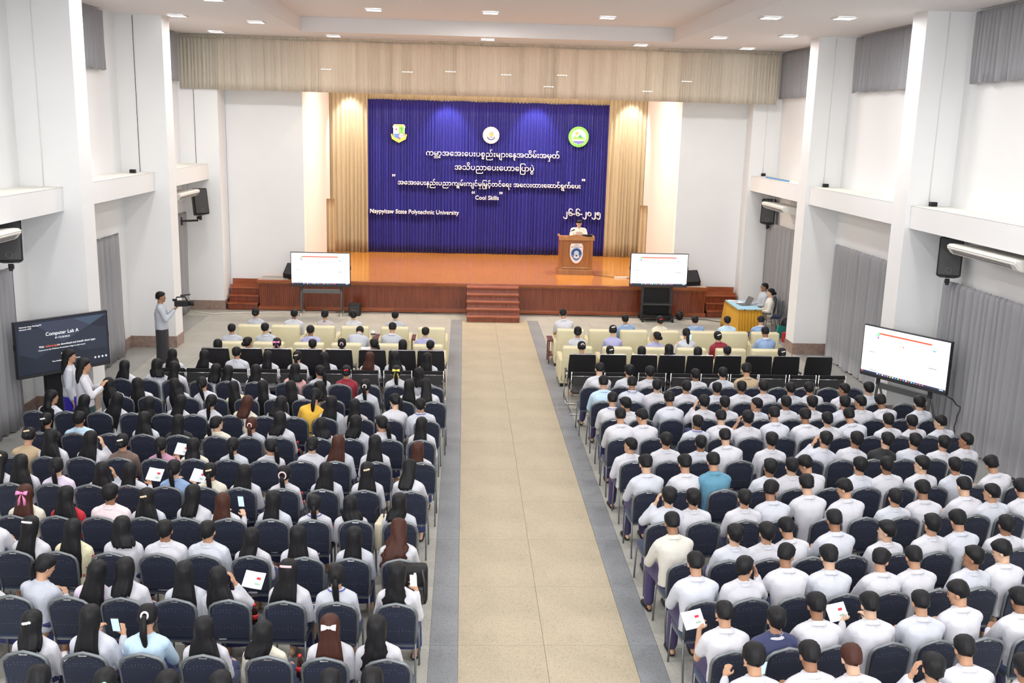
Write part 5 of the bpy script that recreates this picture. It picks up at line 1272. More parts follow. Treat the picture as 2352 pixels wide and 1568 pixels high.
def extras(o, ex, j, sty):
    H, hr = j['H'], j['hr']; f = lambda v: H + hr @ Vector(v)
    for e in ex:
        bm = bmesh.new(); nm = None
        if e in ('greenclip', 'whiteclip', 'goldclip', 'redclip'):
            nm = 'hair_clip'; y = -.165 if sty == 'B' else -.118
            z = .055 if sty == 'B' else .05
            if sty == 'B': y = -.12
            for q in (-1, 0, 1): ell(bm, f((q * .026, y - .004 * (q == 0), z + .006 * q)), (.020, .010, .014), hr, 10, 6)
        elif e in ('whitebow', 'pinkbow', 'yellowbow'):
            nm = 'hair_bow'; y = -.112
            for q in (-1, 1):
                V = [f((0, y, .052)), f((q * .065, y - .012, .085)), f((q * .070, y - .012, .022))]
                tube(bm, [f((0, y, .05)), f((q * .035, y - .014, .055)), f((q * .068, y - .012, .052))], [.008, .024, .030], 8, sc=(1, .45))
                if e != 'whitebow': tube(bm, [f((q * .008, y, .04)), f((q * .03, y - .012, -.03)), f((q * .035, y - .014, -.10))], [.01, .018, .02], 6, sc=(1, .3))
            ell(bm, f((0, y - .012, .052)), (.014, .012, .016), hr, 8, 6)
        elif e in ('scrunchie', 'pinkclip', 'pinkribbon'):
            nm = 'hair_tie'; big = 1.6 if e == 'pinkribbon' else 1
            if sty in 'PB': tube(bm, [f((math.cos(t) * .032 * big, -.125, .018 + math.sin(t) * .032 * big)) for t in [i * math.pi / 5 for i in range(10)]], .011, 6, True)
            else: tube(bm, [f((math.sin(t) * .06, -.075 - .035 * math.cos(t), .075 + .012 * math.cos(t))) for t in [(-1.2 + i * .3) for i in range(9)]], .013, 6)
        elif e == 'lanyard':
            nm = 'lanyard'; N = j['N'] + j['U'] * .0
            tube(bm, [N + Vector((math.cos(t) * .090, math.sin(t) * .082, .018)) for t in [math.pi + i * math.pi / 8 for i in range(9)]], .007, 5)
        elif e == 'glasses':
            nm = 'glasses'
            for s_ in (-1, 1):
                tube(bm, [f((s_ * (.033 + .024 * math.cos(t)), .100, .008 + .019 * math.sin(t))) for t in [i * math.pi / 5 for i in range(10)]], .0025, 4, True)
                tube(bm, [f((s_ * .057, .098, .012)), f((s_ * .080, .03, .012)), f((s_ * .083, -.01, .005))], .0025, 4)
        if nm: obj(nm, fin(bm, nm), EXM[e], o)
        else: bm.free()
def collar_mesh(sex, lean, short=0):
    j = rig(sex, lean, '0', '0'); bm = bmesh.new(); r_ = []
    c0 = j['N'] - j['U'] * .006; yv = Vector((0, math.cos(j['a']), -math.sin(j['a'])))
    for h_, rr in ((-.012, .080), (.004, .071), (.030, .066), (.034, .070), (.010, .082), (-.008, .092)):
        r_.append([bm.verts.new(c0 + j['U'] * (h_ - .010 * math.sin(t)) + (Vector((math.cos(t), 0, 0)) + yv * math.sin(t) * .95) * rr * j['k']) for t in [k * math.pi / 10 for k in range(20)]])
    for i in range(5):
        for k in range(20): bm.faces.new((r_[i][k], r_[i][(k + 1) % 20], r_[i + 1][(k + 1) % 20], r_[i + 1][k]))
    return fin(bm, 'collar')
HS = {'L': 'L', 'M': 'M', 'P': 'P', 'B': 'B', 'W': 'W', 'S': 'S', 'F': 'F', 'C': 'C'}
npers = 0
def who_(w): return w[0] + ',' + ','.join(w[-3:])
for ln in '''-1.599|8.170|-2.0|-2.3|0.989|0|0|0|0|W|k|w|nv||seated audience|woman in white, wavy black hair, first from aisle, tenth navy row, women's block
-2.061|8.189|1.0|0.0|0.991|0|0|0|0|L|b|w|nv|whitebow|seated audience|woman in white, brown hair and white bow, second seat, tenth navy row, women's block
-2.634|8.209|-6.8|0.0|0.930|0|0|0|0|M|k|cr|nv||seated audience|woman in cream, black bob, third from aisle, tenth navy row, women's block
-3.160|8.237|-2.7|0.0|0.951|0|0|0|0|L|k|w|nv||seated audience|woman in white, long black hair, fourth from aisle, tenth navy row, women's block
-3.708|8.262|2.5|0.0|0.982|0|1|0|0|P|k|lb|nv|scrunchie|seated audience|woman in light blue, black ponytail with scrunchie, fifth from aisle, tenth navy row, women's block
-4.148|8.283|-3.3|0.0|1.022|0|0|0|P|L|k|w|nv|phone|seated audience|woman in white, long black hair with phone, sixth from aisle, tenth navy row, women's block
-4.660|8.304|-4.5|0.0|0.971|0|0|0|0|M|k|w|nv|whiteclip|seated audience|woman in white, black bob and white clip, seventh seat, tenth navy row, women's block
-1.525|9.193|-5.4|0.0|1.015|0|0|0|P|W|k|w|nv|phonelight|seated audience|woman in white, black hair and phone light, first seat, ninth navy row, women's block
-2.137|9.218|2.4|0.0|0.990|0|0|0|0|P|k|w|nv|lanyard|seated audience|woman in white, black ponytail with lanyard, second from aisle, ninth navy row, women's block
-2.586|9.237|-7.8|0.0|1.021|0|0|0|0|L|k|w|nv|pinkclip|seated audience|woman in white, black hair and pink clip, third seat, ninth navy row, women's block
-3.216|9.263|-0.4|-3.6|0.948|0|0|0|R|L|k|w|nv|paperR|seated audience|woman in white, long black hair with leaflet, fourth from aisle, ninth navy row, women's block
-3.617|9.278|2.0|0.0|0.985|0|0|0|0|L|k|w|nv||seated audience|woman in white, long black hair, fifth from aisle, ninth navy row, women's block
-4.190|9.302|1.7|0.0|1.007|0|0|0|0|M|k|w|nv||seated audience|woman in white, black bob, sixth from aisle, ninth navy row, women's block
-4.629|9.312|-1.5|8.5|0.991|0|0|0|0|L|k|lv|nv||seated audience|woman in lavender, long black hair, seventh from aisle, ninth navy row, women's block
-5.180|9.335|-7.0|7.4|0.984|0|1|R|0|P|k|gl|nv||seated audience|woman in grey-lilac, black ponytail, head turned, eighth from aisle, ninth navy row, women's block
-5.680|9.352|-5.1|8.5|0.945|0|0|0|0|L|k|w|nv||seated audience|woman in white, long black hair, ninth from aisle, ninth navy row, women's block
-1.597|10.198|0.8|0.0|1.008|0|1|0|0|W|b|w|nv||seated audience|woman in white, wavy brown hair, first from aisle, eighth navy row, women's block
-2.063|10.218|-0.7|0.0|0.966|0|0|0|0|L|k|w|nv||seated audience|woman in white, long black hair, second from aisle, eighth navy row, women's block
-2.638|10.245|1.5|-1.8|0.966|0|0|0|0|L|k|w|nv||seated audience|woman in white, long black hair, third from aisle, eighth navy row, women's block
-3.158|10.265|-7.4|0.0|0.933|0|0|0|0|M|k|w|nv||seated audience|woman in white, black bob, fourth from aisle, eighth navy row, women's block
-3.627|10.287|-8.4|0.0|0.967|1|0|0|0|S|k|w|pu||seated audience|student in white, short black hair, fifth from aisle, eighth navy row, women's block
-4.102|10.307|0.7|0.0|0.966|1|0|0|0|S|k|w|pu||seated audience|student in white, short black hair, sixth from aisle, eighth navy row, women's block
-4.578|10.330|0.4|1.0|1.011|0|0|0|0|M|k|w|nv||seated audience|woman in white, black bob, seventh from aisle, eighth navy row, women's block
-5.133|10.351|-1.9|2.6|0.978|0|0|0|0|L|k|ye|nv||seated audience|woman in yellow, long black hair, eighth from aisle, eighth navy row, women's block
-5.598|10.372|-5.0|3.5|0.997|0|0|0|0|L|k|w|nv|scrunchie|seated audience|woman in white, long black hair with scrunchie, ninth from aisle, eighth navy row, women's block
-6.098|10.515|2.5|0.2|1.040|0|1|0|0|L|k|w|nv||seated audience|woman in white, long black hair, tenth from aisle, eighth navy row, women's block
-1.653|11.251|2.4|0.0|0.957|0|0|0|0|M|k|w|nv||seated audience|woman in white, black bob, first from aisle, seventh navy row, women's block
-2.212|11.253|1.0|-0.6|0.930|0|0|0|0|M|k|w|nv||seated audience|woman in white, black bob, second from aisle, seventh navy row, women's block
-2.652|11.262|3.8|0.0|0.930|0|0|0|0|P|k|w|nv|lanyard|seated audience|woman in white, black ponytail with lanyard, third from aisle, seventh navy row, women's block
-3.117|11.282|-4.9|0.0|0.961|0|0|0|0|L|k|w|nv||seated audience|woman in white, long black hair, fourth from aisle, seventh navy row, women's block
-3.687|11.294|-6.1|-1.0|0.932|0|0|0|P|L|b|w|nv|phone|seated audience|woman in white, long brown hair with phone, fifth from aisle, seventh navy row, women's block
-4.057|11.302|-5.6|0.4|1.012|0|0|0|0|M|k|w|nv||seated audience|woman in white, black bob, sixth from aisle, seventh navy row, women's block
-4.591|11.313|-4.9|0.0|0.968|0|0|0|0|L|k|w|nv|goldclip|seated audience|woman in white, black hair and gold clip, seventh seat, seventh navy row, women's block
-5.054|11.322|-0.7|1.6|0.980|1|0|0|0|F|k|pw|nv||seated audience|student in pale pink, thick black hair, eighth from aisle, seventh navy row, women's block
-5.533|11.333|-6.0|0.6|0.977|0|0|0|0|L|k|re|nv||seated audience|woman in red, long black hair, ninth from aisle, seventh navy row, women's block
-6.041|11.343|2.6|1.5|0.988|0|0|0|0|L|b|cr|nv|pinkbow|seated audience|woman in cream, brown hair and pink bow, tenth seat, seventh navy row, women's block
-1.592|12.218|-5.9|0.0|0.994|0|1|0|0|M|k|w|nv||seated audience|woman in white, black bob, first from aisle, sixth navy row, women's block
-2.119|12.237|1.2|0.0|0.985|0|0|0|0|L|k|w|nv|goldclip|seated audience|woman in white, black hair and gold clip, second seat, sixth navy row, women's block
-2.645|12.256|2.3|0.0|0.971|0|0|0|0|L|k|w|nv||seated audience|woman in white, long black hair, third from aisle, sixth navy row, women's block
-3.167|12.265|-3.4|0.0|0.930|0|0|0|0|P|k|w|nv|pinkribbon|seated audience|woman in white, black ponytail with pink ribbon, fourth from aisle, sixth navy row, women's block
-3.678|12.293|-0.9|0.0|0.931|0|0|0|0|L|k|w|nv||seated audience|woman in white, long black hair, fifth from aisle, sixth navy row, women's block
-4.119|12.310|2.7|0.0|0.941|0|0|0|0|P|k|cr|nv|goldclip|seated audience|woman in cream, black ponytail and gold clip, sixth seat, sixth navy row, women's block
-4.566|12.327|-5.2|0.4|0.966|0|0|0|P|P|k|bl|nv|paperR|seated audience|woman in blue, black ponytail with leaflet, seventh from aisle, sixth navy row, women's block
-5.125|12.341|-0.7|0.0|0.930|0|0|0|P|L|k|w|nv|paperR|seated audience|woman in white, long black hair with leaflet, eighth from aisle, sixth navy row, women's block
-5.518|12.349|2.9|1.9|0.930|0|0|0|R|L|k|w|nv||seated audience|woman in white, long black hair, ninth from aisle, sixth navy row, women's block
-6.058|12.382|2.5|0.0|0.962|0|0|0|0|P|k|lv|nv||seated audience|woman in lavender, black ponytail, tenth from aisle, sixth navy row, women's block
-6.511|12.400|0.9|0.3|0.990|0|0|0|0|L|k|w|nv||seated audience|woman in white, long black hair, eleventh from aisle, sixth navy row, women's block
-7.011|12.412|3.4|8.6|0.995|0|1|0|0|L|k|w|nv|goldclip|seated audience|woman in white, black hair and gold clip, twelfth seat, sixth navy row, women's block
-1.519|13.303|-1.5|0.0|0.930|0|0|0|0|L|b|w|nv||seated audience|woman in white, long brown hair, first from aisle, fifth navy row, women's block
-2.115|13.326|0.1|0.0|0.994|0|0|0|0|L|k|w|nv||seated audience|woman in white, long black hair, second from aisle, fifth navy row, women's block
-2.611|13.337|-3.7|0.0|0.992|0|0|0|0|L|b|w|nv||seated audience|woman in white, long brown hair, third from aisle, fifth navy row, women's block
-3.033|13.344|-1.1|3.1|0.968|0|0|0|0|B|k|w|nv||seated audience|woman in white, black bun, fourth from aisle, fifth navy row, women's block
-3.555|13.356|-1.5|0.0|0.930|0|0|L|0|P|k|w|nv||seated audience|woman in white, black ponytail, head turned, fifth from aisle, fifth navy row, women's block
-4.066|13.367|0.4|0.0|0.938|0|0|0|0|P|k|w|nv|glasses|seated audience|woman in white, black ponytail with glasses, sixth from aisle, fifth navy row, women's block
-4.591|13.368|-5.4|0.0|0.930|0|0|0|0|M|k|cr|nv||seated audience|woman in cream, black bob, seventh from aisle, fifth navy row, women's block
-5.046|13.378|0.2|0.0|0.930|0|0|0|P|P|k|pk|nv|paperR|seated audience|woman in plaid, black ponytail with leaflet, eighth from aisle, fifth navy row, women's block
-5.569|13.400|0.6|0.0|0.962|0|0|0|0|B|k|br|nv|whiteclip|seated audience|woman in brown, black bun and white clip, ninth seat, fifth navy row, women's block
-6.019|13.409|-4.3|1.7|0.990|0|0|0|R|L|k|w|nv||seated audience|woman in white, long black hair, tenth from aisle, fifth navy row, women's block
-6.520|13.421|-6.3|0.0|1.002|0|0|0|0|L|k|w|nv||seated audience|woman in white, long black hair, eleventh from aisle, fifth navy row, women's block
-6.959|13.429|1.4|2.8|0.989|0|1|0|0|B|k|ta|nv|goldclip|seated audience|woman in tan, black bun and gold clip, twelfth seat, fifth navy row, women's block
-1.502|14.300|-5.1|0.0|0.972|0|0|0|0|L|k|w|nv||seated audience|woman in white, long black hair, first from aisle, fourth navy row, women's block
-2.037|14.322|-1.8|-3.4|0.977|0|0|L|0|P|k|w|nv||seated audience|woman in white, black ponytail, head turned, second from aisle, fourth navy row, women's block
-2.472|14.335|-4.5|0.0|0.981|0|0|0|0|M|k|w|nv||seated audience|woman in white, black bob, third from aisle, fourth navy row, women's block
-2.979|14.353|-5.0|0.0|0.941|0|0|0|0|M|k|w|nv||seated audience|woman in white, black bob, fourth from aisle, fourth navy row, women's block
-3.586|14.376|-6.3|0.0|1.003|0|0|0|0|M|k|w|nv||seated audience|woman in white, black bob, fifth from aisle, fourth navy row, women's block
-4.012|14.380|-4.8|0.0|0.930|0|0|0|0|P|b|w|nv|pinkclip|seated audience|woman in white, brown ponytail and pink clip, sixth seat, fourth navy row, women's block
-4.535|14.406|2.3|0.0|0.930|0|0|R|0|P|k|cr|nv|glasses|seated audience|woman in cream, black ponytail with glasses, seventh from aisle, fourth navy row, women's block
-5.103|14.429|2.9|0.0|0.940|0|0|0|0|L|k|dk|nv||seated audience|woman in black, long black hair, eighth from aisle, fourth navy row, women's block
-5.580|14.448|-7.8|0.0|0.968|0|0|0|0|L|k|w|nv||seated audience|woman in white, long black hair, ninth from aisle, fourth navy row, women's block
-6.554|14.471|3.3|0.0|0.930|1|0|0|0|F|k|lb|pu||seated audience|student in light blue, thick black hair, tenth from aisle, fourth navy row, women's block
-7.019|14.488|-7.3|0.0|0.930|0|0|0|0|P|k|dk|nv|whiteclip|seated audience|woman in black, black ponytail and white clip, eleventh seat, fourth navy row, women's block
-1.522|15.313|2.5|-2.8|0.959|1|0|0|0|S|k|w|pu|lanyard|seated audience|student in white, short black hair with lanyard, first from aisle, third navy row, women's block
-1.988|15.333|2.9|0.0|1.006|0|1|L|0|P|k|w|nv||seated audience|woman in white, black ponytail, head turned, second from aisle, third navy row, women's block
-2.555|15.361|-6.7|-2.3|0.948|0|0|0|0|L|k|fl|nv||seated audience|woman in patterned-cloth, long black hair, third from aisle, third navy row, women's block
-2.990|15.379|-5.3|1.3|0.980|0|0|0|0|L|k|w|nv||seated audience|woman in white, long black hair, fourth from aisle, third navy row, women's block
-3.455|15.500|-0.2|9.0|1.040|0|1|0|0|P|k|go|nv||seated audience|woman in gold, black ponytail, fifth from aisle, third navy row, women's block
-3.935|15.405|-4.8|9.0|0.980|0|0|0|0|M|k|w|nv||seated audience|woman in white, black bob, sixth from aisle, third navy row, women's block
-4.461|15.425|-5.0|9.0|0.977|0|0|0|0|M|b|cr|nv||seated audience|woman in cream, brown bob, seventh from aisle, third navy row, women's block
-5.036|15.456|-2.9|9.0|0.975|0|0|0|0|P|k|w|nv||seated audience|woman in white, black ponytail, eighth from aisle, third navy row, women's block
-5.508|15.477|-6.0|9.0|0.966|0|0|0|0|L|k|w|nv||seated audience|woman in white, long black hair, ninth from aisle, third navy row, women's block
-6.005|15.492|-3.8|9.0|0.930|0|0|0|0|L|k|dk|nv||seated audience|woman in black, long black hair, tenth from aisle, third navy row, women's block
-6.518|15.527|-1.7|9.0|0.967|0|0|0|0|L|k|w|nv||seated audience|woman in white, long black hair, eleventh from aisle, third navy row, women's block
-7.030|15.546|-1.4|9.0|0.930|0|0|0|0|L|k|dk|nv||seated audience|woman in black, long black hair, twelfth from aisle, third navy row, women's block
-7.530|15.571|-7.4|9.0|0.987|0|0|R|0|L|k|w|nv||seated audience|woman in white, long black hair, head turned, thirteenth from aisle, third navy row, women's block
-1.448|16.384|2.4|-4.0|0.995|0|1|0|0|L|k|w|nv||seated audience|woman in white, long black hair, first from aisle, second navy row, women's block
-1.836|16.391|0.2|1.4|0.998|0|0|0|0|L|k|w|nv||seated audience|woman in white, long black hair, second from aisle, second navy row, women's block
-2.530|16.408|-4.9|0.0|0.987|0|0|0|0|P|k|w|nv|scrunchie|seated audience|woman in white, black ponytail with scrunchie, third from aisle, second navy row, women's block
-3.148|16.433|3.0|-9.0|0.959|0|0|L|0|M|k|ta|nv|glasses|seated audience|woman in tan, black bob with glasses, fourth from aisle, second navy row, women's block
-3.613|16.444|-2.6|-9.0|0.957|0|0|0|0|L|k|w|nv||seated audience|woman in white, long black hair, fifth from aisle, second navy row, women's block
-4.078|16.456|-3.8|-9.0|0.956|0|0|0|0|L|k|w|nv||seated audience|woman in white, long black hair, sixth from aisle, second navy row, women's block
-4.570|16.467|-4.2|-9.0|0.937|0|0|0|0|L|k|ye|nv||seated audience|woman in yellow, long black hair, seventh from aisle, second navy row, women's block
-5.086|16.477|-6.2|-9.0|0.984|0|0|0|0|P|k|w|nv||seated audience|woman in white, black ponytail, eighth from aisle, second navy row, women's block
-5.551|16.492|1.8|-9.0|0.962|0|0|0|0|L|k|w|nv||seated audience|woman in white, long black hair, ninth from aisle, second navy row, women's block
-6.169|16.502|3.5|-9.0|0.961|0|0|0|0|L|k|w|nv||seated audience|woman in white, long black hair, tenth from aisle, second navy row, women's block
-6.643|16.512|-1.3|-9.0|0.955|0|0|0|0|L|k|w|nv||seated audience|woman in white, long black hair, eleventh from aisle, second navy row, women's block
-1.497|17.376|-7.0|-9.0|0.974|0|0|0|0|M|k|w|nv||seated audience|woman in white, black bob, first from aisle, first navy row, women's block
-2.085|17.394|-0.9|0.0|0.992|0|0|0|0|P|k|w|nv|yellowbow|seated audience|woman in white, black ponytail with yellow bow, second from aisle, first navy row, women's block
-2.997|17.441|2.4|0.7|0.973|0|0|0|0|B|k|ma|nv|redclip|seated audience|woman in maroon, black bun and red clip, third seat, first navy row, women's block
-3.463|17.464|-7.9|1.2|0.963|0|0|L|0|P|k|w|nv||seated audience|woman in white, black ponytail, head turned, fourth from aisle, first navy row, women's block
-3.936|17.488|-7.3|3.1|0.985|0|0|0|0|M|k|ro|nv||seated audience|woman in rose pink, black bob, fifth from aisle, first navy row, women's block
-4.578|17.523|-4.9|0.0|0.952|0|0|0|0|L|k|w|nv||seated audience|woman in white, long black hair, sixth from aisle, first navy row, women's block
-5.065|17.544|-8.6|0.0|0.930|0|0|0|0|M|k|w|nv||seated audience|woman in white, black bob, seventh from aisle, first navy row, women's block
-5.464|17.559|-4.4|9.0|0.963|0|0|0|0|M|k|w|nv||seated audience|woman in white, black bob, eighth from aisle, first navy row, women's block
-6.040|17.601|-0.5|0.0|0.971|0|0|0|0|L|k|w|nv||seated audience|woman in white, long black hair, ninth from aisle, first navy row, women's block
-6.412|17.619|-1.4|3.2|1.001|0|0|0|0|M|k|w|nv||seated audience|woman in white, black bob, tenth from aisle, first navy row, women's block
-6.907|17.645|-9.0|0.0|0.965|0|0|0|0|L|k|w|nv||seated audience|woman in white, long black hair, eleventh from aisle, first navy row, women's block
1.475|17.526|6.8|6.3|1.011|1|1|0|0|S|k|w|pu||seated audience|man in white, short black hair, first from aisle, first navy row, men's block
2.016|17.537|6.2|4.3|0.995|1|0|0|0|C|k|w|pu||seated audience|man in white, curly black hair, second from aisle, first navy row, men's block
2.495|17.546|-1.5|0.0|0.978|1|0|0|0|F|k|w|nv||seated audience|man in white, thick black hair, third from aisle, first navy row, men's block
3.377|17.565|1.7|-2.2|0.952|1|0|0|0|S|k|w|pu||seated audience|man in white, short black hair, fourth from aisle, first navy row, men's block
3.859|17.577|-4.0|-0.5|0.975|1|0|0|0|S|k|w|nv||seated audience|man in white, short black hair, fifth from aisle, first navy row, men's block
4.329|17.590|-2.2|0.0|1.010|1|1|0|0|C|k|ta|pu||seated audience|man in tan, curly black hair, sixth from aisle, first navy row, men's block
1.528|16.531|1.5|0.0|1.016|1|1|0|0|S|k|lb|pu||seated audience|man in light blue, short black hair, first from aisle, second navy row, men's block
2.023|16.541|-4.1|0.0|1.007|1|1|0|0|S|k|w|nv|lanyard|seated audience|man in white, short black hair with lanyard, second from aisle, second navy row, men's block
2.439|16.549|-4.2|0.0|0.994|1|0|0|0|S|k|w|pu||seated audience|man in white, short black hair, third from aisle, second navy row, men's block
2.934|16.558|5.8|0.0|0.980|1|0|0|0|S|k|w|pu||seated audience|man in white, short black hair, fourth from aisle, second navy row, men's block
3.492|16.569|-4.5|0.0|0.959|1|0|0|0|S|k|w|pu||seated audience|man in white, short black hair, fifth from aisle, second navy row, men's block
3.912|16.577|2.1|0.0|0.980|1|0|0|0|S|k|w|nv||seated audience|man in white, short black hair, sixth from aisle, second navy row, men's block
4.376|16.585|3.5|-4.1|0.994|1|0|0|0|S|k|w|pu||seated audience|man in white, short black hair, seventh from aisle, second navy row, men's block
4.841|16.594|1.7|-2.9|0.968|1|0|0|0|S|k|w|pu||seated audience|man in white, short black hair, eighth from aisle, second navy row, men's block
5.306|16.600|-4.4|-9.0|0.981|1|0|0|0|S|k|w|pu||seated audience|man in white, short black hair, ninth from aisle, second navy row, men's block
5.771|16.612|1.3|-1.7|0.956|1|0|L|0|S|k|w|pu||seated audience|man in white, short black hair, head turned, tenth from aisle, second navy row, men's block
6.236|16.622|-2.1|-2.4|0.976|1|0|0|0|F|k|w|nv||seated audience|man in white, thick black hair, eleventh from aisle, second navy row, men's block
1.530|15.500|-3.1|0.0|1.004|1|1|0|0|S|k|w|nv|lanyard|seated audience|man in white, short black hair with lanyard, first from aisle, third navy row, men's block
1.902|15.505|-2.4|-9.0|0.966|1|0|L|0|F|k|w|pu||seated audience|man in white, thick black hair, head turned, second from aisle, third navy row, men's block
2.481|15.533|5.9|0.0|1.013|1|1|0|0|F|k|w|nv||seated audience|man in white, thick black hair, third from aisle, third navy row, men's block
3.005|15.551|5.5|0.0|0.991|1|0|0|L|F|k|w|nv||seated audience|man in white, thick black hair, fourth from aisle, third navy row, men's block
3.431|15.563|-3.0|-3.2|0.981|1|0|0|0|S|k|w|pu||seated audience|man in white, short black hair, fifth from aisle, third navy row, men's block
3.896|15.579|7.0|-1.0|0.960|1|0|L|0|S|k|w|nv||seated audience|man in white, short black hair, head turned, sixth from aisle, third navy row, men's block
4.383|15.597|6.7|-0.7|0.989|1|0|0|0|S|k|w|pu||seated audience|man in white, short black hair, seventh from aisle, third navy row, men's block
4.848|15.613|0.3|-1.2|0.984|1|0|0|0|F|k|w|pu||seated audience|man in white, thick black hair, eighth from aisle, third navy row, men's block
5.362|15.631|7.1|0.0|0.986|1|0|0|0|F|k|w|pu||seated audience|man in white, thick black hair, ninth from aisle, third navy row, men's block
5.778|15.642|-4.0|-6.4|0.998|1|0|L|0|S|k|w|pu||seated audience|man in white, short black hair, head turned, tenth from aisle, third navy row, men's block
6.243|15.657|4.5|-9.0|0.999|1|1|0|0|F|k|w|pu||seated audience|man in white, thick black hair, eleventh from aisle, third navy row, men's block
6.743|15.676|7.2|-5.5|0.994|1|0|0|0|F|k|w|pu||seated audience|man in white, thick black hair, twelfth from aisle, third navy row, men's block
1.508|14.488|0.6|0.0|1.026|1|1|0|0|S|k|w|pu||seated audience|man in white, short black hair, first from aisle, fourth navy row, men's block
1.902|14.507|7.2|-2.7|1.014|1|1|L|0|S|k|w|nv||seated audience|man in white, short black hair, head turned, second from aisle, fourth navy row, men's block
2.618|14.550|8.9|2.6|0.957|1|0|0|0|S|k|w|nv|lanyard|seated audience|man in white, short black hair with lanyard, third from aisle, fourth navy row, men's block
3.083|14.576|-0.0|0.3|0.999|1|1|0|0|S|k|w|pu||seated audience|man in white, short black hair, fourth from aisle, fourth navy row, men's block
3.459|14.598|4.0|0.0|1.007|1|0|0|L|F|k|w|pu||seated audience|man in white, thick black hair, fifth from aisle, fourth navy row, men's block
3.942|14.628|3.5|0.0|1.034|1|1|0|0|S|k|w|pu||seated audience|man in white, short black hair, sixth from aisle, fourth navy row, men's block
4.443|14.654|2.7|0.0|1.005|1|1|0|0|F|k|w|nv||seated audience|man in white, thick black hair, seventh from aisle, fourth navy row, men's block
4.877|14.670|1.2|-7.0|0.997|1|0|0|0|S|k|w|nv|glasses|seated audience|man in white, short black hair with glasses, eighth from aisle, fourth navy row, men's block
5.342|14.696|-1.3|-9.0|1.025|1|1|0|0|S|k|w|nv||seated audience|man in white, short black hair, ninth from aisle, fourth navy row, men's block
5.807|14.723|3.4|-4.5|0.977|1|0|0|0|S|k|w|pu||seated audience|man in white, short black hair, tenth from aisle, fourth navy row, men's block
6.272|14.742|6.5|-9.0|0.966|1|0|0|0|S|k|w|nv||seated audience|man in white, short black hair, eleventh from aisle, fourth navy row, men's block
6.737|14.753|2.8|-9.0|0.959|1|0|L|0|S|k|w|nv||seated audience|man in white, short black hair, head turned, twelfth from aisle, fourth navy row, men's block
1.453|13.439|6.0|0.0|0.945|1|0|L|0|S|k|w|pu||seated audience|man in white, short black hair, head turned, first from aisle, fifth navy row, men's block
1.968|13.467|4.0|0.0|1.007|1|0|0|0|S|k|w|nv||seated audience|man in white, short black hair, second from aisle, fifth navy row, men's block
2.487|13.491|-3.0|0.0|0.970|1|0|0|0|S|k|w|pu||seated audience|man in white, short black hair, third from aisle, fifth navy row, men's block
2.953|13.514|0.1|-3.6|1.020|1|1|0|0|S|k|w|pu||seated audience|man in white, short black hair, fourth from aisle, fifth navy row, men's block
3.523|13.544|-3.1|0.0|0.996|1|0|0|0|F|k|w|pu||seated audience|man in white, thick black hair, fifth from aisle, fifth navy row, men's block
4.127|13.586|7.1|9.0|1.008|1|0|0|L|F|k|w|nv||seated audience|man in white, thick black hair, sixth from aisle, fifth navy row, men's block
4.592|13.612|-0.4|9.0|1.011|1|0|0|0|F|k|w|pu||seated audience|man in white, thick black hair, seventh from aisle, fifth navy row, men's block
5.057|13.634|6.2|9.0|0.994|1|0|0|0|F|k|dk|pu||seated audience|man in black, thick black hair, eighth from aisle, fifth navy row, men's block
5.522|13.650|-1.2|7.1|0.983|1|0|0|0|F|k|w|pu||seated audience|man in white, thick black hair, ninth from aisle, fifth navy row, men's block
5.987|13.669|1.3|6.3|0.951|1|0|0|0|F|k|w|pu||seated audience|man in white, thick black hair, tenth from aisle, fifth navy row, men's block
6.430|13.687|7.4|0.0|0.980|1|0|L|0|S|k|w|pu||seated audience|man in white, short black hair, head turned, eleventh from aisle, fifth navy row, men's block
1.516|12.296|9.1|0.0|1.021|1|1|0|0|F|k|w|pu||seated audience|man in white, thick black hair, first from aisle, sixth navy row, men's block
2.024|12.329|9.2|1.0|1.016|1|1|0|0|F|k|w|pu||seated audience|man in white, thick black hair, second from aisle, sixth navy row, men's block
2.427|12.357|8.2|0.0|1.040|1|1|0|0|S|k|te|nv||seated audience|man in teal check, short black hair, third from aisle, sixth navy row, men's block
3.063|12.394|6.5|3.7|0.992|1|0|0|0|F|k|w|pu||seated audience|man in white, thick black hair, fourth from aisle, sixth navy row, men's block
3.426|12.414|7.0|0.0|1.008|1|0|0|0|S|k|w|nv||seated audience|man in white, short black hair, fifth from aisle, sixth navy row, men's block
3.867|12.430|9.2|-9.0|1.011|1|1|L|0|F|k|w|pu|glasses|seated audience|man in white, thick black hair with glasses, sixth from aisle, sixth navy row, men's block
4.369|12.471|8.2|-0.1|1.000|1|0|0|0|F|k|w|pu||seated audience|man in white, thick black hair, seventh from aisle, sixth navy row, men's block
4.839|12.496|3.8|-4.5|1.010|1|0|0|0|S|k|w|pu||seated audience|man in white, short black hair, eighth from aisle, sixth navy row, men's block
5.304|12.525|4.7|-3.3|1.006|1|0|L|0|F|k|w|nv||seated audience|man in white, thick black hair, head turned, ninth from aisle, sixth navy row, men's block
5.905|12.552|-0.0|-9.0|1.002|1|0|0|0|S|k|w|pu||seated audience|man in white, short black hair, tenth from aisle, sixth navy row, men's block
6.511|12.583|8.3|-9.0|0.989|1|1|0|0|F|k|w|pu||seated audience|man in white, thick black hair, eleventh from aisle, sixth navy row, men's block
7.011|12.602|2.0|-9.0|0.981|1|0|L|0|F|k|w|pu||seated audience|man in white, thick black hair, head turned, twelfth from aisle, sixth navy row, men's block
1.533|11.255|-0.0|1.8|1.011|1|0|0|L|F|k|w|pu||seated audience|man in white, thick black hair, first from aisle, seventh navy row, men's block
1.900|11.277|0.5|-1.5|0.985|1|0|0|0|C|k|w|pu||seated audience|man in white, curly black hair, second from aisle, seventh navy row, men's block
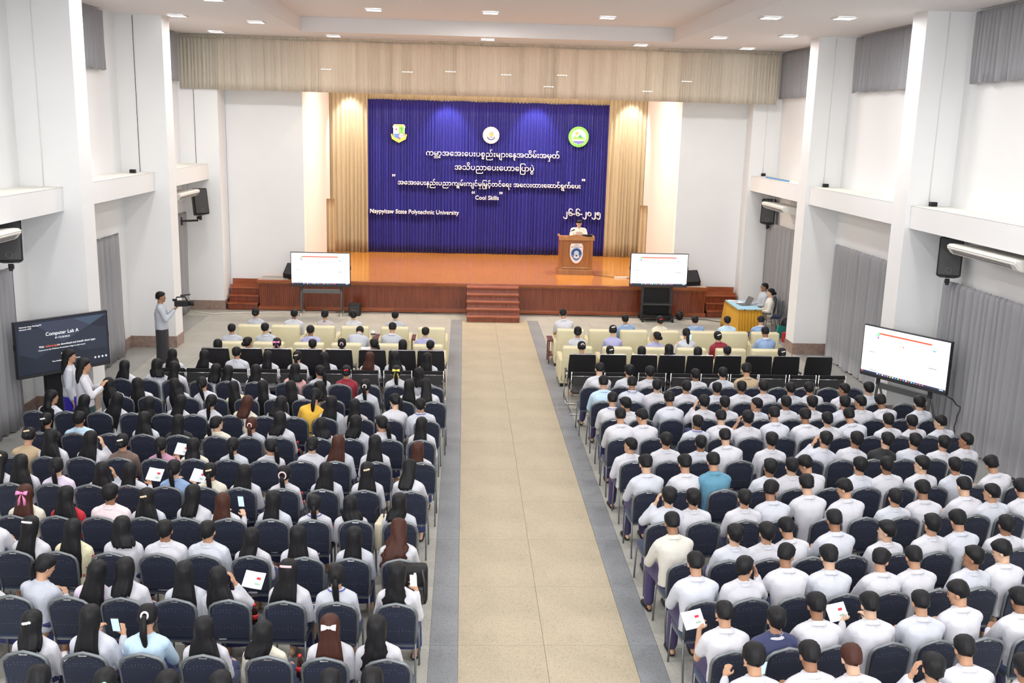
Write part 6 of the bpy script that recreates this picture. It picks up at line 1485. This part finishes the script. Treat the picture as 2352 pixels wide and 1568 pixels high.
2.508|11.325|1.2|0.0|0.979|1|0|0|0|S|k|w|pu||seated audience|man in white, short black hair, third from aisle, seventh navy row, men's block
2.902|11.358|7.4|0.0|1.022|1|1|R|0|F|k|w|pu||seated audience|man in white, thick black hair, head turned, fourth from aisle, seventh navy row, men's block
3.437|11.518|5.2|-1.9|1.040|1|1|0|0|F|k|w|pu||seated audience|man in white, thick black hair, fifth from aisle, seventh navy row, men's block
3.927|11.432|7.5|-4.1|1.034|1|1|L|0|S|k|w|pu||seated audience|man in white, short black hair, head turned, sixth from aisle, seventh navy row, men's block
4.436|11.467|2.5|-0.2|0.954|1|0|0|0|S|k|w|nv||seated audience|man in white, short black hair, seventh from aisle, seventh navy row, men's block
4.901|11.506|1.2|-1.3|0.992|1|1|0|0|F|k|w|nv||seated audience|man in white, thick black hair, eighth from aisle, seventh navy row, men's block
5.437|11.553|10.0|0.0|1.023|1|1|0|0|S|k|w|pu||seated audience|man in white, short black hair, ninth from aisle, seventh navy row, men's block
5.831|11.568|0.6|-6.4|0.989|1|0|L|0|S|k|w|nv||seated audience|man in white, short black hair, head turned, tenth from aisle, seventh navy row, men's block
6.331|11.607|2.1|-6.2|0.995|1|1|0|0|F|k|w|pu||seated audience|man in white, thick black hair, eleventh from aisle, seventh navy row, men's block
1.449|10.269|8.9|0.0|1.040|1|1|0|0|S|k|cw|pu||seated audience|man in ivory, short black hair, first from aisle, eighth navy row, men's block
2.040|10.209|7.8|2.0|0.984|1|0|0|0|F|k|w|pu||seated audience|man in white, thick black hair, second from aisle, eighth navy row, men's block
2.449|10.247|4.7|0.0|0.993|1|0|0|0|F|k|w|pu||seated audience|man in white, thick black hair, third from aisle, eighth navy row, men's block
2.860|10.278|10.3|-5.6|1.006|1|1|0|0|S|k|w|nv||seated audience|man in white, short black hair, fourth from aisle, eighth navy row, men's block
3.331|10.375|9.0|0.0|1.040|1|1|0|0|S|k|w|nv||seated audience|man in white, short black hair, fifth from aisle, eighth navy row, men's block
3.872|10.385|9.3|-1.0|0.967|1|0|L|0|C|k|w|pu||seated audience|man in white, curly black hair, head turned, sixth from aisle, eighth navy row, men's block
4.394|10.447|11.7|0.0|1.015|1|0|0|0|F|k|w|pu|glasses|seated audience|man in white, thick black hair with glasses, seventh from aisle, eighth navy row, men's block
4.892|10.490|8.4|-3.3|1.008|1|1|0|0|F|k|w|pu|glasses|seated audience|man in white, thick black hair with glasses, eighth from aisle, eighth navy row, men's block
5.366|10.537|0.6|-1.9|0.987|1|0|0|0|S|k|w|pu||seated audience|man in white, short black hair, ninth from aisle, eighth navy row, men's block
5.866|10.561|4.6|-9.0|1.001|1|0|0|0|F|k|w|nv||seated audience|man in white, thick black hair, tenth from aisle, eighth navy row, men's block
1.478|9.261|3.1|0.0|1.023|1|1|0|0|S|k|w|pu||seated audience|man in white, short black hair, first from aisle, ninth navy row, men's block
1.948|9.311|1.8|0.0|1.015|1|0|R|R|S|k|w|nv||seated audience|man in white, short black hair, head turned, second from aisle, ninth navy row, men's block
2.470|9.429|3.1|0.0|1.040|1|1|R|0|S|k|w|nv||seated audience|man in white, short black hair, head turned, third from aisle, ninth navy row, men's block
2.913|9.414|1.8|0.0|1.028|1|1|0|0|F|k|w|pu||seated audience|man in white, thick black hair, fourth from aisle, ninth navy row, men's block
3.496|9.470|1.9|0.0|0.980|1|1|R|0|F|k|w|pu|glasses|seated audience|man in white, thick black hair with glasses, fifth from aisle, ninth navy row, men's block
3.913|9.511|5.6|-2.5|0.998|1|1|0|0|S|k|w|pu||seated audience|man in white, short black hair, sixth from aisle, ninth navy row, men's block
4.432|9.574|6.9|0.0|1.013|1|0|L|0|F|k|w|pu||seated audience|man in white, thick black hair, head turned, seventh from aisle, ninth navy row, men's block
4.895|9.621|8.4|-0.7|1.011|1|1|L|0|F|k|w|pu||seated audience|man in white, thick black hair, head turned, eighth from aisle, ninth navy row, men's block
1.528|8.293|3.6|0.0|0.980|1|1|0|P|S|k|w|pu|glasses paperL|seated audience|man in white, short black hair with glasses, first from aisle, tenth navy row, men's block
1.971|8.335|4.1|-0.3|0.966|1|0|0|0|F|k|nv|pu||seated audience|man in navy sweater, thick black hair, second from aisle, tenth navy row, men's block
2.436|8.383|2.4|-0.7|1.008|1|1|0|0|F|k|w|nv||seated audience|man in white, thick black hair, third from aisle, tenth navy row, men's block
2.966|8.433|0.8|-0.6|0.992|1|1|0|P|F|k|w|pu|paperL|seated audience|man in white, thick black hair with leaflet, fourth from aisle, tenth navy row, men's block
3.468|8.484|0.5|0.0|0.995|1|1|0|0|S|k|w|pu||seated audience|man in white, short black hair, fifth from aisle, tenth navy row, men's block
3.909|8.589|9.5|-1.1|1.040|1|1|L|0|S|k|w|nv||seated audience|man in white, short black hair, head turned, sixth from aisle, tenth navy row, men's block
4.497|8.581|3.1|0.0|0.977|1|1|0|0|F|k|w|pu||seated audience|man in white, thick black hair, seventh from aisle, tenth navy row, men's block
-1.609|7.125|1.3|0.0|1.016|0|1|0|0|L|k|w|nv||seated audience|woman in white, long black hair, first from aisle, eleventh navy row, women's block
-2.000|7.140|-5.3|2.6|1.000|0|1|0|0|L|k|w|nv||seated audience|woman in white, long black hair, second from aisle, eleventh navy row, women's block
-2.670|7.177|-6.9|-4.1|1.029|0|0|0|0|L|k|w|nv|whiteclip|seated audience|woman in white, black hair and white clip, third seat, eleventh navy row, women's block
-3.163|7.196|-5.9|0.0|1.027|0|0|0|0|M|k|w|nv||seated audience|woman in white, black bob, fourth from aisle, eleventh navy row, women's block
-3.662|7.218|2.8|0.0|1.032|0|0|0|0|B|k|w|nv|greenclip|seated audience|woman in white, black bun and green clip, fifth seat, eleventh navy row, women's block
-4.220|7.243|0.9|-1.2|0.979|0|1|0|0|M|k|w|nv||seated audience|woman in white, black bob, sixth from aisle, eleventh navy row, women's block
1.536|7.369|2.6|0.0|1.040|1|1|0|P|C|k|w|pu|phone|seated audience|man in white, curly black hair with phone, first from aisle, eleventh navy row, men's block
2.033|7.433|7.7|0.0|1.040|1|1|0|0|S|k|w|pu||seated audience|man in white, short black hair, second from aisle, eleventh navy row, men's block
2.460|7.389|1.1|-4.3|1.040|1|1|0|0|S|b|w|pu||seated audience|man in white, short brown hair, third from aisle, eleventh navy row, men's block
2.989|7.382|-2.6|0.0|1.029|1|0|0|L|F|k|w|pu||seated audience|man in white, thick black hair, fourth from aisle, eleventh navy row, men's block
3.460|7.528|0.2|-2.3|1.040|1|1|0|0|S|k|w|nv||seated audience|man in white, short black hair, fifth from aisle, eleventh navy row, men's block
3.960|7.428|3.9|-9.0|1.029|1|0|0|0|S|k|w|nv||seated audience|man in white, short black hair, sixth from aisle, eleventh navy row, men's block
-1.582|18.774|-3.4|0.0|0.930|0|0|0|0|L|k|w|nv||seated audience|woman in white, long black hair, first from aisle, low mesh-chair row, women's block
-2.210|18.780|-0.2|0.0|0.947|0|0|0|0|L|k|w|nv||seated audience|woman in white, long black hair, second from aisle, low mesh-chair row, women's block
-2.688|18.767|-4.0|0.5|0.930|0|0|0|0|L|b|w|nv||seated audience|woman in white, long brown hair, third from aisle, low mesh-chair row, women's block
-3.392|18.761|0.9|-8.3|0.930|0|0|0|0|L|k|w|nv||seated audience|woman in white, long black hair, fourth from aisle, low mesh-chair row, women's block
-4.051|18.758|-5.2|0.0|0.930|0|0|0|0|P|k|w|nv|goldclip|seated audience|woman in white, black ponytail and gold clip, fifth seat, low mesh-chair row, women's block
-4.608|18.754|-2.6|0.0|0.930|0|0|0|0|L|k|w|nv||seated audience|woman in white, long black hair, sixth from aisle, low mesh-chair row, women's block
-5.193|18.760|-5.1|0.0|0.960|1|0|0|0|S|k|w|pu||seated audience|man in white, short black hair, seventh from aisle, low mesh-chair row, women's block
-5.802|18.746|-1.4|0.0|0.930|0|0|0|0|L|k|w|nv||seated audience|woman in white, long black hair, eighth from aisle, low mesh-chair row, women's block
-6.405|18.752|1.5|0.0|0.937|0|0|0|0|L|k|w|nv||seated audience|woman in white, long black hair, ninth from aisle, low mesh-chair row, women's block
-1.561|19.748|-2.2|0.0|0.935|1|0|0|0|S|k|w|pu||seated audience|man in white, short black hair, first from aisle, tall black-chair row, women's block
-2.119|19.743|1.3|0.0|0.959|0|0|0|0|M|k|w|nv||seated audience|woman in white, black bob, second from aisle, tall black-chair row, women's block
-2.693|19.737|-4.5|0.0|0.967|0|0|L|P|P|k|w|nv|paperL|seated audience|woman in white, black ponytail with leaflet, third from aisle, tall black-chair row, women's block
-3.334|19.732|1.9|0.0|0.967|0|0|0|0|P|k|w|nv|pinkclip|seated audience|woman in white, black ponytail and pink clip, fourth seat, tall black-chair row, women's block
-3.919|19.716|4.0|0.0|0.930|1|0|0|0|S|k|w|pu||seated audience|man in white, short black hair, fifth from aisle, tall black-chair row, women's block
-4.623|19.720|4.1|-0.1|0.960|0|0|0|0|P|k|w|nv|pinkbow|seated audience|woman in white, black ponytail with pink bow, sixth from aisle, tall black-chair row, women's block
-5.190|19.714|3.7|0.0|0.968|0|0|R|0|B|k|w|nv||seated audience|woman in white, black bun, head turned, seventh from aisle, tall black-chair row, women's block
-5.782|19.699|2.1|0.0|0.930|0|0|0|0|L|k|w|nv||seated audience|woman in white, long black hair, eighth from aisle, tall black-chair row, women's block
1.510|19.620|5.9|0.0|0.981|0|1|0|0|B|k|w|nv|scrunchie|seated audience|woman in white, black bun with scrunchie, first from aisle, tall black-chair row, men's block
2.055|19.616|4.8|0.0|0.930|0|0|0|0|B|k|w|nv|whiteclip|seated audience|woman in white, black bun and white clip, second seat, tall black-chair row, men's block
2.709|19.625|-0.1|0.0|0.930|0|0|0|0|M|k|w|nv||seated audience|woman in white, black bob, third from aisle, tall black-chair row, men's block
3.265|19.643|1.3|0.0|0.970|0|0|0|0|M|k|w|nv||seated audience|woman in white, black bob, fourth from aisle, tall black-chair row, men's block
3.870|19.640|-4.6|0.0|0.930|0|0|0|0|M|k|w|nv||seated audience|woman in white, black bob, fifth from aisle, tall black-chair row, men's block
4.459|19.657|5.4|0.0|0.931|1|0|0|0|S|k|w|pu||seated audience|man in white, short black hair, sixth from aisle, tall black-chair row, men's block
5.599|19.662|1.0|0.0|0.930|0|0|0|0|B|k|fl|nv|whiteclip|seated audience|woman in patterned-cloth, black bun and white clip, seventh seat, tall black-chair row, men's block
-1.707|21.084|-3.4|0.0|0.930|1|0|0|0|S|k|lv2|bk||seated audience|man in lilac-blue, short black hair, first from aisle, second sofa row, women's block
-2.458|21.097|-4.8|1.1|0.987|1|1|0|0|S|k|gl|bk||seated audience|man in grey-lilac, short black hair, second from aisle, second sofa row, women's block
-3.303|21.219|4.2|9.0|1.040|1|3|0|0|S|k|gl|bk||seated audience|man in grey-lilac, short black hair, third from aisle, second sofa row, women's block
-4.150|21.094|-5.4|0.0|0.930|1|0|0|0|S|k|lv2|bk||seated audience|man in lilac-blue, short black hair, fourth from aisle, second sofa row, women's block
-5.067|21.108|-2.3|-2.5|0.957|1|0|0|0|S|k|gl|bk||seated audience|man in grey-lilac, short black hair, fifth from aisle, second sofa row, women's block
-5.827|21.111|4.6|-0.2|0.933|1|0|0|0|S|k|gl|bk||seated audience|man in grey-lilac, short black hair, sixth from aisle, second sofa row, women's block
1.578|21.135|-3.0|0.0|0.994|0|0|0|0|B|k|w|bk||seated audience|woman in white, black bun, first from aisle, second sofa row, men's block
2.361|21.131|-2.2|0.0|1.015|0|1|0|0|B|k|lv2|bk|whiteclip|seated audience|woman in lilac-blue, black bun and white clip, second seat, second sofa row, men's block
3.239|21.116|-4.2|3.4|0.930|0|0|L|0|B|k|lv2|bk||seated audience|woman in lilac-blue, black bun, head turned, third from aisle, second sofa row, men's block
3.986|21.123|1.7|0.0|0.983|0|1|0|P|P|k|w|bk|phone|seated audience|woman in white, black ponytail with phone, fourth from aisle, second sofa row, men's block
4.803|21.120|4.9|-9.0|0.965|0|0|0|0|B|k|ma|bk|whiteclip|seated audience|woman in maroon, black bun and white clip, fifth seat, second sofa row, men's block
5.722|21.113|5.2|1.0|1.012|1|1|0|0|S|k|bl|bk||seated audience|man in blue, short black hair, sixth from aisle, second sofa row, men's block
-2.478|22.886|-2.9|0.0|0.930|1|0|0|0|S|k|gl|bk||seated audience|man in grey-lilac, short black hair, first from aisle, front sofa row, women's block
-3.452|22.901|3.3|-0.0|0.955|0|0|0|0|B|k|w|bk||seated audience|woman in white, black bun, second from aisle, front sofa row, women's block
-4.092|22.904|-5.1|0.0|0.954|0|0|0|0|B|k|fl|bk||seated audience|woman in patterned-cloth, black bun, third from aisle, front sofa row, women's block
-4.886|22.897|4.1|3.9|0.930|1|0|0|0|S|k|w|bk||seated audience|man in white, short black hair, fourth from aisle, front sofa row, women's block
-5.693|22.912|3.5|0.0|0.963|0|0|0|0|B|k|gl|bk||seated audience|woman in grey-lilac, black bun, fifth from aisle, front sofa row, women's block
1.523|22.966|1.6|-3.6|0.999|1|1|0|0|S|k|w|bk||seated audience|man in white, short black hair, first from aisle, front sofa row, men's block
3.003|22.951|2.9|-5.7|0.930|1|0|0|0|S|k|bl|bk||seated audience|man in blue, short black hair, second from aisle, front sofa row, men's block
3.743|22.948|3.2|-1.3|0.930|0|0|0|0|B|k|cr|bk|redclip|seated audience|woman in cream, black bun and red clip, third seat, front sofa row, men's block
4.627|22.945|2.2|-4.0|0.930|1|0|0|0|S|k|bl|bk||seated audience|man in blue, short black hair, fourth from aisle, front sofa row, men's block
5.367|22.943|-3.9|-1.6|0.930|1|0|0|0|S|k|lb|bk||seated audience|man in light blue, short black hair, fifth from aisle, front sofa row, men's block
6.177|22.940|-4.8|0.0|0.930|1|1|0|0|S|k|bl|bk||seated audience|man in blue, short black hair, sixth from aisle, front sofa row, men's block'''.strip().split('\n'):
    x, y, rz, roll, sc, sex, lean, yaw, arm, sty, hc, colr, low, ex, grp, lab = ln.split('|')
    sex = int(sex); lean = int(lean); ex = ex.split() if ex else []
    j = rig(sex, lean, yaw, arm); npers += 1
    o = linked('person', cached(('b', sex, lean, yaw, arm), lambda: body_mesh(sex, lean, yaw, arm)), [M['skin'], M['skin2'], M['skin']][npers % 3] if sex == 0 else [M['skin'], M['skin'], M['skin3'], M['skin2']][npers % 4], None)
    o.location = (float(x), float(y), 0); s_ = float(sc); o.scale = ((s_ * .5 + .5) * .94, (s_ * .5 + .5) * .94, s_)
    o.rotation_euler = (0, R(float(roll)), R(float(rz))); tag(o, lab, 'person', grp)
    short = 1 if (npers % 5 == 0 and sex) else 0
    linked('shirt', cached(('s', sex, lean, arm, short), lambda: shirt_mesh(sex, lean, arm, short)), CM['w2'] if colr == 'w' and npers % 3 == 0 else CM[colr], o)
    if sex: linked('collar', cached(('c', sex, lean), lambda: collar_mesh(sex, lean)), CM['w'] if colr in ('nv', 'gl', 'lv2', 'bl') else CM['w2'] if colr == 'w' and npers % 3 == 0 else CM[colr], o)
    linked('lower_garment', cached(('l', 'skirt' if sex == 0 else 'trousers'), lambda: legs_mesh('skirt' if sex == 0 else 'trousers', j)), LM[low], o)
    hv = (npers * 7 // 3) % (4 if sty in 'LMW' and yaw == '0' else 2 if sty in 'SFC' else 1)
    linked('hair', cached(('h', sty, lean, yaw, sex, hv), lambda: hair_mesh(sty, lean, yaw, sex, hv)), HM[hc], o)
    if yaw != '0': linked('eyes', cached(('e', lean, yaw, sex), lambda: eyes_mesh(lean, yaw, sex)), M['eye'], o)
    extras(o, [e for e in ex if e in EXM], j, sty)
    if abs(float(x)) < 1.75 and float(y) < 19:
        for k, (h, kn, an, to) in enumerate(j['legs']):
            def shoe(b, an=an, to=to): capsule(b, an + Vector((0, -.02, -.058)), to + Vector((0, .03, -.004)), .042, .034)
            linked('shoe', cached(('shoe', k), lambda: (lambda b: (shoe(b), fin(b, 'shoe'))[1])(bmesh.new())), M['black'], o)
    # things held
    mw = Matrix.Translation(o.location) @ Matrix.Rotation(R(float(rz)), 4, 'Z')
    for e in ex:
        if e in ('paperR', 'paperL'):
            p = mw @ (j['N'] + Vector(((.20 if e[-1] == 'R' else -.20), .36, -.10)))
            q = empty('leaflet', p, rot=(R(52), 0, R(float(rz) + (-20 if e[-1] == 'R' else 20)))); who = lab.split(',')
            tag(q, 'open leaflet held by ' + who_(who), 'leaflet', 'white leaflets')
            for s2 in (-1, 1): bx('page', (s2 * .058, .0, .008), (.116, .17, .002), M['paper'], q, rot=Matrix.Rotation(s2 * R(-9), 3, 'Y'))
            bx('printed_block', (.05, .02, .014), (.045, .022, .002), EXM['redclip'], q); bx('printed_block', (.05, -.035, .014), (.055, .014, .002), EXM['greenclip'], q)
        if e in ('phone', 'phonelight'):
            p = mw @ (j['N'] + Vector((.13, .20, .02)))
            q = empty('mobile_phone', p, rot=(R(15), 0, R(float(rz)))); who = lab.split(',')
            tag(q, 'phone held up by ' + who_(who), 'phone', 'mobile phones')
            bx('phone_body', (0, 0, 0), (.075, .009, .155), M['black'], q, .003); bx('phone_screen', (0, -.006, 0), (.068, .002, .145), SC['sky'] if e == 'phone' else W1, q)
            if e == 'phonelight': bx('flash_light', (.02, -.012, .09), (.02, .01, .02), M['led'], q)
# ---- standing and other singly posed people
def stand_rig(sex, look=0, arms='down', leanf=0, gaze=0):
    T = (.47, .50)[sex]; zh = (.84, .90)[sex]; P = Vector((0, 0, zh)); a = R(leanf); U = Vector((0, math.sin(a), math.cos(a))); N = P + U * T
    b = R(leanf * .4 + look); H = N + Vector((0, math.sin(b), math.cos(b))) * .17
    hr = Matrix.Rotation(R(gaze), 3, 'Z') @ Matrix.Rotation(-b, 3, 'X'); j = dict(P=P, U=U, N=N, H=H, hr=hr, k=(1, 1.07)[sex], a=a, T=T, sex=sex, lean=0)
    sh = N - U * .055; sw = (.165, .19)[sex]
    for q, s_ in (('l', -1), ('r', 1)):
        S_ = sh + Vector((s_ * sw, 0, 0)); E_l = S_ + Vector((s_ * .05, -.02, -.27)); W_l = E_l + Vector((-s_ * .01, .05, -.24)); D = W_l + Vector((0, .02, -.08))
        if arms == 'camera': E_l = S_ + Vector((s_ * .02, .12, -.25)); W_l = N + Vector((s_ * .05, .30, -.10)); D = N + Vector((s_ * .03, .37, -.04))
        if arms == 'read' : E_l = S_ + Vector((s_ * .07, .10, -.25)); W_l = N + Vector((s_ * .06, .26, -.20)); D = N + Vector((s_ * .03, .30, -.14))
        if arms == 'reach' : E_l = S_ + Vector((s_ * .04, .16, -.22)); W_l = S_ + Vector((s_ * .0, .42, -.20)); D = S_ + Vector((0, .5, -.18))
        j['S' + q], j['E' + q], j['W' + q], j['D' + q] = S_, E_l, W_l, D
    j['legs'] = [(Vector((s_ * .09, 0, zh - .02)), Vector((s_ * .10, .02, zh * .52)), Vector((s_ * .10, -.02, .10)), Vector((s_ * .12, .13, .035))) for s_ in (-1, 1)]
    return j
def custom(j, name_, loc, rz, skin_, shirtc, low, lowkind, sty, hc, lab, sex, ex=()):
    o = linked('person', body_mesh(sex, 0, '0', '0', j), skin_, None); o.location = loc; o.rotation_euler = (0, 0, R(rz)); tag(o, lab, 'person')
    linked('shirt', shirt_mesh(sex, 0, '0', 0, j), CM[shirtc], o)
    if lowkind == 'long':
        z = j['P'].z; bm = bmesh.new(); loft(bm, [(Vector((0, 0, z + .05)), .165, .125, 0), (Vector((0, 0, z - .08)), .185, .14, 0), (Vector((0, 0, z * .5)), .17, .14, 0), (Vector((0, 0, .10)), .185, .15, 0)], 18); lm = remesh(bm, 'lower_garment', .018, .5, 2)
    else: lm = legs_mesh('skirt', j)
    linked('lower_garment', lm, LM[low], o)
    # hair from a seated mesh, carried over to this head
    base = rig(sex, 0, '0', '0'); hm = hair_mesh(sty, 0, '0', sex)
    for v in hm.vertices:
        p = v.co - base['H']; t = max(0, min(1, (-.06 - p.z) / .15))
        v.co = j['H'] + (j['hr'] @ p) * (1 - t) + p * t + Vector((0, 0, 0))
    linked('hair', hm, HM[hc], o)
    bm = bmesh.new()
    for s_ in (-1, 1):
        ell(bm, j['H'] + j['hr'] @ Vector((s_ * .030, .083, .010)), (.013, .006, .006), j['hr'], 8, 6); ell(bm, j['H'] + j['hr'] @ Vector((s_ * .030, .088, .032)), (.018, .004, .004), j['hr'], 8, 6)
    linked('eyes', fin(bm, 'eyes'), M['eye'], o)
    bm = bmesh.new(); ell(bm, j['H'] + j['hr'] @ Vector((0, .094, -.054)), (.022, .006, .006), j['hr'], 8, 6); linked('lips', fin(bm, 'lips'), M['lip'], o)
    for k, (h, kn, an, to) in enumerate(j['legs']):
        bm = bmesh.new(); capsule(bm, an + Vector((0, -.02, -.058)), to + Vector((0, .03, -.004)), .042, .034); linked('shoe', fin(bm, 'shoe'), M['black'], o)
    extras(o, ex, j, sty); return o
jc = stand_rig(1, 4, 'camera')
custom(jc, 'cameraman', (-7.60, 22.05, 0), -80, M['skin3'], 'gl', 'bk', 'long', 'S', 'k', 'standing man in grey-lilac jacket filming with a video camera by the left column', 1)
vc = empty('video_camera', (-7.60, 22.05, 0), R(-80)); tag(vc, 'black video camera held up by the standing man by the left column', 'camera')
bx('camera_body', (0, .44, 1.42), (.11, .30, .13), M['black'], vc, .015); part('lens', lambda b: tube(b, [(0, .58, 1.42), (0, .66, 1.42), (0, .70, 1.42)], [.05, .055, .065], 14), M['black'], vc, True)
part('top_handle', lambda b: tube(b, [(0, .32, 1.48), (0, .34, 1.56), (0, .52, 1.57), (0, .56, 1.49)], .015, 8), M['black'], vc, True)
part('microphone', lambda b: capsule(b, (0, .44, 1.60), (0, .62, 1.62), .02, .02), M['dark'], vc, True); bx('viewfinder', (0, .30, 1.50), (.05, .10, .05), M['black'], vc, .01); part('lens_glass', lambda b: tube(b, [(0, .701, 1.42), (0, .703, 1.42)], .05, 14), M['glass'], vc)
jp = stand_rig(1, 22, 'read')
custom(jp, 'speaker', (2.76, 31.85, DZ), 180, M['skin2'], 'cw', 'bk', 'long', 'S', 'k', 'man in white shirt standing behind the podium, head bowed to read', 1)
tag(bx('speech_sheet', (2.74, 31.50, DZ + 1.27), (.2, .003, .16), M['paper'], None, rot=Matrix.Rotation(R(30), 3, 'X')), 'white sheet held by the man behind the podium', 'paper')
jw = stand_rig(0, 3, 'down')
custom(jw, 'w1', (-7.56, 16.72, 0), -75, M['skin'], 'w2', 'bb', 'long', 'L', 'k', 'standing woman in white with bright blue skirt before the dark meeting screen', 0, ('goldclip',))
jw = stand_rig(0, 6, 'read')
custom(jw, 'w2', (-7.10, 16.10, 0), -70, M['skin'], 'w', 'gn', 'long', 'L', 'k', 'standing woman in white with dark green skirt, nearer one by the dark screen', 0)
jt = rig(1, 0, '0', '0'); o = custom(jt, 't1', (7.50, 27.5, 0), 95, M['skin3'], 'gl', 'gy', 'sit', 'S', 'k', 'man in grey-blue jacket and glasses seated behind the laptop table', 1, ('glasses',))
jt = rig(0, 0, '0', '0'); custom(jt, 't2', (7.44, 26.72, 0), 85, M['skin2'], 'cw', 'gy', 'sit', 'B', 'k', 'woman in white jacket seated at the near end of the laptop table', 0)
# ---- bottles, bags
def bottle(loc, lab):
    e = empty('drink_bottle', loc); tag(e, lab, 'bottle', 'red capped drink bottles')
    part('bottle_body', lambda b: tube(b, [(0, 0, 0), (0, 0, .05), (0, 0, .11), (0, 0, .16), (0, 0, .20), (0, 0, .225)], [.033, .034, .030, .034, .018, .013], 14), M['cola'], e, True)
    part('bottle_label', lambda b: tube(b, [(0, 0, .085), (0, 0, .135)], .0345, 14), M['label'], e, True); part('cap', lambda b: tube(b, [(0, 0, .222), (0, 0, .245)], .0155, 12), M['redp'], e, True)
def bag(loc, rz, lab):
    e = empty('tote_bag', loc, R(rz)); tag(e, lab, 'bag')
    bm = bmesh.new(); box(bm, (0, 0, .17), (.34, .10, .34), None, .03); obj('body', fin(bm, 'body', True), M['tote'], e)
    for q in (-1, 1): part('handle', lambda b: tube(b, [(-.09, q * .05, .33), (-.07, q * .05, .47), (.07, q * .05, .47), (.09, q * .05, .33)], .008, 6), M['black'], e, True)
bottle((-2.98, 9.31, 0.49), 'red capped bottle on the floor between the near rows, beside the held leaflet')
bottle((-2.37, 8.33, 0.49), 'red capped bottle beside the bow-haired woman at the bottom of the photo')
bottle((-2.46, 11.30, 0.49), 'red capped bottle between chairs near the curly brown hair')
bottle((-3.00, 12.41, 0.49), 'red capped bottle on floor near the pink ribboned woman')
bottle((-3.39, 14.52, 0.49), 'red capped bottle on a seat in the fifth women row')
bag((-1.87, 11.31, .49), 80, 'cream tote bag on the seat beside the curly brown-haired woman')
e = empty('backpack', (-1.42, 9.72, .48)); tag(e, 'black backpack hung on the aisle chair near the raised phone light', 'bag'); bm = bmesh.new(); box(bm, (0, .12, .22), (.32, .18, .44), None, .06); obj('body', fin(bm, 'body', True), M['black'], e); bx('pocket', (0, .0, .14), (.24, .05, .2), M['dark'], e, .02)
for q in (-1, 1): part('strap', lambda b: tube(b, [(q * .1, .03, .42), (q * .13, -.03, .3), (q * .12, .02, .08)], .014, 6), M['dark'], e, True)
S.cycles.use_denoising = True
for o in [o for o in bpy.data.objects if o.type == 'FONT']:
    bpy.context.view_layer.update()
    me = bpy.data.meshes.new_from_object(o.evaluated_get(bpy.context.evaluated_depsgraph_get()))
    nm = o.name; o.name = 'old_text'; n = bpy.data.objects.new(nm, me); C.objects.link(n)
    if not me.materials and o.data.materials: me.materials.append(o.data.materials[0])
    n.parent = o.parent; n.matrix_basis = o.matrix_basis.copy()
    for ch in list(o.children): ch.parent = n
    for k in list(o.keys()):
        if k in ('label', 'category', 'group', 'kind'): n[k] = o[k]
    bpy.data.objects.remove(o)
